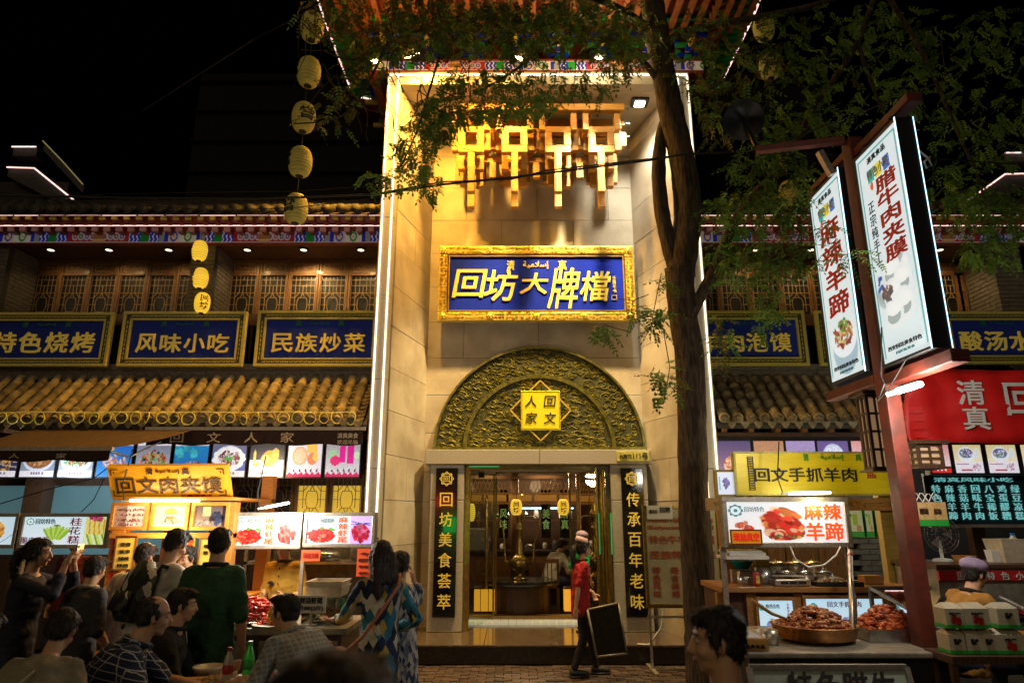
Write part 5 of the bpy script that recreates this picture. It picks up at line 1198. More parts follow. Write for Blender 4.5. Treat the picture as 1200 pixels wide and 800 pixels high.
a, b, c, d = rect(218, 629, 234, 640, SYo+.1); t = thing('red_notice', 'small red and white notice hanging in the orange stall', 'notice', ((a+b)/2, SYo, c)); MB().box(a, b, SYo+.0, SYo+.012, c, d).build('card', M['stall_board'], t); letters('真空', a+.02, b-.02, c+.02, d-.02, M['red_lit'], t, SYo-.002, bold=.04)
lamp('stall_lamp', 'POINT', ((xa+xb)/2, SYo-.25, 1.72), 22, (1,.62,.22), size=.1); q = thing('stall_bulb', 'bare warm bulb hanging inside the orange stall', 'lamp', ((xa+xb)/2, SYo+.5, 1.8)); MB().ell(((xa+xb)/2, SYo+.5, 1.84), (.03,.03,.04)).build('bulb', M['lamp_amber'], q); MB().tube([((xa+xb)/2, SYo+.5, 1.88), ((xa+xb)/2, SYo+.5, 1.99)], .01, 6).build('socket', M['black'], q)
tube_lamp((xa+.2, SYo-.1, W(200,586,SYo).z-.005), (xb-.3, SYo-.1, W(200,586,SYo).z-.005), .012, 'thin white tube lamp under the name board of the orange stall', 3, (1,.75,.4))
# goods on the orange stall counter
def heap(name, lab, c, rx, ry, h, size, mt, n, seed=0, cat='food', grp=None, kind='lump', parent=None):
    r = random.Random(seed); mb = MB()
    for i in range(n):
        t_ = r.random()*2*pi; q_ = math.sqrt(r.random()); x, y = q_*cos(t_), q_*sin(t_); z = h*(1-q_**1.6)*r.uniform(.75,1.05)
        R = Matrix.Rotation(r.random()*6, 3, 'Z') @ Matrix.Rotation(r.uniform(-.8,.8), 3, 'X'); s_ = size*r.uniform(.7,1.3); p = V((c[0]+x*rx, c[1]+y*ry, c[2]+z))
        if kind == 'cray':
            P_ = [p+R@V((s_*1.1*cos(a), s_*.9*sin(a), 0)) for a in (.2,.9,1.6,2.3,2.9)]; mb.tube(P_, [s_*.35,s_*.42,s_*.4,s_*.3,s_*.12], 6, r.randint(0,1)); mb.ell(P_[0], (s_*.5,s_*.35,s_*.3), 6, 4, R, r.randint(0,1))
            for k in (-1,1): mb.tube([P_[0], P_[0]+R@V((s_*1.3,k*s_*.6,s_*.2))], [s_*.08,s_*.16], 4, 0)
        elif kind == 'meat':
            mb.ell(p, (s_*1.3,s_*.6,s_*.5), 7, 5, R, r.randint(0,2)); mb.ell(p+R@V((s_*1.1,0,0)), (s_*.55,s_*.45,s_*.4), 6, 4, R, r.randint(0,2)); mb.ell(p+R@V((-s_*1.0,s_*.3,.0)), (s_*.5,s_*.3,s_*.3), 6, 4, R, r.randint(0,2))
        else: mb.ell(p, (s_,s_*.8,s_*.6), 6, 4, R, r.randint(0,2) if len(mt) > 2 else 0)
    o = mb.build(name, mt, parent, True)
    if parent is None: tag(o, lab, cat, grp)
    o['kind'] = 'stuff'; return o
M['cray'] = mat('cray', (.62,.035,.006), .4, 0, (.80,.12,.02), 30, coat=.15, bump=.2); M['cray2'] = mat('cray2', (.48,.02,.004), .4, coat=.1)
M['meat1'] = mat('meat1', (.30,.07,.015), .32, 0, (.46,.15,.03), 30, coat=.4, bump=.3); M['meat2'] = mat('meat2', (.18,.035,.01), .35, coat=.4); M['meat3'] = mat('meat3', (.50,.22,.07), .4, 0, (.34,.11,.03), 40, coat=.3)
M['red_meat'] = mat('red_meat', (.38,.05,.008), .3, 0, (.55,.12,.02), 30, coat=.5, bump=.3)
M['bun'] = mat('bun', (.62,.42,.18), .7, 0, (.45,.25,.08), 20)
for i, px in enumerate((150, 183, 235)):
    p = W(px, 700, SYo+.3); heap('bun_pile', ['pile of flat buns at the left of the orange stall counter','pile of flat buns in the middle of the orange stall counter','pile of flat buns behind the man in the green polo'][i], (p.x, SYo+.3, 1.08), .12, .12, .1, .05, [M['bun'],M['bun'],M['meat3']], 24, i, 'food', 'bun piles')

# ================================================================ LEFT COUNTER, CRAYFISH, FRONT TABLE
ct = thing('crayfish_counter', 'low metal counter with crayfish and boxes behind the seated diners', 'counter', (-2.1, 6.1, 0)); CZ = .98
cx0, cx1 = W(268, 725, 5.9).x, W(412, 725, 5.9).x
MB().box(cx0, cx1, 5.75, 6.5, CZ-.05, CZ).build('worktop', M['alu_dull'], ct, bev=.005); MB().box(cx0+.05, cx1-.05, 5.8, 6.45, .1, CZ-.052).build('base', M['wood_dark'], ct)
for i in range(4): MB().box(cx0+.08+i*(cx1-cx0-.1)/4, cx0+i*(cx1-cx0-.1)/4+(cx1-cx0)/4, 5.78, 5.798, .2, CZ-.1).build('front_panel', M['alu_dull'], ct)
def pltp(px, py, Z): return G(px, py, Z)
p = G(306, 722, CZ+.02)
q = thing('crayfish_tray', 'oval tray heaped with bright red crayfish on the counter', 'tray', (p.x, 6.05, CZ)); MB().lathe([(0,0),(.2,0),(.25,.03),(.24,.034),(.19,.01),(0,.01)], (p.x, 6.05, CZ+.002), 24).build('tray', M['steel'], q, True)
heap('crayfish_heap', 'heap of bright red boiled crayfish beside the green polo man', (p.x, 6.05, CZ+.03), .23, .2, .18, .032, [M['cray'], M['cray2']], 150, 3, kind='cray')
p = G(308, 733, CZ+.02); q = tag(MB().lathe([(0,0),(.12,0),(.17,.02),(.16,.025),(0,.008)], (p.x+.05, 5.87-.02, CZ+.002), 20).build('plate', M['white']), 'white plate of crayfish at the front edge of the counter', 'plate')
heap('crayfish_portion', 'smaller portion of orange red crayfish on the front plate', (p.x+.05, 5.85, CZ+.02), .13, .08, .06, .024, [M['cray'], M['cray']], 40, 4, kind='cray')
a, b, c, d = rect(347, 697, 382, 718, 5.85)
t = thing('price_card', 'grey paper price card for crayfish standing on the counter', 'price card', ((a+b)/2, 5.85, c)); MB().box(a, b, 5.85, 5.86, c, d).build('card', M['paper'], t); letters('鲜活虾尾', a+.03, b-.03, (c+d)/2+.005, d-.015, M['black_ink'], t, 5.848, bold=.02); letters('价88(2斤)', a+.02, b-.02, c+.015, (c+d)/2-.01, M['black_ink'], t, 5.848, bold=.02); MB().box((a+b)/2-.05, (a+b)/2+.05, 5.861, 5.93, CZ+.003, CZ+.012).build('stand', M['alu'], t); MB().bar(((a+b)/2, 5.868, CZ), ((a+b)/2, 5.868, c+.05), .02, .01).build('stand', M['alu'], t)
M['plastic_white'] = mat('plastic_white', (.62,.55,.42), .4, 0, (.5,.43,.32), 20); M['tank'] = glass('tank', (.7,.8,.7), .12)
p = W(382, 695, 6.0); q = thing('food_tank', 'clear plastic food tank holding brown pieces beside the price card', 'container', (p.x, 6.1, CZ))
for (a_, b_, c_, d_) in ((-.19,.19,-.12,-.115),(-.19,.19,.115,.12),(-.19,-.185,-.12,.12),(.185,.19,-.12,.12)): MB().box(p.x+a_, p.x+b_, 6.1+c_, 6.1+d_, CZ+.002, CZ+.20).build('side', M['tank'], q)
heap('fried_pieces', 'brown fried pieces inside the clear tank', (p.x, 6.1, CZ+.03), .15, .09, .1, .03, [M['meat3'],M['meat1'],M['bun']], 60, 6)
for i in range(2):
    z = CZ+.215+i*.045; mb = MB(); x = p.x; mb.lathe([(.0,0),(.19,0),(.215,.075),(.225,.075),(.225,.08),(.2,.08),(.185,.01),(0,.01)], (x, 6.08, z), 4, R=Matrix.Rotation(pi/4, 3, 'Z')); o = mb.build('plastic_tray', M['plastic_white']); tag(o, ['lower of two stacked off white plastic trays on the tank','upper of two stacked off white plastic trays on the tank'][i], 'tray', 'stacked plastic trays')
for i, (x0, y0, x1, y1, l, s_) in enumerate(((353,644,375,657,'small red paper notice under the gap between the crayfish signs','微信支付'),(418,645,435,675,'tall red paper notice beside the woman in the patterned shirt','今日特价'))):
    a, b, c, d = rect(x0, y0, x1, y1, 6.88); M['red_paper'] = mat('red_paper', (.80,.09,.02), .6, emit=.10, ecol=(1,.1,.02)); t = thing('red_paper_notice', l, 'notice', ((a+b)/2, 6.88, c)); MB().box(a, b, 6.88, 6.884, c, d+(.02 if i else 0)).build('sheet', M['red_paper'], t)
    for k, ch in enumerate(s_ if i else [s_]): h = (d-c)/len(s_) if i else (d-c); letters(ch if not i else s_[k]*1, a+.02, b-.02, d-h*(k+1)+h*.3, d-h*k-h*.25, M['red_ink'] if not i else M['black_ink'], t, 6.878, bold=.01)
# kitchen things behind the vendor
ks = thing('kitchen_shelf', 'steel kitchen shelf with pots behind the vendor in yellow', 'shelf', (-2.4, 8.2, 0)); a, b = W(290, 690, 8.2).x, W(436, 690, 8.2).x
for z in (.5, .95, 1.32): MB().box(a, b, 8.0, 8.45, z, z+.03).build('shelf', M['steel'], ks)
for x in (a, b-.04): 
    for y in (8.0, 8.41): MB().box(x, x+.04, y, y+.04, 0, 1.6).build('upright', M['steel'], ks)
MB().box(a+.1, b-.1, 8.47, 8.5, .5, 1.6).build('back_panel', M['alu_dull'], ks)
for i, (px, r_, h_, l) in enumerate(((308,.10,.16,'glass jar on the upper shelf beside the vendor in yellow'),(330,.09,.1,'steel bowl on the kitchen shelf behind the vendor in yellow'),(378,.2,.10,'wide steel pot lid on the shelf behind the plastic trays'),(425,.15,.2,'dark steamer pot on the shelf beside the red paper'))):
    x = W(px, 665, 8.2).x; tag(MB().lathe([(r_*.9,0),(r_,h_*.2),(r_,h_*.8),(r_*.8,h_),(0,h_*1.15)], (x, 8.2, 1.351), 20).build('pot', M['tank' if i == 0 else 'steel' if i < 3 else 'alu_dull'], None, True), l, 'pot')
# front table
TZ = .80
tb = thing('dining_bench_table', 'pale topped street table with bottles and plates between the seated diners', 'table', (-1.7, 4.75, 0)); x0, x1 = W(238, 785, 4.9).x, W(424, 785, 4.9).x
MB().box(x0, x1, 4.42, 5.02, TZ-.035, TZ).build('tabletop', M['alu_dull'], tb, bev=.006)
for x in (x0+.06, x1-.06):
    for y in (4.48, 4.96): MB().box(x-.02, x+.02, y-.02, y+.02, 0, TZ-.036).build('leg', M['alu'], tb)
M['green_bottle'] = mat('green_bottle', (.02,.45,.03), .12, 0, coat=.6, emit=.05); M['yellow_drink'] = mat('yellow_drink', (.75,.45,.02), .2, coat=.4); M['cola'] = mat('clear_plastic', (.45,.40,.34), .15, coat=.5); M['red_label'] = mat('red_label', (.4,.02,.02), .4); M['green_label'] = mat('green_label', (.03,.35,.05), .4)
def bottle(x, y, z, h, r, m_, capm, lab, labm=None):
    t = thing('bottle', lab, 'bottle', (x, y, z)); MB().lathe([(r*.8,0),(r,.01),(r,h*.28),(r*.92,h*.33),(r,h*.38),(r,h*.62),(r*.75,h*.76),(r*.38,h*.88),(r*.36,h*.93),(0,h*.93)], (x,y,z+.001), 16).build('body', M[m_], t, True)
    MB().lathe([(r*.45,h*.91),(r*.45,h),(0,h)], (x,y,z), 12).build('cap', M[capm], t)
    if labm: MB().lathe([(r*1.02,h*.36),(r*1.03,h*.58)], (x,y,z), 16).build('wrapper', M[labm], t, True)
    return t
def on(px, Y, Z): return W(px, 780, Y).x
bottle(W(294,770,4.75).x, 4.72, TZ, .26, .034, 'green_bottle', 'green_label', 'bright green plastic bottle standing on the front table', 'green_label')
bottle(W(267,770,4.6).x, 4.62, TZ, .24, .032, 'cola', 'red_label', 'clear plastic bottle with red cap and red wrapper on the front table', 'red_label')
p = G(316, 748, CZ); bottle(W(316,740,5.8).x, 5.80, CZ, .17, .028, 'yellow_drink', 'white', 'small yellow drink bottle at the front edge of the crayfish counter', 'yellow_drink')
def plate(x, y, z, r, lab): return tag(MB().lathe([(0,0),(r*.7,0),(r,.02),(r*.97,.025),(r*.68,.008),(0,.008)], (x,y,z+.001), 24).build('plate', M['white'], None, True), lab, 'plate')
x = W(246,775,4.6).x; plate(x, 4.58, TZ, .13, 'white plate of pale flat noodles near the plaid shirt man'); heap('noodles', 'pale flat noodles heaped on the plate near the plaid shirt man', (x, 4.58, TZ+.015), .10, .09, .06, .028, [M['bun'],M['cream_shirt'],M['bun']], 50, 8)
x = W(318,765,4.8).x; plate(x, 4.86, TZ, .12, 'plate of reddish shells in the middle of the front table'); heap('shell_scraps', 'reddish crayfish shells on the plate in the middle of the front table', (x, 4.86, TZ+.012), .10, .08, .04, .018, [M['meat1'],M['cray'],M['meat3']], 60, 9)
x = W(252,758,5.0).x; tag(MB().lathe([(.05,0),(.09,.05),(.10,.07),(.09,.068),(.05,.01),(0,.01)], (x,4.92,TZ+.001), 20).build('bowl', M['plastic_white'], None, True), 'round pale bowl at the back edge of the front table', 'bowl')
for i in range(3): x = W(330+i*22,770,4.6).x; tag(MB().lathe([(.03,0),(.045,.04),(.04,.04),(.027,.005),(0,.005)], (x,4.6+.1*(i % 2),TZ+.001), 14).build('small_dish', M['plastic_white'], None, True), ['small dish just right of the green bottle','small dish in front of the grey plaid shirt diner','small dish at the right end of the front table'][i], 'dish', 'small dishes on the front table')
# ================================================================ RIGHT STALL
rs = thing('mutton_stall', 'timber mutton stall with yellow name board under the right canopy roof', 'food stall', (2.6, 7.0, 0))
def post(par, px, py, Y, w_, z0, z1, mt, nm='post', d=.1):
    x = W(px, py, Y).x; return MB().box(x-w_/2, x+w_/2, Y, Y+d, z0, z1).build(nm, M[mt], par, bev=.004)
CW = 7.05
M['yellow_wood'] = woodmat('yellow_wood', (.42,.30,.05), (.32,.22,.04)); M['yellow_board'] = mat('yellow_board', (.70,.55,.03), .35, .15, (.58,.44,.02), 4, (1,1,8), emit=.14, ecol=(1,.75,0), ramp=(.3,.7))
for px in (853, 870, 893): post(rs, px, 640, CW, .12, 0, 2.2, 'yellow_wood' if px != 853 else 'wood_stall')
post(rs, 1045, 640, CW, .14, 0, 2.2, 'yellow_wood'); post(rs, 1150, 640, 7.4, .14, 0, 2.6, 'wood_dark')
a, b, c, d = rect(862, 530, 1046, 579, 6.95); MB().box(a, b, 6.95, 7.02, c, d).build('name_board', M['yellow_board'], rs, bev=.006); MB().ring(a-.01, b+.01, c-.01, d+.01, 6.94, 7.03, .02).build('board_edge', M['frame_gold'], rs)
mb = MB(); x = a+.13
for i in range(14): z = c+.04+i*(d-c-.08)/14; mb.ring(x, x+.06, z, z+.022, 6.938, 6.949, .006)
mb.build('fret_strip', M['wood_dark'], rs, stuff=True)
letters('回文手抓羊肉', W(884,555,6.95).x, W(1003,555,6.95).x, W(900,564,6.95).z, W(900,548,6.95).z, M['black_ink'], rs, 6.945, bold=.025); letters('盐', W(1015,555,6.95).x, W(1026,555,6.95).x, W(900,560,6.95).z, W(900,549,6.95).z, M['red_ink'], rs, 6.945)
M['green_ink'] = mat('green_ink', (.03,.35,.03), .5)
for s_, x0, x1 in (('清',941,947),('真',1002,1009),('ﺔﻴﻣﻼﺳﺇ',961,988)): letters(s_, W(x0,536,6.95).x, W(x1,536,6.95).x, W(900,540,6.95).z, W(900,532,6.95).z, M['green_ink'], rs, 6.945, bold=.02)
a, b, c, d = rect(838, 550, 863, 582, 7.0); MB().ring(a, b, c, d, 6.99, 7.05, .025).build('side_box_frame', M['yellow_wood'], rs); im = Img(24,30,(.7,.75,.9)); im.heap(.5,.5,.2,.25,[(.2,.15,.45),(.1,.08,.3)],40,.08); im.rc(.1,.2,.16,.8,(.2,.5,.5)); pic_rect(im, 'side_picture', M['print_bright'], rs, a+.025, b-.025, c+.025, d-.025, 6.995)
mb = MB(); a, b, c, d = rect(1000, 583, 1048, 598, 7.0); mb.box(a-1.5, b, 7.0, 7.04, c, d)
for i in range(26): curl(mb, (a-1.4+i*.08, 6.998, (c+d)/2), .035, (1,0,0), (0,0,1), 8, 1.2, .006)
mb.build('carved_rail', M['wood_gold'], rs)
# counter
z0, z1 = W(960,752,6.7).z, W(960,693,6.7).z; cx0, cx1 = W(845,720,6.7).x, W(1078,720,6.7).x
MB().box(cx0, cx1, 6.62, 7.35, z1, z1+.05).build('counter_top', M['wood_stall'], rs, bev=.006); MB().box(cx0+.02, cx1-.02, 6.74, 7.3, 0, z1-.002).build('counter_body', M['wood_dark'], rs)
for px in (847, 882, 938, 1044): post(rs, px, 720, 6.68, .09, 0, z1-.003, 'wood_stall', 'counter_post', .055)
MB().box(cx0, cx1, 6.70, 6.735, z0-.09, z0-.01).build('counter_rail', M['wood_stall'], rs)
def p_ad(k):
    def f(im):
        im.grad((.50,.72,.85),(.62,.80,.90)); im.heap(.55,.72,.45 if k else .3,.2,[(.28,.28,.55),(.45,.45,.7),(.18,.15,.4)],90,.08); im.el(.10,.2,.09,.09,(.02,.35,.35)); im.noise(.05)
    return f
sign_box(886, 699, 934, 750, 6.66, 'lit blue white menu panel at the left of the mutton counter front', p_ad(0), [('陕西名吃',.22,.10,.62,.22,'teal_ink',False,.02),('手抓羊肉',.82,.08,.90,.42,'magenta_ink',True,0)], 'wood_stall', 'print_lit', (44,46), .03, cell=1)
sign_box(942, 697, 1040, 750, 6.66, 'lit blue white menu panel in the middle of the mutton counter front', p_ad(1), [('回文手抓羊肉',.28,.07,.72,.22,'magenta_ink',False,.02)], 'wood_stall', 'print_lit', (90,46), .03)
sign_box(1048, 700, 1078, 750, 6.66, 'narrow lit blue white menu panel behind the red post', p_ad(0), [], 'wood_stall', 'print_lit', (30,46), .03)
# things on the counter
zc = z1+.051
def pot(px, Y, r, h, m_, lab, grp=None, lid=None, name='pot', cat='pot'):
    x = W(px, 690, Y).x; t = thing(name, lab, cat, (x, Y, zc), 0, grp); MB().lathe([(0,.002),(r*.95,.002),(r,.01),(r,h),(r*.96,h),(r*.95,.02),(0,.02)], (x,Y,zc), 20).build('body', M[m_], t, True)
    if lid: MB().lathe([(r*1.03,h),(r*1.03,h+.012),(r*.4,h+.03),(.015,h+.03),(.015,h+.05),(0,h+.05)], (x,Y,zc), 20).build('lid', M[lid], t, True)
    for s in (-1, 1): MB().tube([(x+s*r, Y-.02, zc+h*.7), (x+s*(r+.03), Y, zc+h*.72), (x+s*r, Y+.02, zc+h*.7)], .005, 6).build('handle', M[m_], t)
    return t
pot(896, 6.95, .11, .16, 'steel', 'steel stock pot beside the left stall post', None, None); pot(875, 6.9, .09, .12, 'steel', 'steel pot partly behind the left yellow post')
M['teal_plastic'] = mat('teal_plastic', (.01,.30,.30), .4)
x = W(868, 665, 7.1).x; tag(MB().lathe([(.08,0),(.13,.07),(.14,.08),(.12,.075),(.07,.01),(0,.01)], (x, 7.1, zc+.13), 20).build('plastic_bowl', M['teal_plastic'], None, True), 'teal plastic bowl stacked behind the left stall post', 'bowl'); tag(MB().box(x-.13, x+.13, 7.0, 7.22, zc+.002, zc+.128).build('storage_box', M['plastic_white'], bev=.01), 'pale storage box under the teal bowl', 'box')
for i, px in enumerate((912, 934, 955, 922, 945, 968)):
    pot(px, 7.12 if i < 3 else 6.98, .105 if i < 3 else .08, .17 if i < 3 else .09, 'alu', ['gold lidded tin at the left of the back row on the counter','gold lidded tin in the middle of the back row on the counter','gold lidded tin at the right of the back row on the counter','glass tub in the front row left, beside the scale','glass tub in the front row middle','glass tub in the front row right, beside the snack tray'][i], 'tins on the mutton counter', 'brass' if i < 3 else 'steel', 'tin', 'tin')
x = W(886, 688, 6.75).x; t = thing('drink_can', 'red can with yellow characters on the mutton counter', 'can', (x, 6.72, zc)); MB().lathe([(.026,0),(.032,.006),(.032,.115),(.026,.122),(0,.12)], (x,6.72,zc), 16).build('body', M['red_label'], t, True); letters('吉祥', x-.018, x+.018, zc+.02, zc+.10, M['goldtext'], t, 6.686, vertical=True)
x = W(927, 690, 6.75).x; t = thing('kitchen_scale', 'flat white electronic scale with three dark displays on the counter', 'scale', (x, 6.78, zc)); MB().box(x-.17, x+.17, 6.68, 6.9, zc+.002, zc+.06).build('body', M['alu'], t, bev=.008); MB().box(x-.14, x+.14, 6.72, 6.9, zc+.075, zc+.085).build('pan', M['steel'], t); MB().box(x-.03, x+.03, 6.78, 6.84, zc+.06, zc+.0745).build('stem', M['black'], t)
for i in range(3): MB().box(x-.12+i*.085, x-.05+i*.085, 6.674, 6.679, zc+.02, zc+.045).build('display', M['black'], t)
x = W(980, 688, 6.75).x; tag(MB().box(x-.21, x+.21, 6.66, 6.9, zc+.002, zc+.02).box(x-.21,x+.21,6.65,6.66,zc,zc+.04).box(x-.21,x+.21,6.9,6.91,zc,zc+.04).box(x-.22,x-.21,6.65,6.91,zc,zc+.04).box(x+.21,x+.22,6.65,6.91,zc,zc+.04).build('baking_tray', M['black']), 'black tray of small snacks on the mutton counter', 'tray')
heap('snack_pieces', 'pale brown snacks heaped on the black tray', (x, 6.78, zc+.02), .19, .11, .05, .018, [M['bun'],M['meat3'],M['plastic_white']], 110, 12)
x = W(1017, 690, 7).x; tag(MB().box(x-.09, x+.09, 6.85, 7.0, zc+.002, zc+.08).build('carton', M['wood_stall'], bev=.004), 'small ochre carton at the right of the mutton counter', 'carton')
# white sign
def p_hoof(im):
    im.grad((.82,.84,.88),(.86,.84,.84)); star8(im, .075,.22,.14,(.05,.25,.28)); im.el(.17,.66,.13,.09,(.55,.03,.02),.2); im.heap(.13,.58,.14,.08,[(.6,.1,.05),(.75,.3,.2)],20,.06)
    im.el(.48,.75,.42,.20,(.25,.02,.02)); im.heap(.47,.55,.36,.36,[(.75,.05,.02),(.55,.02,.01),(.85,.25,.06),(.9,.5,.3),(.35,.02,.01)],150,.13,.35); im.heap(.48,.86,.36,.06,[(.1,.15,.03),(.3,.02,.02)],40,.04); im.noise(.05)
M['red_orange_lit'] = mat('red_orange_lit', (.85,.06,.0), .5, emit=.6, ecol=(1,.10,.0))
sgn = sign_box(847, 582, 996, 641, 6.55, 'large white lit sign of spicy trotters with red characters on the mutton stall', p_hoof, [('回坊特色',.15,.12,.32,.25,'teal_ink',False,0),('麻辣',.66,.06,.97,.44,'red_orange_lit',False,.06),('羊蹄',.66,.52,.97,.95,'red_orange_lit',False,.06)], 'alu', 'print_bright', (150,62), .045)
a, b, c, d = rect(856, 620, 893, 638, 6.5); t = thing('hand_notice', 'small orange notice with red characters clipped to the white sign', 'notice', ((a+b)/2, 6.5, c)); MB().box(a, b, 6.5, 6.515, c, d).build('card', M['stall_board'], t); MB().ring(a, b, c, d, 6.494, 6.5, .012).build('edge', M['wood_dark'], t); letters('现抽真空', a+.03, b-.03, c+.035, d-.03, M['red_lit'], t, 6.497, bold=.05)
for px, l in ((848, 'metal leg under the left end of the white sign'), (994, 'metal leg under the right end of the white sign')):
    x = W(px, 650, 6.6).x; tag(MB().box(x-.022, x+.022, 6.6, 6.64, .8 if px > 900 else 0, W(px,641,6.6).z).build('support_pole', M['alu'], bev=.003), l, 'pole', 'legs of the white sign')
pr = [W(926,640,6.5), W(932,655,6.5), W(948,664,6.5), W(965,662,6.5), W(980,650,6.5), W(985,640,6.5)]; tag(MB().tube(pr, .008, 6).build('power_cord', M['white'], None, True), 'pale cord sagging below the white sign', 'cord')
a, b, c, d = rect(850, 643, 899, 655, 6.6); tag(MB().box(a, b, 6.55, 6.9, c, c+.03).box(a+.03, b-.02, 6.57, 6.88, c+.031, c+.06).box(a+.01, b-.05, 6.58, 6.86, c+.061, c+.08).build('folded_papers', M['paper'], bev=.004), 'folded papers stacked under the left end of the white sign', 'papers')
tube_lamp(W(925,578,6.62), W(972,577,6.62), .014, 'thin tube lamp on top of the white trotter sign', 20, (1,.85,.5))
for k, (x0, x1, kd, l) in enumerate(((840,882,'beef','lit picture of fried slices above the yellow name board, leftmost'),(883,921,'tofu','lit picture of pink slices above the yellow name board'),(921,958,'violet','lit picture of violet food above the yellow name board'),(958,997,'dumpling','lit picture of round white dumplings above the yellow name board'),(998,1040,'redpot','lit picture at the right end above the yellow name board'))): menu_box(x0, 515, x1, 560, 9.4, kd, l, 'lit pictures over the mutton stall')
# back wall of right shops
rb = thing('shop_front', 'dark timber and grey brick back wall of the right hand stalls', 'shop front', (5, 10.3, 0))
a, b = W(846, 660, 9.3).x, W(1000, 660, 9.3).x
for i in range(4): x0 = a+(b-a)*i/4; MB().box(x0, x0+(b-a)/4-.02, 9.3, 9.36, 0, 2.2).build('door_panel', M['wood'], rb); MB().ring(x0+.06, x0+(b-a)/4-.08, .9, 1.5, 9.285, 9.3, .025).build('panel_moulding', M['wood'], rb)
mb = MB(); r = random.Random(2)
for k in range(34):
    x = b+(.12 if k % 2 else 0)
    while x < 4.9: mb.box(x, x+.232, 9.3-r.uniform(0,.008), 9.4, .1+k*.07, .162+k*.07); x += .24
mb.build('brickwork', M['brick'], rb, stuff=True); MB().box(a, 9.5, 9.41, 9.6, 0, 3.0).build('core_wall', M['dark'], rb); MB().box(TX1+.02, 6.6, 9.3, 10.3, 2.93, 2.98).build('ceiling', M['soffit'], rb)
for i, (x0, x1) in enumerate(((993,1012),(1014,1024),(1026,1046),(1047,1058))):
    a, b, c, d = rect(x0, 597, x1, 629, 7.6); t = thing('gift_box', ['cream and green food gift box hanging behind the white sign, leftmost','narrow green food box between two cream gift boxes','cream and green food gift box hanging left of the red post','cream and green food gift box partly behind the red post'][i], 'box', ((a+b)/2, 7.6, c), 0, 'gift boxes on the rail'); MB().box(a, b, 7.6, 7.75, c, d).build('carton', M['green_label'], t)
    im = Img(24,34,(.6,.62,.35)); im.rc(0,.8,1,1,(.05,.3,.04)); im.rc(.35,.15,.65,.55,(.35,.5,.05)); im.el(.7,.68,.18,.12,(.5,.3,.12)); im.el(.2,.2,.08,.06,(.02,.2,.05)); pic_rect(im, 'printed_face', M['print_dim'], t, a+.008, b-.008, c, d, 7.597); MB().tube([(a+.03,7.62,d),((a+b)/2-.03,7.62,d+.08),((a+b)/2+.03,7.62,d+.08),(b-.03,7.62,d)], .006, 5).build('handle', M['white'], t)
tag(MB().box(W(990,597,7.7).x, W(1062,597,7.7).x, 7.70, 7.74, W(1000,596,7.7).z+.07, W(1000,596,7.7).z+.10).build('hanging_rail', M['wood_dark']), 'dark rail carrying the cream gift boxes', 'rail')
lamp('shop_lamp', 'POINT', (3.3, 7.9, 2.3), 30, (1,.8,.45), size=.1); lamp('shop_lamp', 'POINT', (5.6, 8.2, 2.3), 16, (.8,.95,1), size=.1)

# ================================================================ FRONT FOOD TABLE (RIGHT)
FZ = .92
ft = thing('food_table', 'metal topped table at the right front carrying the copper pan', 'table', (2.9, 5.5, 0)); x0, x1 = W(869,765,5.2).x, W(1115,765,5.2).x
MB().box(x0, x1, 5.10, 6.3, FZ-.04, FZ).build('tabletop', M['alu_dull'], ft, bev=.01); MB().box(x0+.04, x1-.04, 5.16, 6.25, 0, FZ-.042).build('apron', M['black'], ft)
PY = 5.60; PX = W(955, 748, PY).x
pan = thing('copper_pan', 'wide shallow copper pan heaped with brown stewed trotters', 'pan', (PX, PY, FZ)); M['copper'] = mat('copper', (.62,.30,.09), .32, .8, (.35,.15,.05), 12, bump=.2)
MB().lathe([(0,.005),(.24,.005),(.295,.03),(.315,.115),(.325,.118),(.315,.122),(.305,.115),(.285,.04),(.23,.02),(0,.02)], (PX,PY,FZ), 40).build('body', M['copper'], pan, True)
heap('stewed_trotters', 'mound of glossy brown stewed trotters in the copper pan', (PX, PY, FZ+.07), .28, .25, .17, .028, [M['meat1'],M['meat2'],M['meat3']], 330, 21, kind='meat')
sp = thing('ladle', 'wooden handled ladle resting on the left rim of the copper pan', 'ladle', (PX-.35, PY, FZ+.13)); MB().tube([(PX-.50, PY-.10, FZ+.30), (PX-.34, PY-.06, FZ+.20), (PX-.20, PY, FZ+.15)], [.016,.013,.010], 8).build('handle', M['wood_gold'], sp, True); MB().ell((PX-.17, PY, FZ+.14), (.05,.04,.02)).build('bowl', M['steel'], sp, True)
p = V((W(1046, 748, 5.7).x, 5.7, FZ))
tr = thing('steel_tray', 'rectangular steel tray heaped with red braised trotters right of the copper pan', 'tray', (p.x, 5.75, FZ)); x0, x1 = p.x-.27, p.x+.30; mb = MB(); mb.box(x0, x1, 5.50, 6.0, FZ+.002, FZ+.012)
for (a, b, c, d) in ((x0-.01,x1+.01,5.49,5.5),(x0-.01,x1+.01,6.0,6.01),(x0-.01,x0,5.5,6.0),(x1,x1+.01,5.5,6.0)): mb.box(a, b, c, d, FZ+.002, FZ+.09)
mb.build('pan', M['steel'], tr)
heap('braised_trotters', 'mound of orange red braised trotters in the steel tray', (p.x+.01, 5.76, FZ+.06), .27, .22, .17, .032, [M['red_meat'],M['meat2'],M['red_meat']], 230, 22, kind='meat')
p = G(995, 740, FZ+.05); heap('dark_trotters', 'small dark red pile of trotters between the pan and the steel tray', (p.x+.03, 6.10, FZ+.02), .16, .12, .14, .03, [M['meat2'],M['red_meat'],M['meat2']], 60, 23, kind='meat')
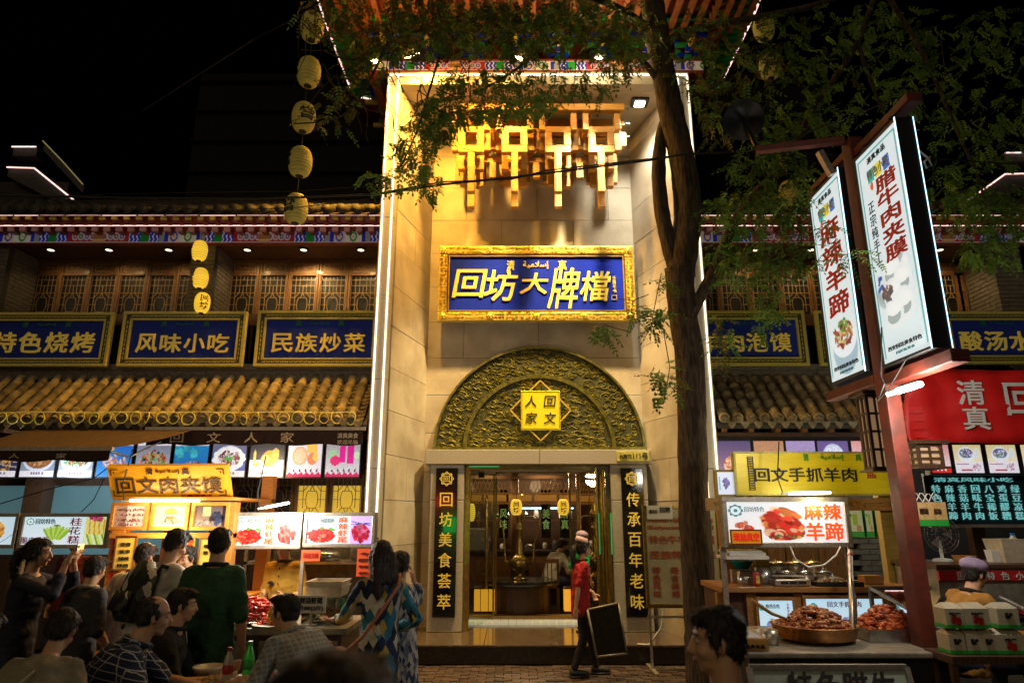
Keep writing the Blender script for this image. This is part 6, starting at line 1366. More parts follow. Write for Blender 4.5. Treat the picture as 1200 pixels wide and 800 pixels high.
p = G(893, 768, FZ); t = thing('tissue_box', 'wooden tissue box with paper standing up on the left of the food table', 'tissue box', (p.x, 5.22, FZ)); MB().box(p.x-.11, p.x+.11, 5.15, 5.30, FZ+.002, FZ+.085).build('box', M['wood_gold'], t, bev=.005); MB().add([(p.x-.1,5.17,FZ+.087),(p.x+.09,5.17,FZ+.087),(p.x+.08,5.29,FZ+.087),(p.x-.09,5.29,FZ+.087),(p.x-.05,5.22,FZ+.15)], [(0,1,4),(1,2,4),(2,3,4),(3,0,4)]).build('tissue', M['paper'], t); letters('清真食品', p.x-.06, p.x+.08, FZ+.02, FZ+.045, M['black_ink'], t, 5.148)
p = G(908, 757, FZ); tag(MB().lathe([(0,0),(.06,0),(.062,.10),(.056,.10),(.055,.01)], (p.x, 5.42, FZ+.002), 18).build('tin', M['alu'], None, True), 'open metal tin between the tissue box and the pan', 'tin')
p = G(884, 750, FZ); tag(MB().lathe([(0,0),(.05,0),(.055,.09),(.05,.09),(.045,.01)], (p.x, 5.55, FZ+.002), 18).build('tin', M['plastic_white'], None, True), 'pale cup standing behind the tissue box', 'cup')
q = W(998, 641, 6.55); rd = thing('support_pole', 'leaning pole with taped cables rising from the food table to the white sign', 'pole', (3.0, 5.6, FZ)); b0 = G(1011, 757, FZ); b0 = V((b0.x, 5.48, FZ)); MB().tube([b0, W(996, 645, 6.2)], .022, 8).build('shaft', M['alu'], rd, True); MB().tube([b0+V((.02,-.02,.05)), W(1003,700,5.75), W(994,665,6.05), W(994,640,6.3)], .009, 6).build('cable', M['cable'], rd, True); m0 = b0.lerp(W(996,645,6.2), .93); MB().tube([m0, m0+(W(996,645,6.2)-b0)*.02], .026, 8).build('red_tape', M['red_label'], rd)
def p_front(im): im.grad((.30,.36,.30),(.45,.42,.36)); im.heap(.65,.5,.25,.3,[(.45,.12,.12),(.35,.3,.25),(.5,.3,.28)],60,.14); im.line(.0,.8,.3,.1,.01,(.15,.2,.17)); im.noise(.1)
a, b = G(873, 786, .86), G(1068, 778, .86)
sb = thing('front_sign', 'low framed pale sign with black brush characters leaning on the food table', 'sign', ((a.x+b.x)/2, 4.95, .4)); yb, yt = 4.80, 4.98; x0, x1 = W(878,785,yt).x, W(1062,785,yt).x; zt_ = W(960,781,yt).z; uxv = V((x1-x0,0,0)); dz = V((0, yb-yt, -.55))
im = Img(100,50,WH); p_front(im); picture(im, 'face', M['print'], sb, (x0,yt,zt_), uxv, dz)
ud = dz.normalized(); nn_ = V((1,0,0)).cross(-ud)
for P0, P1 in ((V((x0,yt,zt_)), V((x1,yt,zt_))), (V((x0,yt,zt_))+dz, V((x1,yt,zt_))+dz), (V((x0,yt,zt_)), V((x0,yt,zt_))+dz), (V((x1,yt,zt_)), V((x1,yt,zt_))+dz)): MB().bar(P0, P1, .035, .035).build('frame', M['alu'], sb)
M5 = Matrix((V((1,0,0)), -nn_, -ud)).transposed().to_4x4(); M5.translation = V(((x0+x1)/2, yt, zt_))+nn_*.004
letters('特色腊牛', -(x1-x0)*.28, (x1-x0)*.40, -.24, -.03, M['black_ink'], sb, 0, bold=.02, M4=M5, shear=.1)
# sneeze guard
a, b = W(1030, 672, 6.3), W(1072, 672, 6.3); sg = thing('glass_guard', 'tilted steel framed glass guard behind the red post', 'glass guard', (a.x, 6.2, FZ))
G0 = [V((a.x-.02,6.45,1.22)), V((a.x+1.0,6.45,1.22)), V((a.x+1.25,5.95,.98)), V((a.x+.25,5.95,.98))]
MB().add(G0, [(0,1,2,3)]).build('glass_pane', M['glass_pane'], sg)
for i in range(4): MB().bar(G0[i], G0[(i+1)%4], .03, .03).build('frame', M['steel'], sg)
for g_ in (G0[0], G0[1]): MB().bar((g_.x,g_.y,FZ-.3), g_, .03, .03).build('leg', M['steel'], sg)

# ================================================================ POST WITH HANGING LIGHT BOXES
ps = thing('red_steel_post', 'red painted steel post with beams carrying the two tall light boxes', 'post', (3.08, 5.35, 0)); PXL = 3.0
MB().box(3.0, 3.12, 5.27, 5.42, 0, 5.12).build('column', M['red_paint'], ps, bev=.008)
MB().box(3.0, 3.13, 4.42, 5.265, 2.87, 2.96).build('beam', M['red_paint'], ps, bev=.006); MB().box(3.0, 3.12, 5.425, 6.3, 2.91, 2.99).build('beam', M['red_paint'], ps, bev=.006)
MB().box(3.02, 3.14, 4.45, 5.265, 4.92, 4.99).build('beam', M['red_paint'], ps, bev=.006); MB().box(3.02, 3.14, 5.425, 6.2, 5.0, 5.07).build('beam', M['red_paint'], ps, bev=.006)
p = W(886, 176, 5.6); MB().bar(p, (3.0, 5.35, p.z-.05), .07, .06).build('arm', M['red_paint'], ps, bev=.005); MB().bar(W(960,178,5.45), W(975,205,5.45), .06,.05).build('arm_brace', M['alu'], ps)
def side_box(y0, y1, z0, z1, lab, painter, texts, res=(66,200)):
    t = thing('hanging_light_box', lab, 'light box', (3.05, (y0+y1)/2, z0)); X = 2.985
    mb = MB(); f = .022
    for (a, b, c, d) in ((y0,y1,z1-f,z1),(y0,y1,z0,z0+f),(y0,y0+f,z0+f,z1-f),(y1-f,y1,z0+f,z1-f)): mb.box(X-.012, X+.13, a, b, c, d)
    mb.build('frame', M['black'], t, bev=.004); MB().box(X+.01, X+.12, y0+f, y1-f, z0+f, z1-f).build('case', M['black'], t)
    mb = MB(); mb.box(X-.016, X-.012, y0, y0+.012, z0, z1); mb.box(X+.126, X+.132, y0-.004, y0, z0, z1); mb.build('edge_light', M['cool_strip'], t)
    im = Img(*res, WH); painter(im); picture(im, 'lit_face', M['print_lit'], t, (X, y1-f, z1-f), (0, -(y1-y0-2*f), 0), (0, 0, -(z1-z0-2*f)))
    W_, H_ = y1-y0-2*f, z1-z0-2*f
    M6 = Matrix((V((0,-1,0)), V((1,0,0)), V((0,0,1)))).transposed().to_4x4(); M6.translation = V((X-.004, y1-f, z1-f))
    for s_, u0, v0, u1, v1, m_, vert, bold in texts: letters(s_, W_*u0, W_*u1, -H_*v1, -H_*v0, M[m_], t, 0, bold=bold, ext=.004, vertical=vert, M4=M6)
    for y in (y0+.1, y1-.15):
        MB().tube([(3.06,y,z1), (3.0,y+.02,z1+.06), (3.06,y,z1+.10)], .008, 6).build('hanger', M['cable'], t)
    return t
def border(im):
    im.grad((.72,.82,.84),(.68,.80,.82))
    for e in (.035,.93): im.rc(e, .02, e+.03, .98, (.12,.42,.42))
    im.rc(.04,.02,.96,.03,(.12,.42,.42)); [im.rc(.22+i*.19, .10, .38+i*.19, .165, [(.05,.45,.35),(.75,.65,.05),(.03,.15,.55)][i]) for i in range(3)]; im.el(.3,.185,.02*2,.01*2,(.6,.1,.05))
def p_A(im):
    border(im); im.el(.52,.86,.36,.13,(.35,.5,.6)); im.el(.52,.82,.36,.085,(.75,.85,.9)); im.heap(.52,.79,.27,.065,[(.35,.08,.04),(.5,.2,.08),(.2,.04,.03),(.55,.45,.2)],80,.055); im.heap(.55,.75,.14,.03,[(.1,.3,.05)],14,.04); im.noise(.04)
def p_B(im):
    border(im); im.heap(.45,.68,.30,.10,[(.65,.75,.75),(.8,.85,.85),(.5,.62,.62)],30,.15)
    for x, y in ((.45,.62),(.65,.68),(.40,.72),(.62,.78),(.38,.80)): im.el(x,y,.20,.075,(.78,.84,.84)); im.el(x-.02,y+.012,.15,.035,(.35,.42,.42)); im.el(x,y-.02,.16,.03,(.85,.9,.88))
    im.heap(.30,.70,.12,.03,[(.08,.1,.12),(.2,.1,.08)],22,.05); im.heap(.15,.64,.06,.03,[(.03,.1,.4)],8,.05); im.noise(.04)
M['red_sign_ink'] = mat('red_sign_ink', (.50,.02,.01), .5, emit=.12, ecol=(.8,.03,.0))
small = [('清真食品',.28,.045,.72,.075,'teal_ink',False,.02),('特色小吃',.24,.105,.76,.155,'white',False,.03),('西安回坊美食特色',.14,.935,.86,.955,'black_ink',False,.02),('回民街美食',.3,.965,.7,.978,'teal_ink',False,.0)]
bA = side_box(5.47, 6.12, 3.03, 4.93, 'tall narrow light box with four red characters and a bowl of food, the farther one', p_A, small+[('麻辣羊蹄',.22,.19,.82,.70,'red_sign_ink',True,.05)])
bB = side_box(4.56, 5.22, 3.0, 4.85, 'tall narrow light box with five red characters and pale buns, the nearer one', p_B, small+[('腊牛肉夹膜',.40,.17,.86,.58,'red_sign_ink',True,.05),('正宗纯手工',.16,.25,.30,.56,'black_ink',True,.0)])
tube_lamp(W(1052,458,4.95), W(1078,450,4.85), .024, 'glaring white lamp under the nearer hanging light box', 60, (1,.93,.82))
lc = [(W(1066,170,4.6)), W(1076,176,4.6), W(1088,186,4.6), W(1092,194,4.6), W(1086,197,4.6), W(1083,190,4.6), W(1090,184,4.6)]
tag(MB().tube(lc, .008, 6).build('power_cord', M['white'], None, True), 'pale knotted cord dangling beside the nearer hanging light box', 'cord')
tag(MB().tube([W(1036,450,4.9), W(1028,470,5.1), W(1042,455,5.2), W(1062,420,4.8)], .006, 6).build('power_cord', M['cable'], None, True), 'thin dark cord looping under the hanging light boxes', 'cord')
# loudspeaker / unlit floodlight by the arm
p = W(872, 142, 5.9); sp_ = thing('loudspeaker', 'dark round horn loudspeaker among the branches above the steel arm', 'loudspeaker', tuple(p)); R = V((-.4,-1,-.5)).to_track_quat('Z','Y').to_matrix()
MB().lathe([(.04,-.18),(.07,-.1),(.10,0),(.19,.12),(.20,.13),(.185,.125),(.09,.01),(0,0)], tuple(p), 22, R=R).build('horn', M['black'], sp_, True); MB().bar(p, W(886,172,5.6), .03,.03).build('bracket', M['black'], sp_)
# ================================================================ RED BANNER STALL (RIGHT EDGE)
Yb = 6.1; a = W(1062, 478, Yb).x; b = a+2.2; zt1, zb1 = W(1130, 432, Yb).z, W(1130, 519, Yb).z
n = 44; vs = []; fs = []; m = 10
for j in range(m+1):
    for i in range(n+1):
        u = i/n; v = j/m; vs.append((a+(b-a)*u, Yb+.02*sin(u*40+v*3)*(1-u)**2+.035*sin(v*6+u*5)+.012*sin(v*17-u*9), zb1+(zt1-zb1)*v-.05*u*(1-v)*0+.01*sin(u*9)))
q = MB().add(vs, [(j*(n+1)+i, j*(n+1)+i+1, (j+1)*(n+1)+i+1, (j+1)*(n+1)+i) for j in range(m) for i in range(n)])
M['red_banner'] = mat('red_banner', (.70,.012,.010), .55, 0, (.60,.008,.008), 6, bump=.3, bs=5)
bn = thing('red_banner', 'wide red cloth banner with large white characters at the right edge', 'banner', ((a+b)/2, Yb, zb1)); o = q.build('cloth', M['red_banner'], bn, True); o.modifiers.new('thick','SOLIDIFY').thickness = .006
for k in range(9): MB().tube([(a+.03, Yb+.01, zb1+.05+k*(zt1-zb1)/9.5), (a+.14, Yb-.012, zb1+.05+k*(zt1-zb1)/9.5)], .004, 5).build('gathered_fold', M['red_banner'], bn)
for c_, x0, y0, x1, y1 in (('清',1121,446,1152,474),('真',1128,477,1158,503),('回',1177,449,1214,486)):
    A, B, C_, D = rect(x0, y0, x1, y1, Yb-.03); letters(c_, A, B, C_, D, M['white'], bn, Yb-.035, 'character', bold=.03)
for i, (x0, x1, kd, l) in enumerate(((1088,1115,'redpot','lit picture with red border beside the lattice lamp'),(1116,1153,'bowl','lit picture of a bowl under the red banner, second from the left'),(1155,1194,'bowl','lit picture of a bowl under the red banner, third from the left'),(1196,1235,'bowl','lit picture cut by the right photo edge under the red banner'))): menu_box(x0, 519, x1, 556, 6.7, kd, l, 'lit pictures under the red banner')
a, b, c, d = rect(1086, 558, 1260, 614, 6.9); bb = thing('glass_menu_board', 'dark glass menu board with pale teal characters under the lit pictures', 'menu board', ((a+b)/2, 6.9, c)); M['teal_lit'] = mat('teal_lit', (.2,.5,.5), .5, emit=.35, ecol=(.3,.85,.85)); M['board_glass'] = mat('board_glass', (.015,.03,.035), .15, 0, coat=.5)
MB().box(a, b, 6.9, 6.92, c, d).build('glass_pane', M['board_glass'], bb); MB().box(a, b, 6.88, 6.93, c-.03, c).build('bottom_rail', M['alu'], bb); MB().box(a, b, 6.88, 6.93, d, d+.03).build('top_rail', M['black'], bb)
for i, s_ in enumerate(('特色小吃','麻辣羊蹄','香菇羊肉','回味牛肉','八宝稀饭','鸡蛋醪糟','绿豆凉糕')):
    x = W(1099+i*15.5, 590, 6.9).x; letters(s_, x-.042, x+.042, c+.04, d-.08, M['teal_lit'], bb, 6.897, vertical=True, bold=.01)
letters('清真风味小吃', a+.1, a+.9, d-.055, d-.01, M['teal_lit'], bb, 6.897)
# red lattice lamps
def lattice_lamp(px0, py0, px1, py1, Y, lab):
    a, b, c, d = rect(px0, py0, px1, py1, Y); w_ = b-a; t = thing('lattice_lamp', lab, 'lamp', ((a+b)/2, Y+w_/2, c)); M['lamp_paper'] = mat('lamp_paper', (.55,.38,.22), .7, emit=.18, ecol=(1,.6,.3))
    MB().box(a+.02, b-.02, Y+.02, Y+w_-.02, c+.03, d-.03).build('paper_shade', M['lamp_paper'], t)
    for x in (a, b-.025):
        for y in (Y, Y+w_-.025): MB().box(x, x+.025, y, y+.025, c, d).build('upright', M['wood_dark'], t)
    mb = MB(); k = max(3, int((d-c)/.14))
    for i in range(k+1):
        z = c+(d-c-.02)*i/k; mb.box(a+.025, b-.025, Y, Y+.02, z, z+.02); mb.box(a, a+.02, Y+.025, Y+w_-.025, z, z+.02)
    mb.box((a+b)/2-.008, (a+b)/2+.008, Y+.003, Y+.018, c+.02, d-.02); mb.box(a+.003, a+.018, Y+w_/2-.01, Y+w_/2+.01, c+.02, d-.02); mb.build('lattice', M['wood_dark'], t); MB().box(a-.04, b+.04, Y-.04, Y+w_+.04, d, d+.03).build('cap', M['wood_dark'], t); MB().box(a-.03, b+.03, Y-.03, Y+w_+.03, c-.02, c-.002).build('base', M['wood_dark'], t)
lattice_lamp(1019, 462, 1042, 549, 5.75, 'tall dark lattice lamp hanging left of the red post'); lattice_lamp(1076, 520, 1106, 546, 5.7, 'short dark lattice lamp hanging right of the red post')
# hanging paper bags
for i, (px, l) in enumerate(((1083,'brown paper bag with a green base hanging in front, nearer the red post'),(1098,'brown paper bag with a green base hanging behind the other bag'))):
    a, b, c, d = rect(px-12, 588, px+12, 616, 5.6+.12*i); t = thing('paper_bag', l, 'bag', ((a+b)/2, 5.6, c)); Y = 5.6+.12*i; MB().box(a, b, Y, Y+.08, c+.05, d).build('bag_body', M['bun'], t); MB().box(a-.002, b+.002, Y-.002, Y+.082, c, c+.05).build('green_base', M['green_label'], t)
    for yy in (Y, Y+.08): MB().tube([(a+.03,yy,d), ((a+b)/2-.01,yy,d+.07), ((a+b)/2+.01,yy,d+.07), (b-.03,yy,d)], .004, 5).build('handle', M['white'], t)
    letters('回坊', a+.05, b-.05, c+.10, c+.14, M['wood_dark'], t, Y-.002)
# snack counter with red strip
a, b, c, d = rect(1100, 668, 1260, 680, 6.3); sk = thing('snack_counter', 'stone snack counter with a red lettered strip at the right edge', 'counter', ((a+b)/2, 6.6, 0)); MB().box(a, b, 6.32, 7.0, 0, d+.02).build('body', M['alu_dull'], sk); MB().box(a, b, 6.29, 6.318, c, d).build('red_strip', M['red_label'], sk); MB().box(a-.02, b, 6.28, 7.02, d+.021, d+.05).build('worktop', M['wood_dark'], sk)
for i, ch in enumerate('回民特色小吃街'): x = W(1126+i*17, 674, 6.29).x; letters(ch, x-.035, x+.035, c+.01, d-.01, M['white'], sk, 6.287)
zc2 = d+.052
for i, (px, w_, h_, m_, l) in enumerate(((1182,.26,.20,'plastic_white','large white plastic tub on the snack counter'),(1165,.10,.10,'white','small white carton on the snack counter'),(1130,.14,.05,'wood_stall','flat brown box on the snack counter'))):
    x = W(px, 655, 6.6).x; mb = MB(); mb.lathe([(0,0),(w_*.55,0),(w_*.7,h_),(w_*.72,h_),(w_*.72,h_+.01),(w_*.64,h_+.01),(w_*.52,.01),(0,.01)], (x, 6.6, zc2), 4, R=Matrix.Rotation(pi/4,3,'Z')); tag(mb.build('plastic_tub' if i == 0 else 'carton', M[m_]), l, 'tub' if i == 0 else 'box')
x = W(1188, 635, 6.8).x; M['blue_plastic'] = mat('blue_plastic', (.03,.20,.55), .3); bottle(x, 6.8, zc2, .26, .05, 'white', 'blue_plastic', 'white jar with a blue cap on the snack counter')
x = W(1102, 640, 6.75).x; fn = thing('desk_fan', 'round wire desk fan behind the red post', 'fan', (x, 6.75, zc2)); mb = MB()
for r_ in (.06,.10,.14,.17): mb.tube([(x+r_*cos(a_*pi/9), 6.70, zc2+.25+r_*sin(a_*pi/9)) for a_ in range(19)], .003, 4, cap=False)
for a_ in range(16): mb.tube([(x+.03*cos(a_*pi/8), 6.70, zc2+.25+.03*sin(a_*pi/8)), (x+.17*cos(a_*pi/8), 6.70, zc2+.25+.17*sin(a_*pi/8))], .002, 4)
mb.build('guard', M['steel'], fn); MB().lathe([(.09,0),(.08,.02),(.015,.03),(.015,.2),(0,.2)], (x,6.75,zc2), 16).build('stand', M['white'], fn)
for q_ in range(3): a_ = q_*2.09; MB().prism([(.02*cos(a_),.02*sin(a_)),(.12*cos(a_-.35),.12*sin(a_-.35)),(.13*cos(a_+.3),.13*sin(a_+.3))], (x,6.735,zc2+.25), (1,0,0), (0,0,1), .004).build('blade', M['alu'], fn)
# white and green gift boxes in front
bx = thing('display_rack', 'dark display rack carrying white and green gift boxes', 'rack', (3.9, 5.4, 0)); a, b = W(1112,760,4.9).x, W(1215,760,4.9).x; zb_ = W(1150,768,4.9).z
MB().box(a, b+.3, 4.88, 5.2, zb_-.05, zb_-.002).build('shelf', M['wood_dark'], bx)
for x in (a+.03, b+.2):
    for y in (4.93, 5.15): MB().box(x-.02, x+.02, y-.02, y+.02, 0, zb_-.052).build('leg', M['wood_dark'], bx)
def gift(px, w_, z, h, Y, lab, k):
    x = W(px, 740, Y).x; t = thing('gift_box', lab, 'box', (x, Y, z), 0, 'white and green gift boxes'); MB().box(x-w_/2, x+w_/2, Y, Y+.14, z+.001, z+h).build('carton', M['carton'], t, bev=.003); MB().box(x-w_/2-.0015, x+w_/2+.0015, Y-.0015, Y+.1415, z+.002, z+h*.2).build('green_band', M['green_label'], t)
    MB().add([(x-w_/2,Y,z+h),(x+w_/2,Y,z+h),(x+w_/2,Y+.14,z+h),(x-w_/2,Y+.14,z+h),(x-w_/2+.02,Y+.07,z+h+.034),(x+w_/2-.02,Y+.07,z+h+.034)], [(0,1,5,4),(2,3,4,5),(1,2,5),(3,0,4)]).build('gable_top', M['carton'], t)
    if k: mb = MB(); [mb.ell((x+.02*cos(i*2), Y-.003, z+h*.42+.018*sin(i*1.7)), (.02,.004,.02), 8, 4) for i in range(5)]; mb.build('printed_fruit', M['red_label'], t); letters('特产', x-.04, x+.04, z+h*.68, z+h*.82, M['black_ink'], t, Y-.002)
    else: letters('特产', x-.025, x+.025, z+h*.5, z+h*.8, M['black_ink'], t, Y-.002)
h1 = .125
for i, (px, w_, k) in enumerate(((1120,.11,0),(1140,.11,0),(1157,.09,0),(1182,.20,1))): gift(px, w_, zb_, h1, 4.95, ['white and green gift box at the left of the lower row','second white and green gift box of the lower row','third white and green gift box of the lower row','wide shaded gift box at the right of the lower row'][i], k)
for i, (px, w_, k) in enumerate(((1122,.13,1),(1148,.17,1),(1185,.15,0))): gift(px, w_, zb_+h1+.038, .13, 4.95, ['white gift box with red print at the left of the upper row','white gift box with red print in the middle of the upper row','shaded white gift box at the right of the upper row'][i], k)

# ================================================================ STANDING MENU BOARD
mbd = thing('standing_menu_board', 'glass menu board in a brass frame on legs beside the tree trunk', 'menu board', (2.2, 8.6, FL)); Ym = 9.0
a, b, c, d = rect(755, 592, 846, 712, Ym); M['menu_glass'] = mat('menu_glass', (.40,.36,.24), .3, 0, (.50,.46,.30), 3, coat=.3)
for (x0_, x1_, z0_, z1_) in ((a,a+.04,c,d),(b-.04,b,c,d),(a+.04,b-.04,d-.04,d),(a+.04,b-.04,c,c+.05)): MB().box(x0_, x1_, Ym-.02, Ym+.03, z0_, z1_).build('frame', M['brass'], mbd, bev=.004)
MB().box(a+.04, b-.04, Ym, Ym+.012, c+.05, d-.04).build('glass_pane', M['menu_glass'], mbd)
for x in (a+.02, b-.05): MB().box(x, x+.03, Ym-.01, Ym+.02, 0, c).build('leg', M['alu'], mbd); MB().box(x-.01, x+.04, Ym-.3, Ym+.3, .0, .03).build('foot', M['alu'], mbd)
MB().box(a, b, Ym-.005, Ym+.01, c-.12, c-.09).build('lower_rail', M['alu'], mbd)
H_ = d-c; M['ochre_ink'] = mat('ochre_ink', (.45,.09,.03), .6)
for s_, v0, v1 in (('Huiwen Halal Restaurant',.12,.17),('Beiyuanmen 111',.20,.25),('特色牛羊肉泡馍',.30,.38),('民族特色炒菜',.45,.53)): letters(s_, a+.08, b-.08, d-H_*v1, d-H_*v0, M['ochre_ink'], mbd, Ym-.003, bold=.02)
for i, s_ in enumerate(('特色风味','美食烧烤','菜肴小吃','清真老店')): x = a+.15+i*(b-a-.3)/3; letters(s_, x-.05, x+.05, c+.12, d-H_*.60, M['ochre_ink'], mbd, Ym-.003, vertical=True, bold=.02)
t = thing('paper_notice', 'white recruitment notice taped on the standing menu board', 'notice', (a+.3, Ym-.01, d-.15)); x0_, x1_, z0_, z1_ = rect(758, 592, 788, 608, Ym-.03); MB().box(x0_, x1_, Ym-.034, Ym-.03, z0_, z1_).build('sheet', M['white'], t); letters('招聘', (x0_+x1_)/2, x1_-.03, z0_+.08, z1_-.02, M['black_ink'], t, Ym-.036, bold=.02); letters('服务员', x0_+.03, (x0_+x1_)/2-.03, z0_+.07, z0_+.12, M['black_ink'], t, Ym-.036)
tag(MB().tube([(1.62,9.3,FL+.02),(1.75,9.2,FL+.03),(1.9,9.1,FL+.25),(1.93,9.05,FL+.5)], .012, 6).build('loose_cable', M['white'], None, True), 'white cable looping at the foot of the right pilaster', 'cable')
# ================================================================ TREE AND CABLES
tree = thing('street_tree', 'tall dark street tree with forking trunk in front of the tower', 'tree', tuple(G(824, 792, 0)))
def limb(pts, Y, nm, n=14, bumps=.06, seed=0, mt='bark'):
    r = random.Random(seed); P = []; R = []
    raw = []
    for i, (px, py, w_) in enumerate(pts):
        y = Y if not hasattr(Y, '__len__') else Y[0]+(Y[1]-Y[0])*i/(len(pts)-1); p = W(px, py, y); raw.append((p, w_/2*pxm(px, py, y)*1.0))
    for i in range(len(raw)-1):
        (p, a), (q, b) = raw[i], raw[i+1]; m0 = raw[max(i-1,0)][0]; m1 = raw[min(i+2,len(raw)-1)][0]; k = 6
        for j in range(k):
            t = j/k; P.append(.5*((2*p)+(q-m0)*t+(2*m0-5*p+4*q-m1)*t*t+(3*p-m0-3*q+m1)*t**3)); R.append((a+(b-a)*t)*(1+r.uniform(-bumps,bumps)))
    P.append(raw[-1][0]); R.append(raw[-1][1]); mb = MB(); mb.tube(P, R, n)
    if raw[0][1] > .1:     # bark ridges
        v2 = []
        for i in range(len(P)):
            ring = [V(v) for v in mb.v[i*n:(i+1)*n]]
            for j, v in enumerate(ring): mb.v[i*n+j] = tuple(v+(v-P[i])*(.05*sin(j*2.4+i*.15)+r.uniform(-.03,.03)))
    return mb.build(nm, M[mt], tree, True), P, R
TYY = 8.0
limb([(829,800,48),(824,755,42),(820,700,37),(814,600,34),(811,500,33),(808,420,34),(800,365,33),(796,315,33)], TYY, 'trunk', 22, .03, 1)
limb([(797,322,34),(803,285,31),(806,240,31),(800,190,30),(788,140,29),(776,80,27),(765,10,26),(752,-70,22)], TYY, 'trunk', 18, .03, 2)
limb([(794,320,20),(782,280,18),(774,235,17),(772,190,16),(777,150,14),(790,118,10)], (TYY, TYY+.12), 'branch', 12, .04, 3)
limb([(808,375,13),(822,345,13),(840,310,13),(857,268,12),(880,232,11),(915,198,9),(935,165,8),(950,130,7),(978,92,7),(1005,50,7),(1030,-20,6)], (TYY-.05, 6.8), 'branch', 10, .05, 4)
limb([(935,165,5),(950,150,4),(985,152,3)], 7.0, 'branch', 8, .05, 5)
limb([(770,60,9),(800,38,8),(870,24,8),(960,5,7),(1040,-30,6)], (TYY, 7.0), 'branch', 8, .05, 6)
limb([(768,40,12),(720,8,9),(660,-12,7),(600,-30,5)], (TYY, 7.0), 'branch', 8, .05, 7)
limb([(775,100,8),(740,60,7),(690,45,5),(640,55,4),(600,85,3),(560,108,2)], (TYY, 7.2), 'branch', 8, .05, 8)
limb([(700,10,8),(640,30,6),(560,22,5),(480,40,4),(420,70,3),(380,60,2)], (7.6, 7.0), 'branch', 8, .05, 9)
limb([(560,22,4),(520,60,3),(505,100,3),(490,150,2),(470,195,2)], (7.2, 7.2), 'branch', 6, .05, 10)
limb([(455,50,4),(430,100,3),(410,130,2),(380,142,2),(345,145,1.6)], (7.1, 7.4), 'branch', 6, .05, 11)
limb([(1030,-20,6),(1080,60,5),(1120,150,4),(1150,220,3),(1165,300,2)], (6.8, 7.2), 'branch', 6, .05, 12)
limb([(1005,50,5),(1030,120,4),(1060,170,3),(1090,200,2)], (6.9, 7.3), 'branch', 6, .05, 13)
rt = random.Random(77); tw = MB()
for k in range(52):      # bare twigs against the lit niche and eaves
    x, y = rt.uniform(350, 700), rt.uniform(0, 95)
    if k > 34: x, y = rt.uniform(385, 520), rt.uniform(60, 150)
    P = [(x, y)]; a = rt.uniform(.3, 2.2)
    for j in range(5): a += rt.uniform(-.5,.5); x += cos(a)*rt.uniform(8,18); y += sin(a)*rt.uniform(8,18); P.append((x, y))
    yy = rt.uniform(6.9, 7.5); tw.tube([W(px, py, yy) for px, py in P], [.008,.007,.006,.005,.004,.003], 4)
for P in ([(1102,40),(1108,90),(1122,150),(1140,200)],[(775,320),(765,370),(762,400)],[(776,380),(785,430),(780,462)],[(735,388),(720,384),(708,380)],[(760,345),(742,352),(722,350)]): tw.tube([W(a, b, 7.6) for a, b in P], [.006,.005,.004,.003][:len(P)], 4)
tw.build('twigs', M['bark'], tree, stuff=True)
lv = MB()
def frond(p, d, n, L, sz, mi):
    d = d.normalized(); s_ = d.cross(V((0,0,1)));  s_ = s_.normalized() if s_.length > .01 else V((1,0,0)); up = s_.cross(d); cur = p.copy(); dd = d.copy()
    lv.bar(p, p+d*L+V((0,0,-.02)), .0022, .0022, 1)
    for i in range(n):
        cur = cur+dd*(L/n); dd = (dd+V((0,0,-.06))).normalized()
        for k in ((-1, 1) if i < n-1 else (0,)):
            ax = (s_*k*.85+dd*.45+up*rt.uniform(-.35,.25)).normalized() if k else dd; wv = (ax.cross(up)).normalized()*sz*.25+up*rt.uniform(-.1,.1)*sz
            ln = sz*rt.uniform(.8,1.15); lv.add([cur, cur+ax*ln*.45+wv, cur+ax*ln, cur+ax*ln*.45-wv], [(0,1,2,3)], mi)
def cluster(px, py, rx, ry, n, Y0, Y1, sz=.042, dry=.1, hang=.5):
    for i in range(n):
        a = rt.random()*2*pi; q = rt.random()**.6; y = rt.uniform(Y0, Y1); p = W(px+rx*q*cos(a), py+ry*q*sin(a), y)
        d = V((rt.uniform(-1,1), rt.uniform(-.7,.7), rt.uniform(-1,.4)-hang*.4)); frond(p, d, rt.randint(5,8), rt.uniform(.13,.24), sz, 1 if rt.random() < dry else 0)
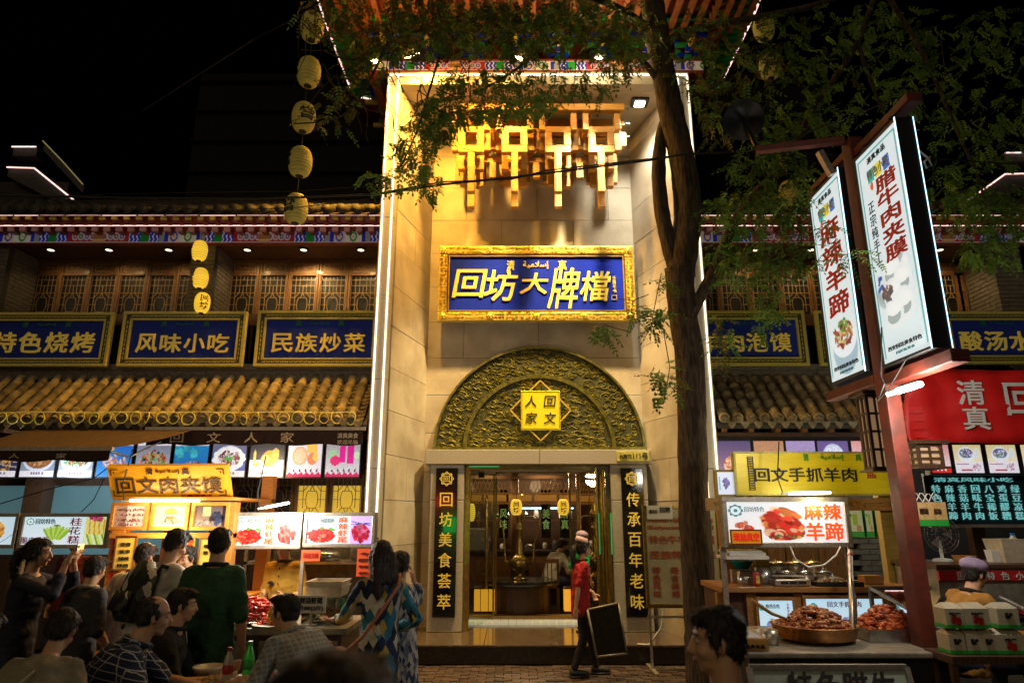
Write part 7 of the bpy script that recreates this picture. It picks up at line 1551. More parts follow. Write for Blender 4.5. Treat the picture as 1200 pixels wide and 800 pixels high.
C = [(395,15,45,30,70,.5),(440,35,50,45,100,.6),(500,25,50,40,110,.6),(560,30,55,38,120,.4),(620,28,55,36,130,.3),(680,25,55,36,120,.25),(735,40,40,45,80,.3),(400,110,30,32,26,.8),(430,70,30,30,40,.8),(385,140,40,14,10,.8),
     (555,95,50,22,55,.2),(610,88,50,20,50,.2),(520,130,28,24,55,.1),(500,150,22,26,55,.08),(480,185,22,24,48,.08),(448,212,26,14,26,.05),(500,205,16,22,26,.05),(560,128,40,14,52,.05),(625,118,36,14,46,.05),(600,128,50,10,32,.05),(690,98,36,14,26,.1),(716,62,30,30,30,.3),
     (820,60,40,55,60,.5),(860,100,45,50,60,.5),(900,60,45,45,60,.2),(840,140,22,30,26,.5),(900,150,34,34,60,.1),(960,60,60,50,90,.05),(960,130,40,26,60,.0),(1040,40,60,50,90,.0),(1040,110,50,40,60,.0),(1110,90,50,70,80,.0),(1160,60,50,60,70,.0),
     (905,195,50,34,95,.05),(880,245,42,30,80,.1),(925,255,28,30,55,.05),(860,300,30,34,55,.1),(895,310,32,40,60,.1),(900,365,22,25,26,.1),(925,300,26,20,26,.05),(850,240,26,20,30,.1),(845,395,14,32,20,.3),
     (1140,240,38,24,70,.0),(1160,285,36,26,75,.0),(1120,215,40,24,40,.0),(1190,250,25,40,50,.0),(1130,165,40,40,45,.0),(1180,150,30,50,50,.0),
     (768,372,22,16,28,.25),(745,360,12,10,8,.25),(703,388,14,12,17,.2),(782,455,17,18,20,.3),(772,432,12,10,8,.3),(783,330,8,10,7,.2)]
for px, py, rx, ry, n, dr in C: cluster(px, py, rx, ry, int(n*(1.5 if py < 75 and 470 < px < 780 else .95 if px > 930 and py < 200 else .9 if px < 470 else 1.15)), 6.7, 7.8, .056, dr)
cluster(988, 298, 34, 14, 20, 4.5, 4.9, .03, 0, .2); cluster(940, 225, 26, 18, 20, 5.4, 6.4, .036, 0); cluster(965, 265, 14, 10, 9, 4.6, 5.0, .03, 0)
lv.build('crown', [M['leaf'], M['leaf_dry']], tree, stuff=True)
def cable(pts, Y, r, lab, sag=None):
    P = []
    for i in range(len(pts)-1):
        for j in range(8):
            t = j/8; P.append(W(pts[i][0]+(pts[i+1][0]-pts[i][0])*t, pts[i][1]+(pts[i+1][1]-pts[i][1])*t, Y[i]+(Y[i+1]-Y[i])*t if hasattr(Y,'__len__') else Y))
    P.append(W(*pts[-1], Y[-1] if hasattr(Y,'__len__') else Y)); return tag(MB().tube(P, r, 6).build('overhead_cable', M['cable'], None, True), lab, 'cable')
cable([(-30,228),(150,232),(300,233),(440,228),(520,216),(600,208),(680,198),(760,188),(800,181),(900,176),(985,182)], 7.55, .016, 'thickest black cable sagging across the tower front to the tree')
cable([(445,226),(520,213),(600,210),(640,200),(700,193),(790,183)], 7.58, .010, 'thinner cable twisted round the thick one across the tower')
cable([(-30,222),(120,238),(260,247),(350,243),(447,231)], 7.6, .006, 'thin black cable drooping over the left wing roof')
cable([(-30,232),(200,226),(350,224),(447,217)], 7.62, .004, 'thinnest wire over the left wing roof')
cable([(860,182),(930,162),(1035,122),(1130,85)], (7.5,6.8,6.2,5.8), .007, 'thin cable rising from the tree to the upper right')
cable([(1065,175),(1100,186),(1150,190),(1230,195)], (5.2,5.6,6,6.2), .008, 'thin cable running right from the hanging light box')
cable([(0,590),(60,572),(110,560),(130,545)], 8.9, .007, 'thin cable looping across the teal wall at the left'); cable([(95,600),(110,585),(122,560)], 8.8, .006, 'short cable hanging over the left lit sign')

# ================================================================ PEOPLE
def sculpt(name, mb, vox, mt, parent, it=4, disp=0, dsc=.09, label=None):
    tmp = bpy.data.objects.new('tmp', mb.mesh('tmp', mt, True)); COL.objects.link(tmp)
    r = tmp.modifiers.new('r', 'REMESH'); r.mode = 'VOXEL'; r.voxel_size = vox; r.use_smooth_shade = True
    s = tmp.modifiers.new('s', 'SMOOTH'); s.iterations = it; s.factor = .5
    if disp:
        tx_ = bpy.data.textures.get('cloth_folds') or bpy.data.textures.new('cloth_folds', 'CLOUDS'); tx_.noise_scale = dsc; tx_.noise_depth = 2
        d = tmp.modifiers.new('d', 'DISPLACE'); d.texture = tx_; d.strength = disp; d.mid_level = .5; d.texture_coords = 'LOCAL'
    dg = bpy.context.evaluated_depsgraph_get(); dg.update(); me = bpy.data.meshes.new_from_object(tmp.evaluated_get(dg), depsgraph=dg); me.name = name
    bpy.data.objects.remove(tmp)
    if not me.materials: me.materials.append(mt)
    o = bpy.data.objects.new(name, me); COL.objects.link(o); o.parent = parent
    if label: o['label'] = label
    return o
def strands(o, n, L, mt_, seed=1):      # loose strands standing off the hair
    me = o.data; r = random.Random(seed); vs = [v.co.copy() for v in me.vertices]; ns = [v.normal.copy() for v in me.vertices]; fs = [tuple(p.vertices) for p in me.polygons]; k0 = len(fs)
    for _ in range(n):
        i = r.randrange(len(ns)); p, nn = vs[i], ns[i]; d = V((0,0,-1))+V((r.uniform(-.3,.3), r.uniform(-.3,.3), r.uniform(-.1,.3))); d = (d-nn*d.dot(nn)*.9+nn*.06)
        if d.length < .1: continue
        d = d.normalized(); w_ = d.cross(nn).normalized()*.0022; l = L*r.uniform(.5,1.3); b = len(vs); m_ = p+d*l*.5+nn*.003; e = p+d*l+nn*.002
        vs += [p-w_, p+w_, m_+w_, m_-w_, e]; fs += [(b, b+1, b+2, b+3), (b+3, b+2, b+4)]
    m2 = bpy.data.meshes.new('hair'); m2.from_pydata(vs, [], fs); m2.materials.append(mt_); m2.polygons.foreach_set('use_smooth', [i < k0 for i in range(len(fs))]); m2.update(); o.data = m2
def child(name, mb, mt, parent, smooth=True, bev=0):
    o = bpy.data.objects.new(name, mb.mesh(name, mt, smooth)); COL.objects.link(o); o.parent = parent
    if bev: b = o.modifiers.new('bevel','BEVEL'); b.width = bev; b.segments = 2
    return o
def ik(S, T, a, b, hint):
    d = T-S; L = min(d.length, (a+b)*.995); d.normalize(); T = S+d*L; x = (a*a-b*b+L*L)/(2*L); h = math.sqrt(max(a*a-x*x, 0)); hv = hint-d*hint.dot(d)
    if hv.length < 1e-4: hv = d.orthogonal()
    return S+d*x+hv.normalized()*h, T
def hand(mb, w_, d, n, curl_, side, s, spread=.12):
    d = d.normalized(); n = (n-d*n.dot(d)).normalized(); lat = d.cross(n)*side      # lat points to the thumb side
    R = Matrix((lat, d, n)).transposed(); mb.caps(w_-d*.02*s, w_+d*.03*s, .026*s, .030*s, 10)
    for k, u in enumerate((-.026,-.009,.009,.026)): mb.caps(w_+d*.02*s+lat*u*.6*s, w_+d*.085*s+lat*u*s, .014*s, .0125*s, 8)
    mb.ell(w_+d*.05*s+n*.004*s, (.040*s,.05*s,.016*s), 12, 8, R)
    Ls = (.058,.070,.076,.068)
    for k, u in enumerate((-.029,-.010,.010,.029)):
        p = w_+d*.088*s+lat*u*s; dd = (d+lat*u/.03*spread).normalized(); 
        for j, f in enumerate((.42,.33,.25)):
            c = curl_*(1-.12*k if side else 1)*(.8+.3*j); ax = dd.cross(n); 
            q = Matrix.Rotation(c, 3, dd.cross(n).normalized()); dd2 = (q @ dd); dd = dd2; nn_ = q @ n if j == 0 else q @ nn_
            e = p+dd*Ls[k]*f*s; mb.caps(p, e, (.0098-.0012*j)*s, (.0090-.0012*j)*s, 8); p = e; n_keep = n
    t0 = w_+d*.028*s+lat*.030*s; td = (d*.55+lat*.75+n*.35).normalized(); t1 = t0+td*.040*s; td2 = (d*.8+lat*.25+n*(.3+.5*curl_)).normalized(); t2 = t1+td2*.033*s
    mb.caps(t0, t1, .015*s, .0115*s, 8); mb.caps(t1, t2, .0112*s, .0085*s, 8)
def person(lab, X, Y, rot, H=1.7, z0=0, pose='stand', lean=0, hunch=.3, yaw=0, nod=0, tilt=0, L=None, R=None, hl=None, hr=None, top='navy', sleeve=.55, tlen=0, pants='jeans', hair='short', hairm='hair', vox=.0085, fem=False,
           face=True, build_=1.0, group=None, collar=None, skirt=False, seat=.46, feet=None, shoes='black', flare=0, top_px=None):
    if top_px:                                    # head top and position as seen in the photograph
        hx_, ty_ = top_px; topz = W(hx_, ty_, Y).z-z0; l = radians(lean); dv = lambda a: V((0, sin(a), cos(a)))
        for _ in range(4):
            s = H/1.7; hz = (.90*s if pose == 'stand' else seat+.06)
            o_ = dv(l*.55)*.17*s+dv(l*.9)*.18*s+dv(l*(1+hunch))*.165*s+dv(l*(1+hunch)*.55+radians(nod)*.35+.08)*.150*s; cur = hz+o_.z+.118*s
            if pose == 'stand': H *= topz/cur
            else: seat += topz-cur
        q = Matrix.Rotation(radians(rot), 3, 'Z') @ V((0, o_.y+.012, 0)); X = W(hx_, ty_+15, Y).x-q.x; Y = Y-q.y
    s = H/1.7; b = build_*(.88 if fem else 1.0)
    t = thing('person', lab, 'person', (X, Y, z0), radians(rot), group); t['label'] = lab
    hz = (.90 if pose == 'stand' else seat+.06)*(1 if pose != 'stand' else s); P0 = V((0,0,hz)); l = radians(lean)
    dv = lambda a: V((0, sin(a), cos(a)))
    p1 = P0+dv(l*.55)*.17*s; p2 = p1+dv(l*.9)*.18*s; p3 = p2+dv(l*(1+hunch))*.165*s
    nd = dv(l*(1+hunch)*.55+radians(nod)*.35+.08); hc = p3+nd*.150*s+V((0,.012,0)); Xa = V((1,0,0))
    Rh = Matrix.Rotation(radians(yaw), 3, 'Z') @ Matrix.Rotation(-radians(nod), 3, 'X') @ Matrix.Rotation(radians(tilt), 3, 'Y')
    hs = s*.91; hp = lambda x, y, z: hc+Rh@V((x*hs, y*hs, z*hs))
    B = MB()
    up = dv(l*(1+hunch)); chest = dv(l)
    B.etube([P0-dv(l*.3)*.09*s, P0, p1, p2-chest*.02*s, p2+(p3-p2)*.55, p3+up*.0], [(.145*b*s,.105*b*s),(.165*s*b,.115*s*b),(.135*s*b,.10*s*b),(.160*s*b,.112*s*b),(.155*s*b,.095*s*b),(.062*s,.062*s)], Xa)
    B.caps(p3-up*.03*s, hc-V((0,.012*s,.03*s)), .058*s*(b+1)/2*(.86 if fem else 1), .052*s*(.88 if fem else 1), 12)
    # head
    E = lambda c, r_, nu=16, nv=11: B.ell(hp(*c), tuple(k*hs for k in r_), nu, nv, Rh)
    E((0,-.012,.034), (.073,.093,.088)); E((0,.022,-.022), (.062,.066,.075)); E((0,.030,-.070), (.050,.048,.038)); E((0,.052,-.092), (.026,.026,.020)); E((0,.062,.032), (.052,.024,.024))
    for k in (-1, 1): E((k*.074,-.004,-.008), (.010,.018,.030), 8, 6); E((k*.036,.062,-.030), (.024,.022,.024), 8, 6)
    B.caps(hp(0,.086,.018), hp(0,.104,-.026), .009*hs, .0145*hs, 8); E((0,.094,-.032), (.018,.014,.010), 8, 6); E((0,.080,-.056), (.024,.014,.012), 8, 6)
    # arms
    shp = p3-up*.055*s; sw = (.160 if not fem else .148)*s*((b+1)/2 if not fem else 1); la, lf = .285*s, .25*s; arms = {}
    for side, T, hd in ((-1, L, hl), (1, R, hr)):
        S = shp+Xa*side*sw; T = V(T)*1.0 if T is not None else S+V((side*.06,.02,-.50*s)); hint = V((side*.35,-.6,-.6)) if hd is None or len(hd) < 4 else V(hd[3])
        El, Wr = ik(S, T, la, lf, hint); arms[side] = (S, El, Wr)
        B.caps(p3-up*.05*s+Xa*side*.05*s, S, .056*s*b, .048*s*b, 12); B.caps(S, El, .046*s*b, .037*s*b, 12); B.caps(El, El+(Wr-El)*.35, .040*s*b, .041*s*b, 12); B.caps(El+(Wr-El)*.3, Wr, .041*s*b, .026*s*b, 12)
        fd = (Wr-El).normalized(); d = V(hd[0]) if hd else fd; n = V(hd[1]) if hd else V((-side,0,0)); c = hd[2] if hd else .45
        hand(B, Wr, d, n, c, side, s*(.93 if fem else 1))
    if skirt or pants is None:
        for k in (-1, 1): B.caps(P0+Xa*k*.08*s, V((k*.085*s,.01,.48*s)), .075*s, .050*s, 12); B.caps(V((k*.085*s,.01,.48*s)), V((k*.08*s,-.01,.08*s)), .052*s, .034*s, 12)
    sculpt('body', B, vox, M['skin'], t, 3)
    if face:
        for k in (-1, 1):
            child('eye', MB().ell(hp(k*.030,.0775,.008), (.0115*s,.0065*s,.0065*s), 10, 6, Rh), M['eye_white'], t); child('iris', MB().ell(hp(k*.030,.0832,.008), (.0055*s,.002*s,.0055*s), 8, 5, Rh), M['black'], t)
            child('eyebrow', MB().tube([hp(k*.014,.0865,.030), hp(k*.032,.086,.036), hp(k*.052,.074,.031)], [.003*s,.004*s,.002*s], 6), M[hairm], t)
        child('lips', MB().ell(hp(0,.0925,-.057), (.021*s,.004*s,.0065*s), 10, 6, Rh), M['lip'], t)
    # hair
    if hair:
        Hm = MB(); EH = lambda c, r_: Hm.ell(hp(*c), tuple(k*hs for k in r_), 16, 11, Rh)
        if hair == 'bald': EH((0,-.032,.036), (.082,.088,.083)); EH((0,-.045,.0), (.076,.066,.074))
        else: EH((0,-.026,.044), (.083,.096,.090)); EH((0,.020,.082), (.066,.066,.046)); EH((0,-.05,.0), (.076,.062,.078))
        if hair in ('short','bald'):
            for k in (-1,1): EH((k*.070,.012,.010), (.013,.020,.032))
        if hair == 'short': [Hm.caps(hp(x,.03,.105), hp(x*1.3,.085,.092), .022*s, .010*s, 8) for x in (-.04,-.015,.012,.038)]
        if hair in ('long','bob'):
            ln = -.33 if hair == 'long' else -.16
            for x in (-.06,-.03,0,.03,.06): Hm.caps(hp(x,-.055,.0), hp(x*1.25,-.075,ln+.03*abs(x)*10), .042*s, .030*s, 10)
            for k in (-1,1): Hm.caps(hp(k*.072,.0,.03), hp(k*.082,-.012,ln*.75), .026*s, .020*s, 10)
        if hair == 'pony':
            for k in (-1,1): EH((k*.066,.0,.0), (.016,.030,.04))
            Hm.ell(hp(0,-.12,.03), (.03*s,.03*s,.03*s)); P_ = [hp(0,-.12,.03), hp(.005,-.155,.0), hp(.01,-.165,-.08), hp(.008,-.155,-.18), hp(.0,-.14,-.27)]; R_h = [.022,.032,.036,.030,.010]
            for i in range(4): Hm.caps(P_[i], P_[i+1], R_h[i]*s, R_h[i+1]*s, 10)
        ho = sculpt('hair', Hm, .008, M[hairm], t, 2, .012, .02); strands(ho, 900 if hair != 'bald' else 300, .026 if hair in ('short','bald') else .06, M[hairm], int(abs(X)*100))
    # top
    if top:
        T_ = MB(); g = .014*s; lo = P0-dv(l*.3)*(.10+tlen)*s
        T_.etube([lo, P0+V((0,0,.02)), p1, p2, p2+(p3-p2)*.55, p3-up*.015*s], [((.165+flare)*b*s+g,(.125+flare)*b*s+g),(.17*s*b+g,.12*s*b+g),(.150*s*b+g,.112*s*b+g),(.168*s*b+g,.120*s*b+g),(.165*s*b+g,.100*s*b+g),(.078*s,.076*s)], Xa)
        for side in (-1, 1):
            S, El, Wr = arms[side]; T_.caps(p3-up*.055*s+Xa*side*.05*s, S, .066*s*b, .060*s*b, 12); sl_ = sleeve
            if sl_ <= .62: e = S+(El-S)*min(1, sl_/.56); T_.caps(S, e, .060*s*b, .058*s*b, 14)
            else: T_.caps(S, El, .060*s*b, .054*s*b, 14); e = El+(Wr-El)*min(1, (sl_-.56)/.44); T_.caps(El, e, .054*s*b, .044*s*b if sl_ > .9 else .052*s*b, 14)
        sculpt('shirt', T_, .0125, M[top], t, 4, .030, .07)
    if collar:
        cm = MB(); k = 16; ring = [p3+up*.012*s+V((.078*s*cos(2*pi*i/k), .074*s*sin(2*pi*i/k)*cos(l), -.074*s*sin(2*pi*i/k)*sin(l)*1.0)) for i in range(k+1)]; cm.tube(ring, .015*s, 8, cap=False); child('collar', cm, M[collar], t)
    # legs
    if pants or True:
        Q = MB(); pm = pants or 'jeans'
        ft_ = feet or ((-.10,.02),(.10,.02))
        if pose == 'stand':
            if pants:
                Q.ell(P0-V((0,0,.03*s)), (.168*s*b,.118*s*b,.12*s))
                for k, f in zip((-1,1), ft_):
                    hip = P0+Xa*k*.085*s-V((0,0,.03)); ank = V((f[0]*s, f[1]*s, .10*s)); kn, _ = ik(hip, ank, .395*s, .395*s, V((0,1,0))); Q.caps(hip, kn, .088*s*b, .062*s, 14); Q.caps(kn, ank, .062*s, .046*s, 14)
        else:
            Q.ell(P0-V((0,.02,.01)), (.18*s*b,.15*s*b,.12*s))
            for k in (-1,1):
                hip = P0+Xa*k*.09*s; kn = V((k*.17*s,.40*s,seat+.05)); ank = V((k*.16*s,.36*s,.10)); Q.caps(hip, kn, .092*s*b, .068*s, 14); Q.caps(kn, ank, .066*s, .048*s, 14)
        if Q.v: sculpt('trousers', Q, .014, M[pm], t, 4, .016, .10)
        for k, f in zip((-1,1), ft_ if pose == 'stand' else ((-.16,.36),(.16,.36))):
            m2 = MB(); m2.caps((f[0]*s, f[1]*s-.02, .055), (f[0]*s+k*.01, f[1]*s+.16*s, .035), .046*s, .036*s, 12); m2.box(f[0]*s-.042, f[0]*s+.046, f[1]*s-.06, f[1]*s+.18*s, 0, .022); child('shoe', m2, M[shoes], t)
    t2 = dict(hp=hp, p3=p3, p2=p2, P0=P0, arms=arms, s=s, up=up, Rh=Rh, hc=hc); return t, t2
def world(t, p): return (Matrix.Translation(t.location) @ Matrix.Rotation(t.rotation_euler.z, 4, 'Z')) @ V(p)
def X_(px, Y, py=650): return W(px, py, Y).x
M['knit'] = cloth('knit', (.30,.26,.17))
# waitress with tray
t, k = person('waitress in red short sleeved top and pale cap walking past the entrance', W(682,700,8.75).x, 8.75, -82, 1.60, lean=3, nod=4, L=(.0,.16,.93), R=(.16,-.12,.70), hl=((.3,.3,-.9),(1,0,0),1.2,(-.8,-.2,-.6)), hr=((.1,-.1,-1),(-1,0,0),.35), top_px=(684, 632), top='red_top', sleeve=.50, pants='black_cloth', hair='pony', fem=True, vox=.0075, tlen=.08, feet=((-.07,.20),(.07,-.12)), face=True)
hp = k['hp']; cp = MB(); cp.lathe([(.0,.075),(.072,.07),(.088,.02),(.086,-.005),(.078,-.004),(.08,.01)], (0,0,0), 18)
cp.v = [tuple(hp(x, y*1.12-.03, z+.095-.25*(y))) for x, y, z in cp.v]; child('cap', cp, M['pinkcap'], t)
child('black_trim', MB().tube([k['p3']+V((.075*cos(a), .075*sin(a), .005)) for a in np.linspace(0, 2*pi, 14)], .012, 6, cap=False), M['black_cloth'], t)
child('chin_strap', MB().tube([hp(.074,.0,.0), hp(.05,.06,-.06), hp(.0,.115,-.05), hp(-.05,.06,-.06), hp(-.074,0,0)], .004, 5), M['white'], t)
tr_ = thing('serving_tray', 'large dark rectangular tray with pale rim held by the waitress', 'tray', tuple(W(712,735,8.5)))
c0, c1, c2, c3 = W(688,714,8.45), W(724,706,8.60), W(734,765,8.60), W(699,769,8.45)
n_ = (c1-c0).cross(c3-c0).normalized(); mb = MB(); mb.add([c0,c1,c2,c3,c0+n_*.012,c1+n_*.012,c2+n_*.012,c3+n_*.012], [(3,2,1,0),(4,5,6,7),(0,1,5,4),(1,2,6,5),(2,3,7,6),(3,0,4,7)]); mb.build('tray_base', M['black_step'], tr_)
for a, b in ((c0,c1),(c1,c2),(c2,c3),(c3,c0)): MB().tube([a-n_*.012, b-n_*.012], .013, 8).build('rim', M['alu_dull'], tr_, True)
# person in green with lavender cap inside the door
t, k = person('person in green top and lavender cap just inside the entrance behind the waitress', W(682,660,10.1).x+.06, 10.3, -60, 1.46, z0=FL, top_px=(683,623), top='green_cloth', sleeve=.6, pants='black_cloth', hair='short', vox=.012, nod=8)
child('cap', MB().ell(k['hp'](0,-.02,.07), (.088,.10,.065), 16, 9, k['Rh']), M['lavender'], t)
# diner inside
person('diner in cream shirt seated at the small table inside the restaurant', .68, 12.55, -55, 1.68, z0=FL, pose='sit', lean=26, nod=22, L=(-.10,.42,.80), R=(.12,.44,.80), top='cream_shirt', sleeve=.55, vox=.012, seat=.45)
# patterned shirt woman
t, k = person('woman with long hair in a loose blue yellow and white patterned shirt', X_(446,5.3), 5.3, 32, 1.66, lean=3, nod=10, yaw=6, L=(-.20,.40,1.08), R=(.16,.10,1.02), hl=((-.6,.9,-.05),(.1,-.2,1),.35,(-.5,-.5,-.8)), hr=((-.3,.6,-.1),(0,0,-1),.6), top_px=(446, 633), top='geo', sleeve=.86, tlen=.18, flare=.01, pants='khaki', hair='long', hairm='hair_brown', fem=True, vox=.0075, build_=.92)
child('shirt_collar', MB().etube([k['p3']-k['up']*.05, k['p3']+k['up']*.02], [(.105,.10),(.072,.068)]), M['navy'], t)
hx = t.location; rotm = Matrix.Rotation(t.rotation_euler.z, 4, 'Z')
bg_ = thing('shoulder_bag', 'tan leather shoulder bag hanging at the patterned shirt woman\'s left side', 'bag', tuple(world(t, (-.27,-.02,.85)))); bb_ = lambda p: world(t, p)
mb = MB(); Q = [(-.245,-.17,.70),(-.245,.12,.70),(-.235,.10,.95),(-.235,-.14,.95),(-.345,-.17,.70),(-.345,.12,.70),(-.315,.10,.95),(-.315,-.14,.95)]; mb.add([bb_(q) for q in Q], [(0,3,2,1),(4,5,6,7),(0,1,5,4),(1,2,6,5),(2,3,7,6),(3,0,4,7)]); mb.build('bag_body', M['tan_leather'], bg_, bev=.02)
mb = MB(); fq = [(-.325,-.16,.94),(-.325,.11,.94),(-.36,.11,.83),(-.36,-.16,.83)]; mb.add([bb_(q) for q in fq]+[bb_((q[0]-.008,q[1],q[2])) for q in fq], [(0,3,2,1),(4,5,6,7),(0,1,5,4),(1,2,6,5),(2,3,7,6),(3,0,4,7)]); mb.build('flap', M['tan_leather'], bg_)
MB().tube([bb_((-.29,-.13,.95)), bb_((-.20,-.20,1.05)), bb_((-.05,-.175,1.22)), bb_((.08,-.13,1.36)), bb_((.13,-.02,1.43)), bb_((.10,.10,1.36))], .013, 6).build('strap', M['tan_leather'], bg_, True)
MB().tube([bb_((-.34,-.12,.93)), bb_((-.37,-.06,1.0)), bb_((-.37,.02,1.0)), bb_((-.34,.08,.93))], .007, 6).build('handle', M['tan_leather'], bg_, True)
t, k = person('woman with ponytail in a pale speckled dress behind the patterned shirt woman', X_(464,5.8), 5.8, 20, 1.62, nod=6, yaw=-35, L=(-.1,.3,1.0), R=(.13,.16,1.36), hr=((-.3,.0,1),(-1,.2,0),.9,(.25,-.3,-1)), top_px=(470, 645), top='speckle', sleeve=.5, tlen=.22, flare=.03, pants='khaki', hair='pony', fem=True, vox=.0085)
# green polo man
t, k = person('broad man in a dark green polo shirt seen from behind at the orange stall', X_(259,5.4), 5.4, 3, 1.79, lean=3, nod=6, L=(-.20,.20,1.00), R=(.23,.10,.90), top_px=(258, 618), top='green_polo', sleeve=.56, pants='jeans', hair='short', collar='black_cloth', build_=1.02, vox=.009, face=False, tlen=.05)
# white tee men
t, k = person('young man in white T-shirt wearing a patterned backpack at the orange stall', X_(199,5.7), 5.7, -28, 1.76, lean=12, nod=26, L=(-.02,.46,1.26), R=(.24,.44,1.24), hl=((.3,.6,.5),(.5,0,.6),.9,(-.4,-.2,-1)), hr=((-.2,.5,.7),(-.6,.2,.3),.9,(.5,-.2,-1)), top_px=(207, 620), top='tee_white', sleeve=.55, pants='jeans', hair='short', vox=.0085)
wt = t
bp = thing('backpack', 'black and white patterned backpack on the young man in the white T-shirt', 'backpack', tuple(world(t, (0,-.2,1.3)))); mb = MB()
P0_, p3_ = k['P0'], k['p3']; c1 = world(wt, V((0,-.17,1.14))); c2 = world(wt, V((0,-.07,1.46))); up_ = (c2-c1).normalized(); Xr = (Matrix.Rotation(wt.rotation_euler.z, 3, 'Z') @ V((1,0,0))); yv = up_.cross(Xr)
mb.etube([c1-up_*.06, c1, c1+up_*.12, c2-up_*.05, c2+up_*.05], [(.10,.05),(.15,.09),(.155,.10),(.14,.085),(.08,.04)], Xr, 20); mb.build('pack', M['camo'], bp, True)
MB().etube([c1-yv*.0+up_*.0-(-yv)*.0+yv*(-.10), c1+yv*(-.10)+up_*.14], [(.11,.03),(.10,.03)], Xr, 14).build('front_pocket', M['camo'], bp, True)
for s_ in (-1, 1):
    q = [V((s_*.10,-.05,1.40)), V((s_*.115,-.01,1.475)), V((s_*.12,.12,1.44)), V((s_*.13,.18,1.30)), V((s_*.15,.05,1.08)), V((s_*.14,-.10,1.02))]; MB().tube([world(wt, x) for x in q], .018, 6).build('strap', M['black_cloth'], bp, True)
ph = world(wt, (.12,.56,1.33)); cm_ = thing('camera', 'dark camera held up by the young man in the white T-shirt', 'camera', tuple(ph)); Rz = Matrix.Rotation(wt.rotation_euler.z, 3, 'Z'); MB().cbox(ph, (.13,.05,.08), Rz).build('camera_body', M['black'], cm_, bev=.006); MB().tube([ph+Rz@V((0,.02,0)), ph+Rz@V((0,.09,0))], .03, 14).build('lens', M['black'], cm_)
t, k = person('man in white shirt with tousled hair behind the backpack wearer', X_(166,6.15), 6.15, -10, 1.70, lean=14, nod=18, L=(-.20,.16,.95), R=(.2,.3,1.1), top_px=(170, 636), top='tee_white', sleeve=.56, pants='charcoal', hair='short', hairm='hair_brown', vox=.010, face=False)
person('person with dark hair beyond the camera, mostly hidden behind the backpack wearer', X_(222,6.5), 6.5, 165, 1.60, nod=10, top='charcoal', vox=.012, L=(-.1,.3,1.3), R=(.1,.3,1.3))
# charcoal tee man, left
person('man in a charcoal T-shirt with short dark hair seen from behind at the left', X_(101,5.7), 5.7, -20, 1.66, lean=6, nod=14, L=(-.16,.26,1.0), R=(.22,.14,.82), top_px=(112, 651), top='charcoal', sleeve=.56, pants='black_cloth', collar='beige', hair='short', build_=1.05, vox=.009)
# woman with phone
t, k = person('woman with ponytail in navy sweatshirt raising a phone at the far left', X_(33,5.6), 5.6, -78, 1.66, lean=3, nod=0, L=(-.04,.30,1.50), R=(.08,.29,1.48), hl=((.2,.3,.9),(.4,.6,0),1.0,(-.5,-.1,-1)), hr=((-.1,.3,.9),(-.4,.6,0),1.0,(.6,-.1,-1)), top_px=(46, 630), top='navy', sleeve=.80, pants='jeans', hair='pony', fem=True, vox=.0075)
q = world(t, (.01,.35,1.60)); pt = thing('phone', 'small pale phone held up by the woman with the ponytail', 'phone', tuple(q)); Rz = Matrix.Rotation(t.rotation_euler.z, 3, 'Z'); MB().cbox(q, (.13,.012,.07), Rz).build('body', M['alu'], pt, bev=.004); MB().cbox(q+Rz@V((.04,.008,.015)), (.02,.004,.02), Rz).build('camera_lens', M['black'], pt)
child('bracelet', MB().tube([k['arms'][1][2]+V((.034*cos(a), .012*sin(a)-.01, .03*sin(a)-.02)) for a in np.linspace(0, 2*pi, 12)], .005, 5, cap=False), M['red_label'], t)
# seated people in front
t, k = person('person in knitted beige top hunched over, seen from behind at the lower left', X_(64,3.9,760), 3.9, 8, 1.62, pose='sit', lean=24, hunch=.5, nod=34, L=(-.34,.26,.86), R=(.24,.30,.82), top_px=(74, 713), top='knit', sleeve=.5, hair='short', seat=.52, vox=.0095, face=False, build_=1.0, fem=True)
st2 = MB().tube([k['p3']+V((.02,-.085,-.01)), k['p2']+V((.0,-.150,.06)), k['p2']+V((-.03,-.150,-.10)), k['P0']+V((-.09,-.13,.05))], .005, 5); child('bag_cord', st2, M['cream_shirt'], t)
t, k = person('balding man in navy and white checked shirt leaning on the front table', X_(178,4.25,740), 4.25, -62, 1.74, pose='sit', lean=24, hunch=.35, nod=6, yaw=2, L=(-.04,.60,.84), R=(.24,.50,.86), hl=((.2,1,-.3),(.1,-.2,-1),.7,(-.6,0,-1)), hr=((-.4,1,-.2),(0,-.2,-1),.7,(.6,-.1,-.9)), top_px=(182, 697), top='plaid_navy', sleeve=.58, collar='plaid_navy', hair='bald', seat=.56, vox=.0075, build_=1.10)
t, k = person('man in black polo shirt seated facing right behind the checked shirt man', X_(212,4.95,740), 4.95, -72, 1.70, pose='sit', lean=10, nod=4, L=(-.1,.42,.82), R=(.2,.40,.80), top_px=(215, 688), top='black_cloth', sleeve=.56, collar='black_cloth', hair='short', seat=.52, vox=.009, build_=1.05)
child('zip', MB().tube([k['p3']+V((0,.085,-.02)), k['p2']+V((0,.14,.05))], .004, 5), M['alu'], t)
t, k = person('man in grey checked shirt leaning over the front table with his back turned', X_(345,4.7,740), 4.7, 58, 1.72, pose='sit', lean=36, hunch=.3, nod=4, yaw=12, L=(-.20,.46,.86), R=(.24,.36,.80), hl=((-.6,.8,-.1),(.2,-.2,-1),.6,(-.6,-.2,-.8)), top_px=(334, 695), top='plaid_grey', sleeve=.56, collar='plaid_grey', hair='short', seat=.54, vox=.0085, build_=1.03)
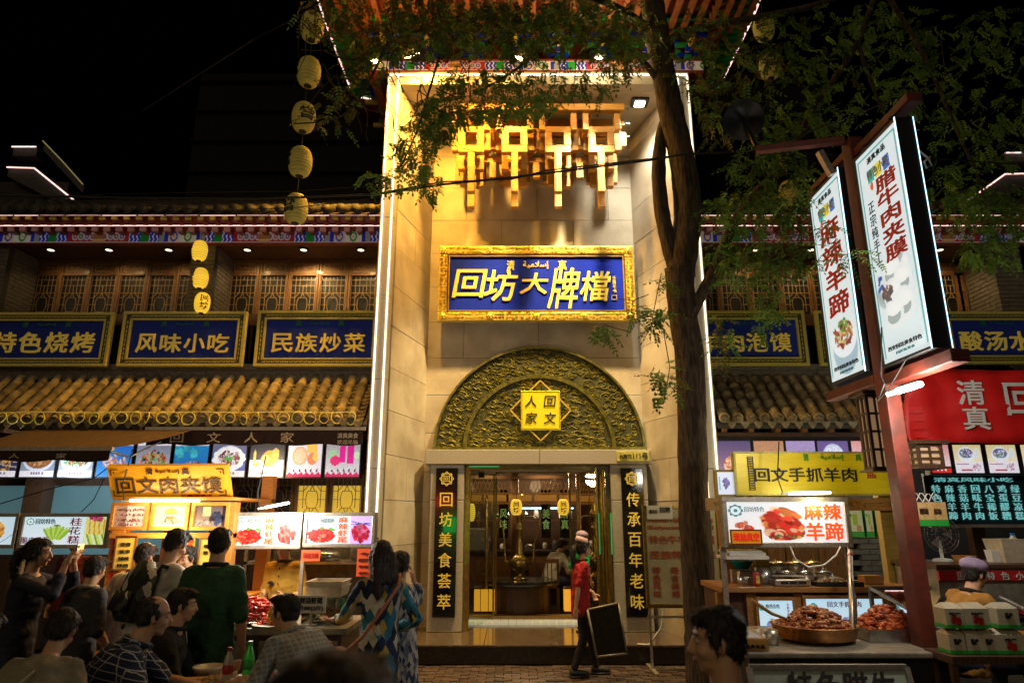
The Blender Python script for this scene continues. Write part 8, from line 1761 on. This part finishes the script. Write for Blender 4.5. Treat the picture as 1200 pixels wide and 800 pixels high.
# vendors
t, k = person('vendor in yellow print shirt behind the crayfish counter', X_(334,7.35,680), 7.35, 172, 1.66, nod=24, lean=6, L=(-.14,.30,1.06), R=(.10,.28,1.10), hr=((-.2,.6,-.6),(-1,0,0),1.0), top_px=(333, 628), top='yellow_shirt', sleeve=.56, pants='black_cloth', hair='short', collar='black_cloth', vox=.009)
for i in range(5): child('button', MB().ell(k['p2']+V((0,.150+.002*i,.10-.075*i)), (.010,.006,.010), 8, 5), M['black'], t)
for (x, z, a) in ((.09,-.05,.5),(-.08,-.16,2),(.06,-.24,1)):
    m_ = MB(); [m_.ell(k['p2']+V((x+.018*cos(a+j*1.3), .137, z+.014*sin(a+j*1.3))), (.022,.006,.012), 8, 4) for j in range(4)]; child('printed_fish', m_, M['black_cloth'], t)
q = world(t, (.06,.42,1.02)); sp2 = thing('skimmer', 'pale skimmer held by the vendor in the yellow shirt', 'skimmer', tuple(q)); MB().tube([world(t, (.10,.30,1.13)), world(t, (.05,.48,.98))], .010, 6).build('handle', M['wood_gold'], sp2); MB().lathe([(0,0),(.06,.01),(.07,.02)], tuple(world(t, (.04,.53,.965))), 14).build('bowl', M['steel'], sp2)
t, k = person('stall vendor in mustard top and lavender cap at the right', X_(1140,5.5,680), 5.5, -84, 1.62, pose='sit', lean=16, nod=14, L=(-.1,.44,.96), R=(.14,.42,.96), top_px=(1143, 655), top='mustard', sleeve=.9, collar='black_cloth', hair='short', seat=.60, vox=.0085, build_=1.1)
child('cap', MB().ell(k['hp'](0,-.022,.075), (.090,.106,.060), 18, 10, k['Rh']), M['lavender'], t)
child('apron', MB().etube([k['P0']+V((0,.13,.0)), k['p2']+V((0,.115,-.04))], [(.13,.04),(.11,.04)]), M['black_cloth'], t)
person('person in dark maroon top half hidden behind the red post', X_(1052,7.6,660), 7.6, 60, 1.62, top='maroon', sleeve=.9, nod=10, vox=.012)
person('person in dark maroon clothes behind the left lit signs', X_(88,8.2,660), 8.2, 175, 1.68, top='maroon', sleeve=.9, nod=10, vox=.012)
person('person in beige seated at the lower left corner', X_(-64,4.0,760), 4.0, -10, 1.66, pose='sit', seat=.52, lean=18, nod=20, top='beige', sleeve=.6, vox=.012, face=False)
# foreground
q = W(836, 752, 1.62); person('young man in profile passing close to the camera in front of the tree', q.x, 2.35, 74, 1.655, nod=3, yaw=10, top_px=(838, 709), top='black_cloth', sleeve=.5, hair='short', vox=.007)
q = W(392, 800, .98); person('dark haired passer by very close to the camera at the bottom edge', q.x, .74, 5, 1.69, nod=4, top_px=(390, 764), top='black_cloth', sleeve=.5, hair='short', vox=.009, face=False)

# neon signs across the street (seen as reflections in the glossy boards)
M['neon_red'] = mat('neon_red', (.4,.02,.02), .4, emit=6, ecol=(1,.02,.01)); M['neon_green'] = mat('neon_green', (.02,.4,.05), .4, emit=6, ecol=(.02,1,.12)); M['neon_blue'] = mat('neon_blue', (.02,.1,.4), .4, emit=3, ecol=(.05,.25,1))
for x, z, w_, h_, mt_, lab in ((-2.95, 2.25, 1.0, .42, 'neon_red', 'red neon sign across the street reflected in the left couplet board'), (-2.7, 1.2, .8, .62, 'neon_green', 'green neon sign across the street reflected in the left couplet board'), (5.0, 3.1, .7, .9, 'neon_blue', 'blue neon sign across the street reflected in the right couplet board')):
    t = thing('neon_sign', lab, 'neon sign', (x, -8, z)); MB().box(x-w_/2, x+w_/2, -8.1, -8.0, z, z+h_).build('tube_panel', M[mt_], t); MB().ring(x-w_/2-.05, x+w_/2+.05, z-.05, z+h_+.05, -8.12, -7.97, .045).build('frame', M['black'], t); MB().box(x-.04, x+.04, -8.2, -8.121, 0, z+h_).build('pole', M['black'], t)
bpy.data.objects.remove(_to); bpy.data.curves.remove(_tc)
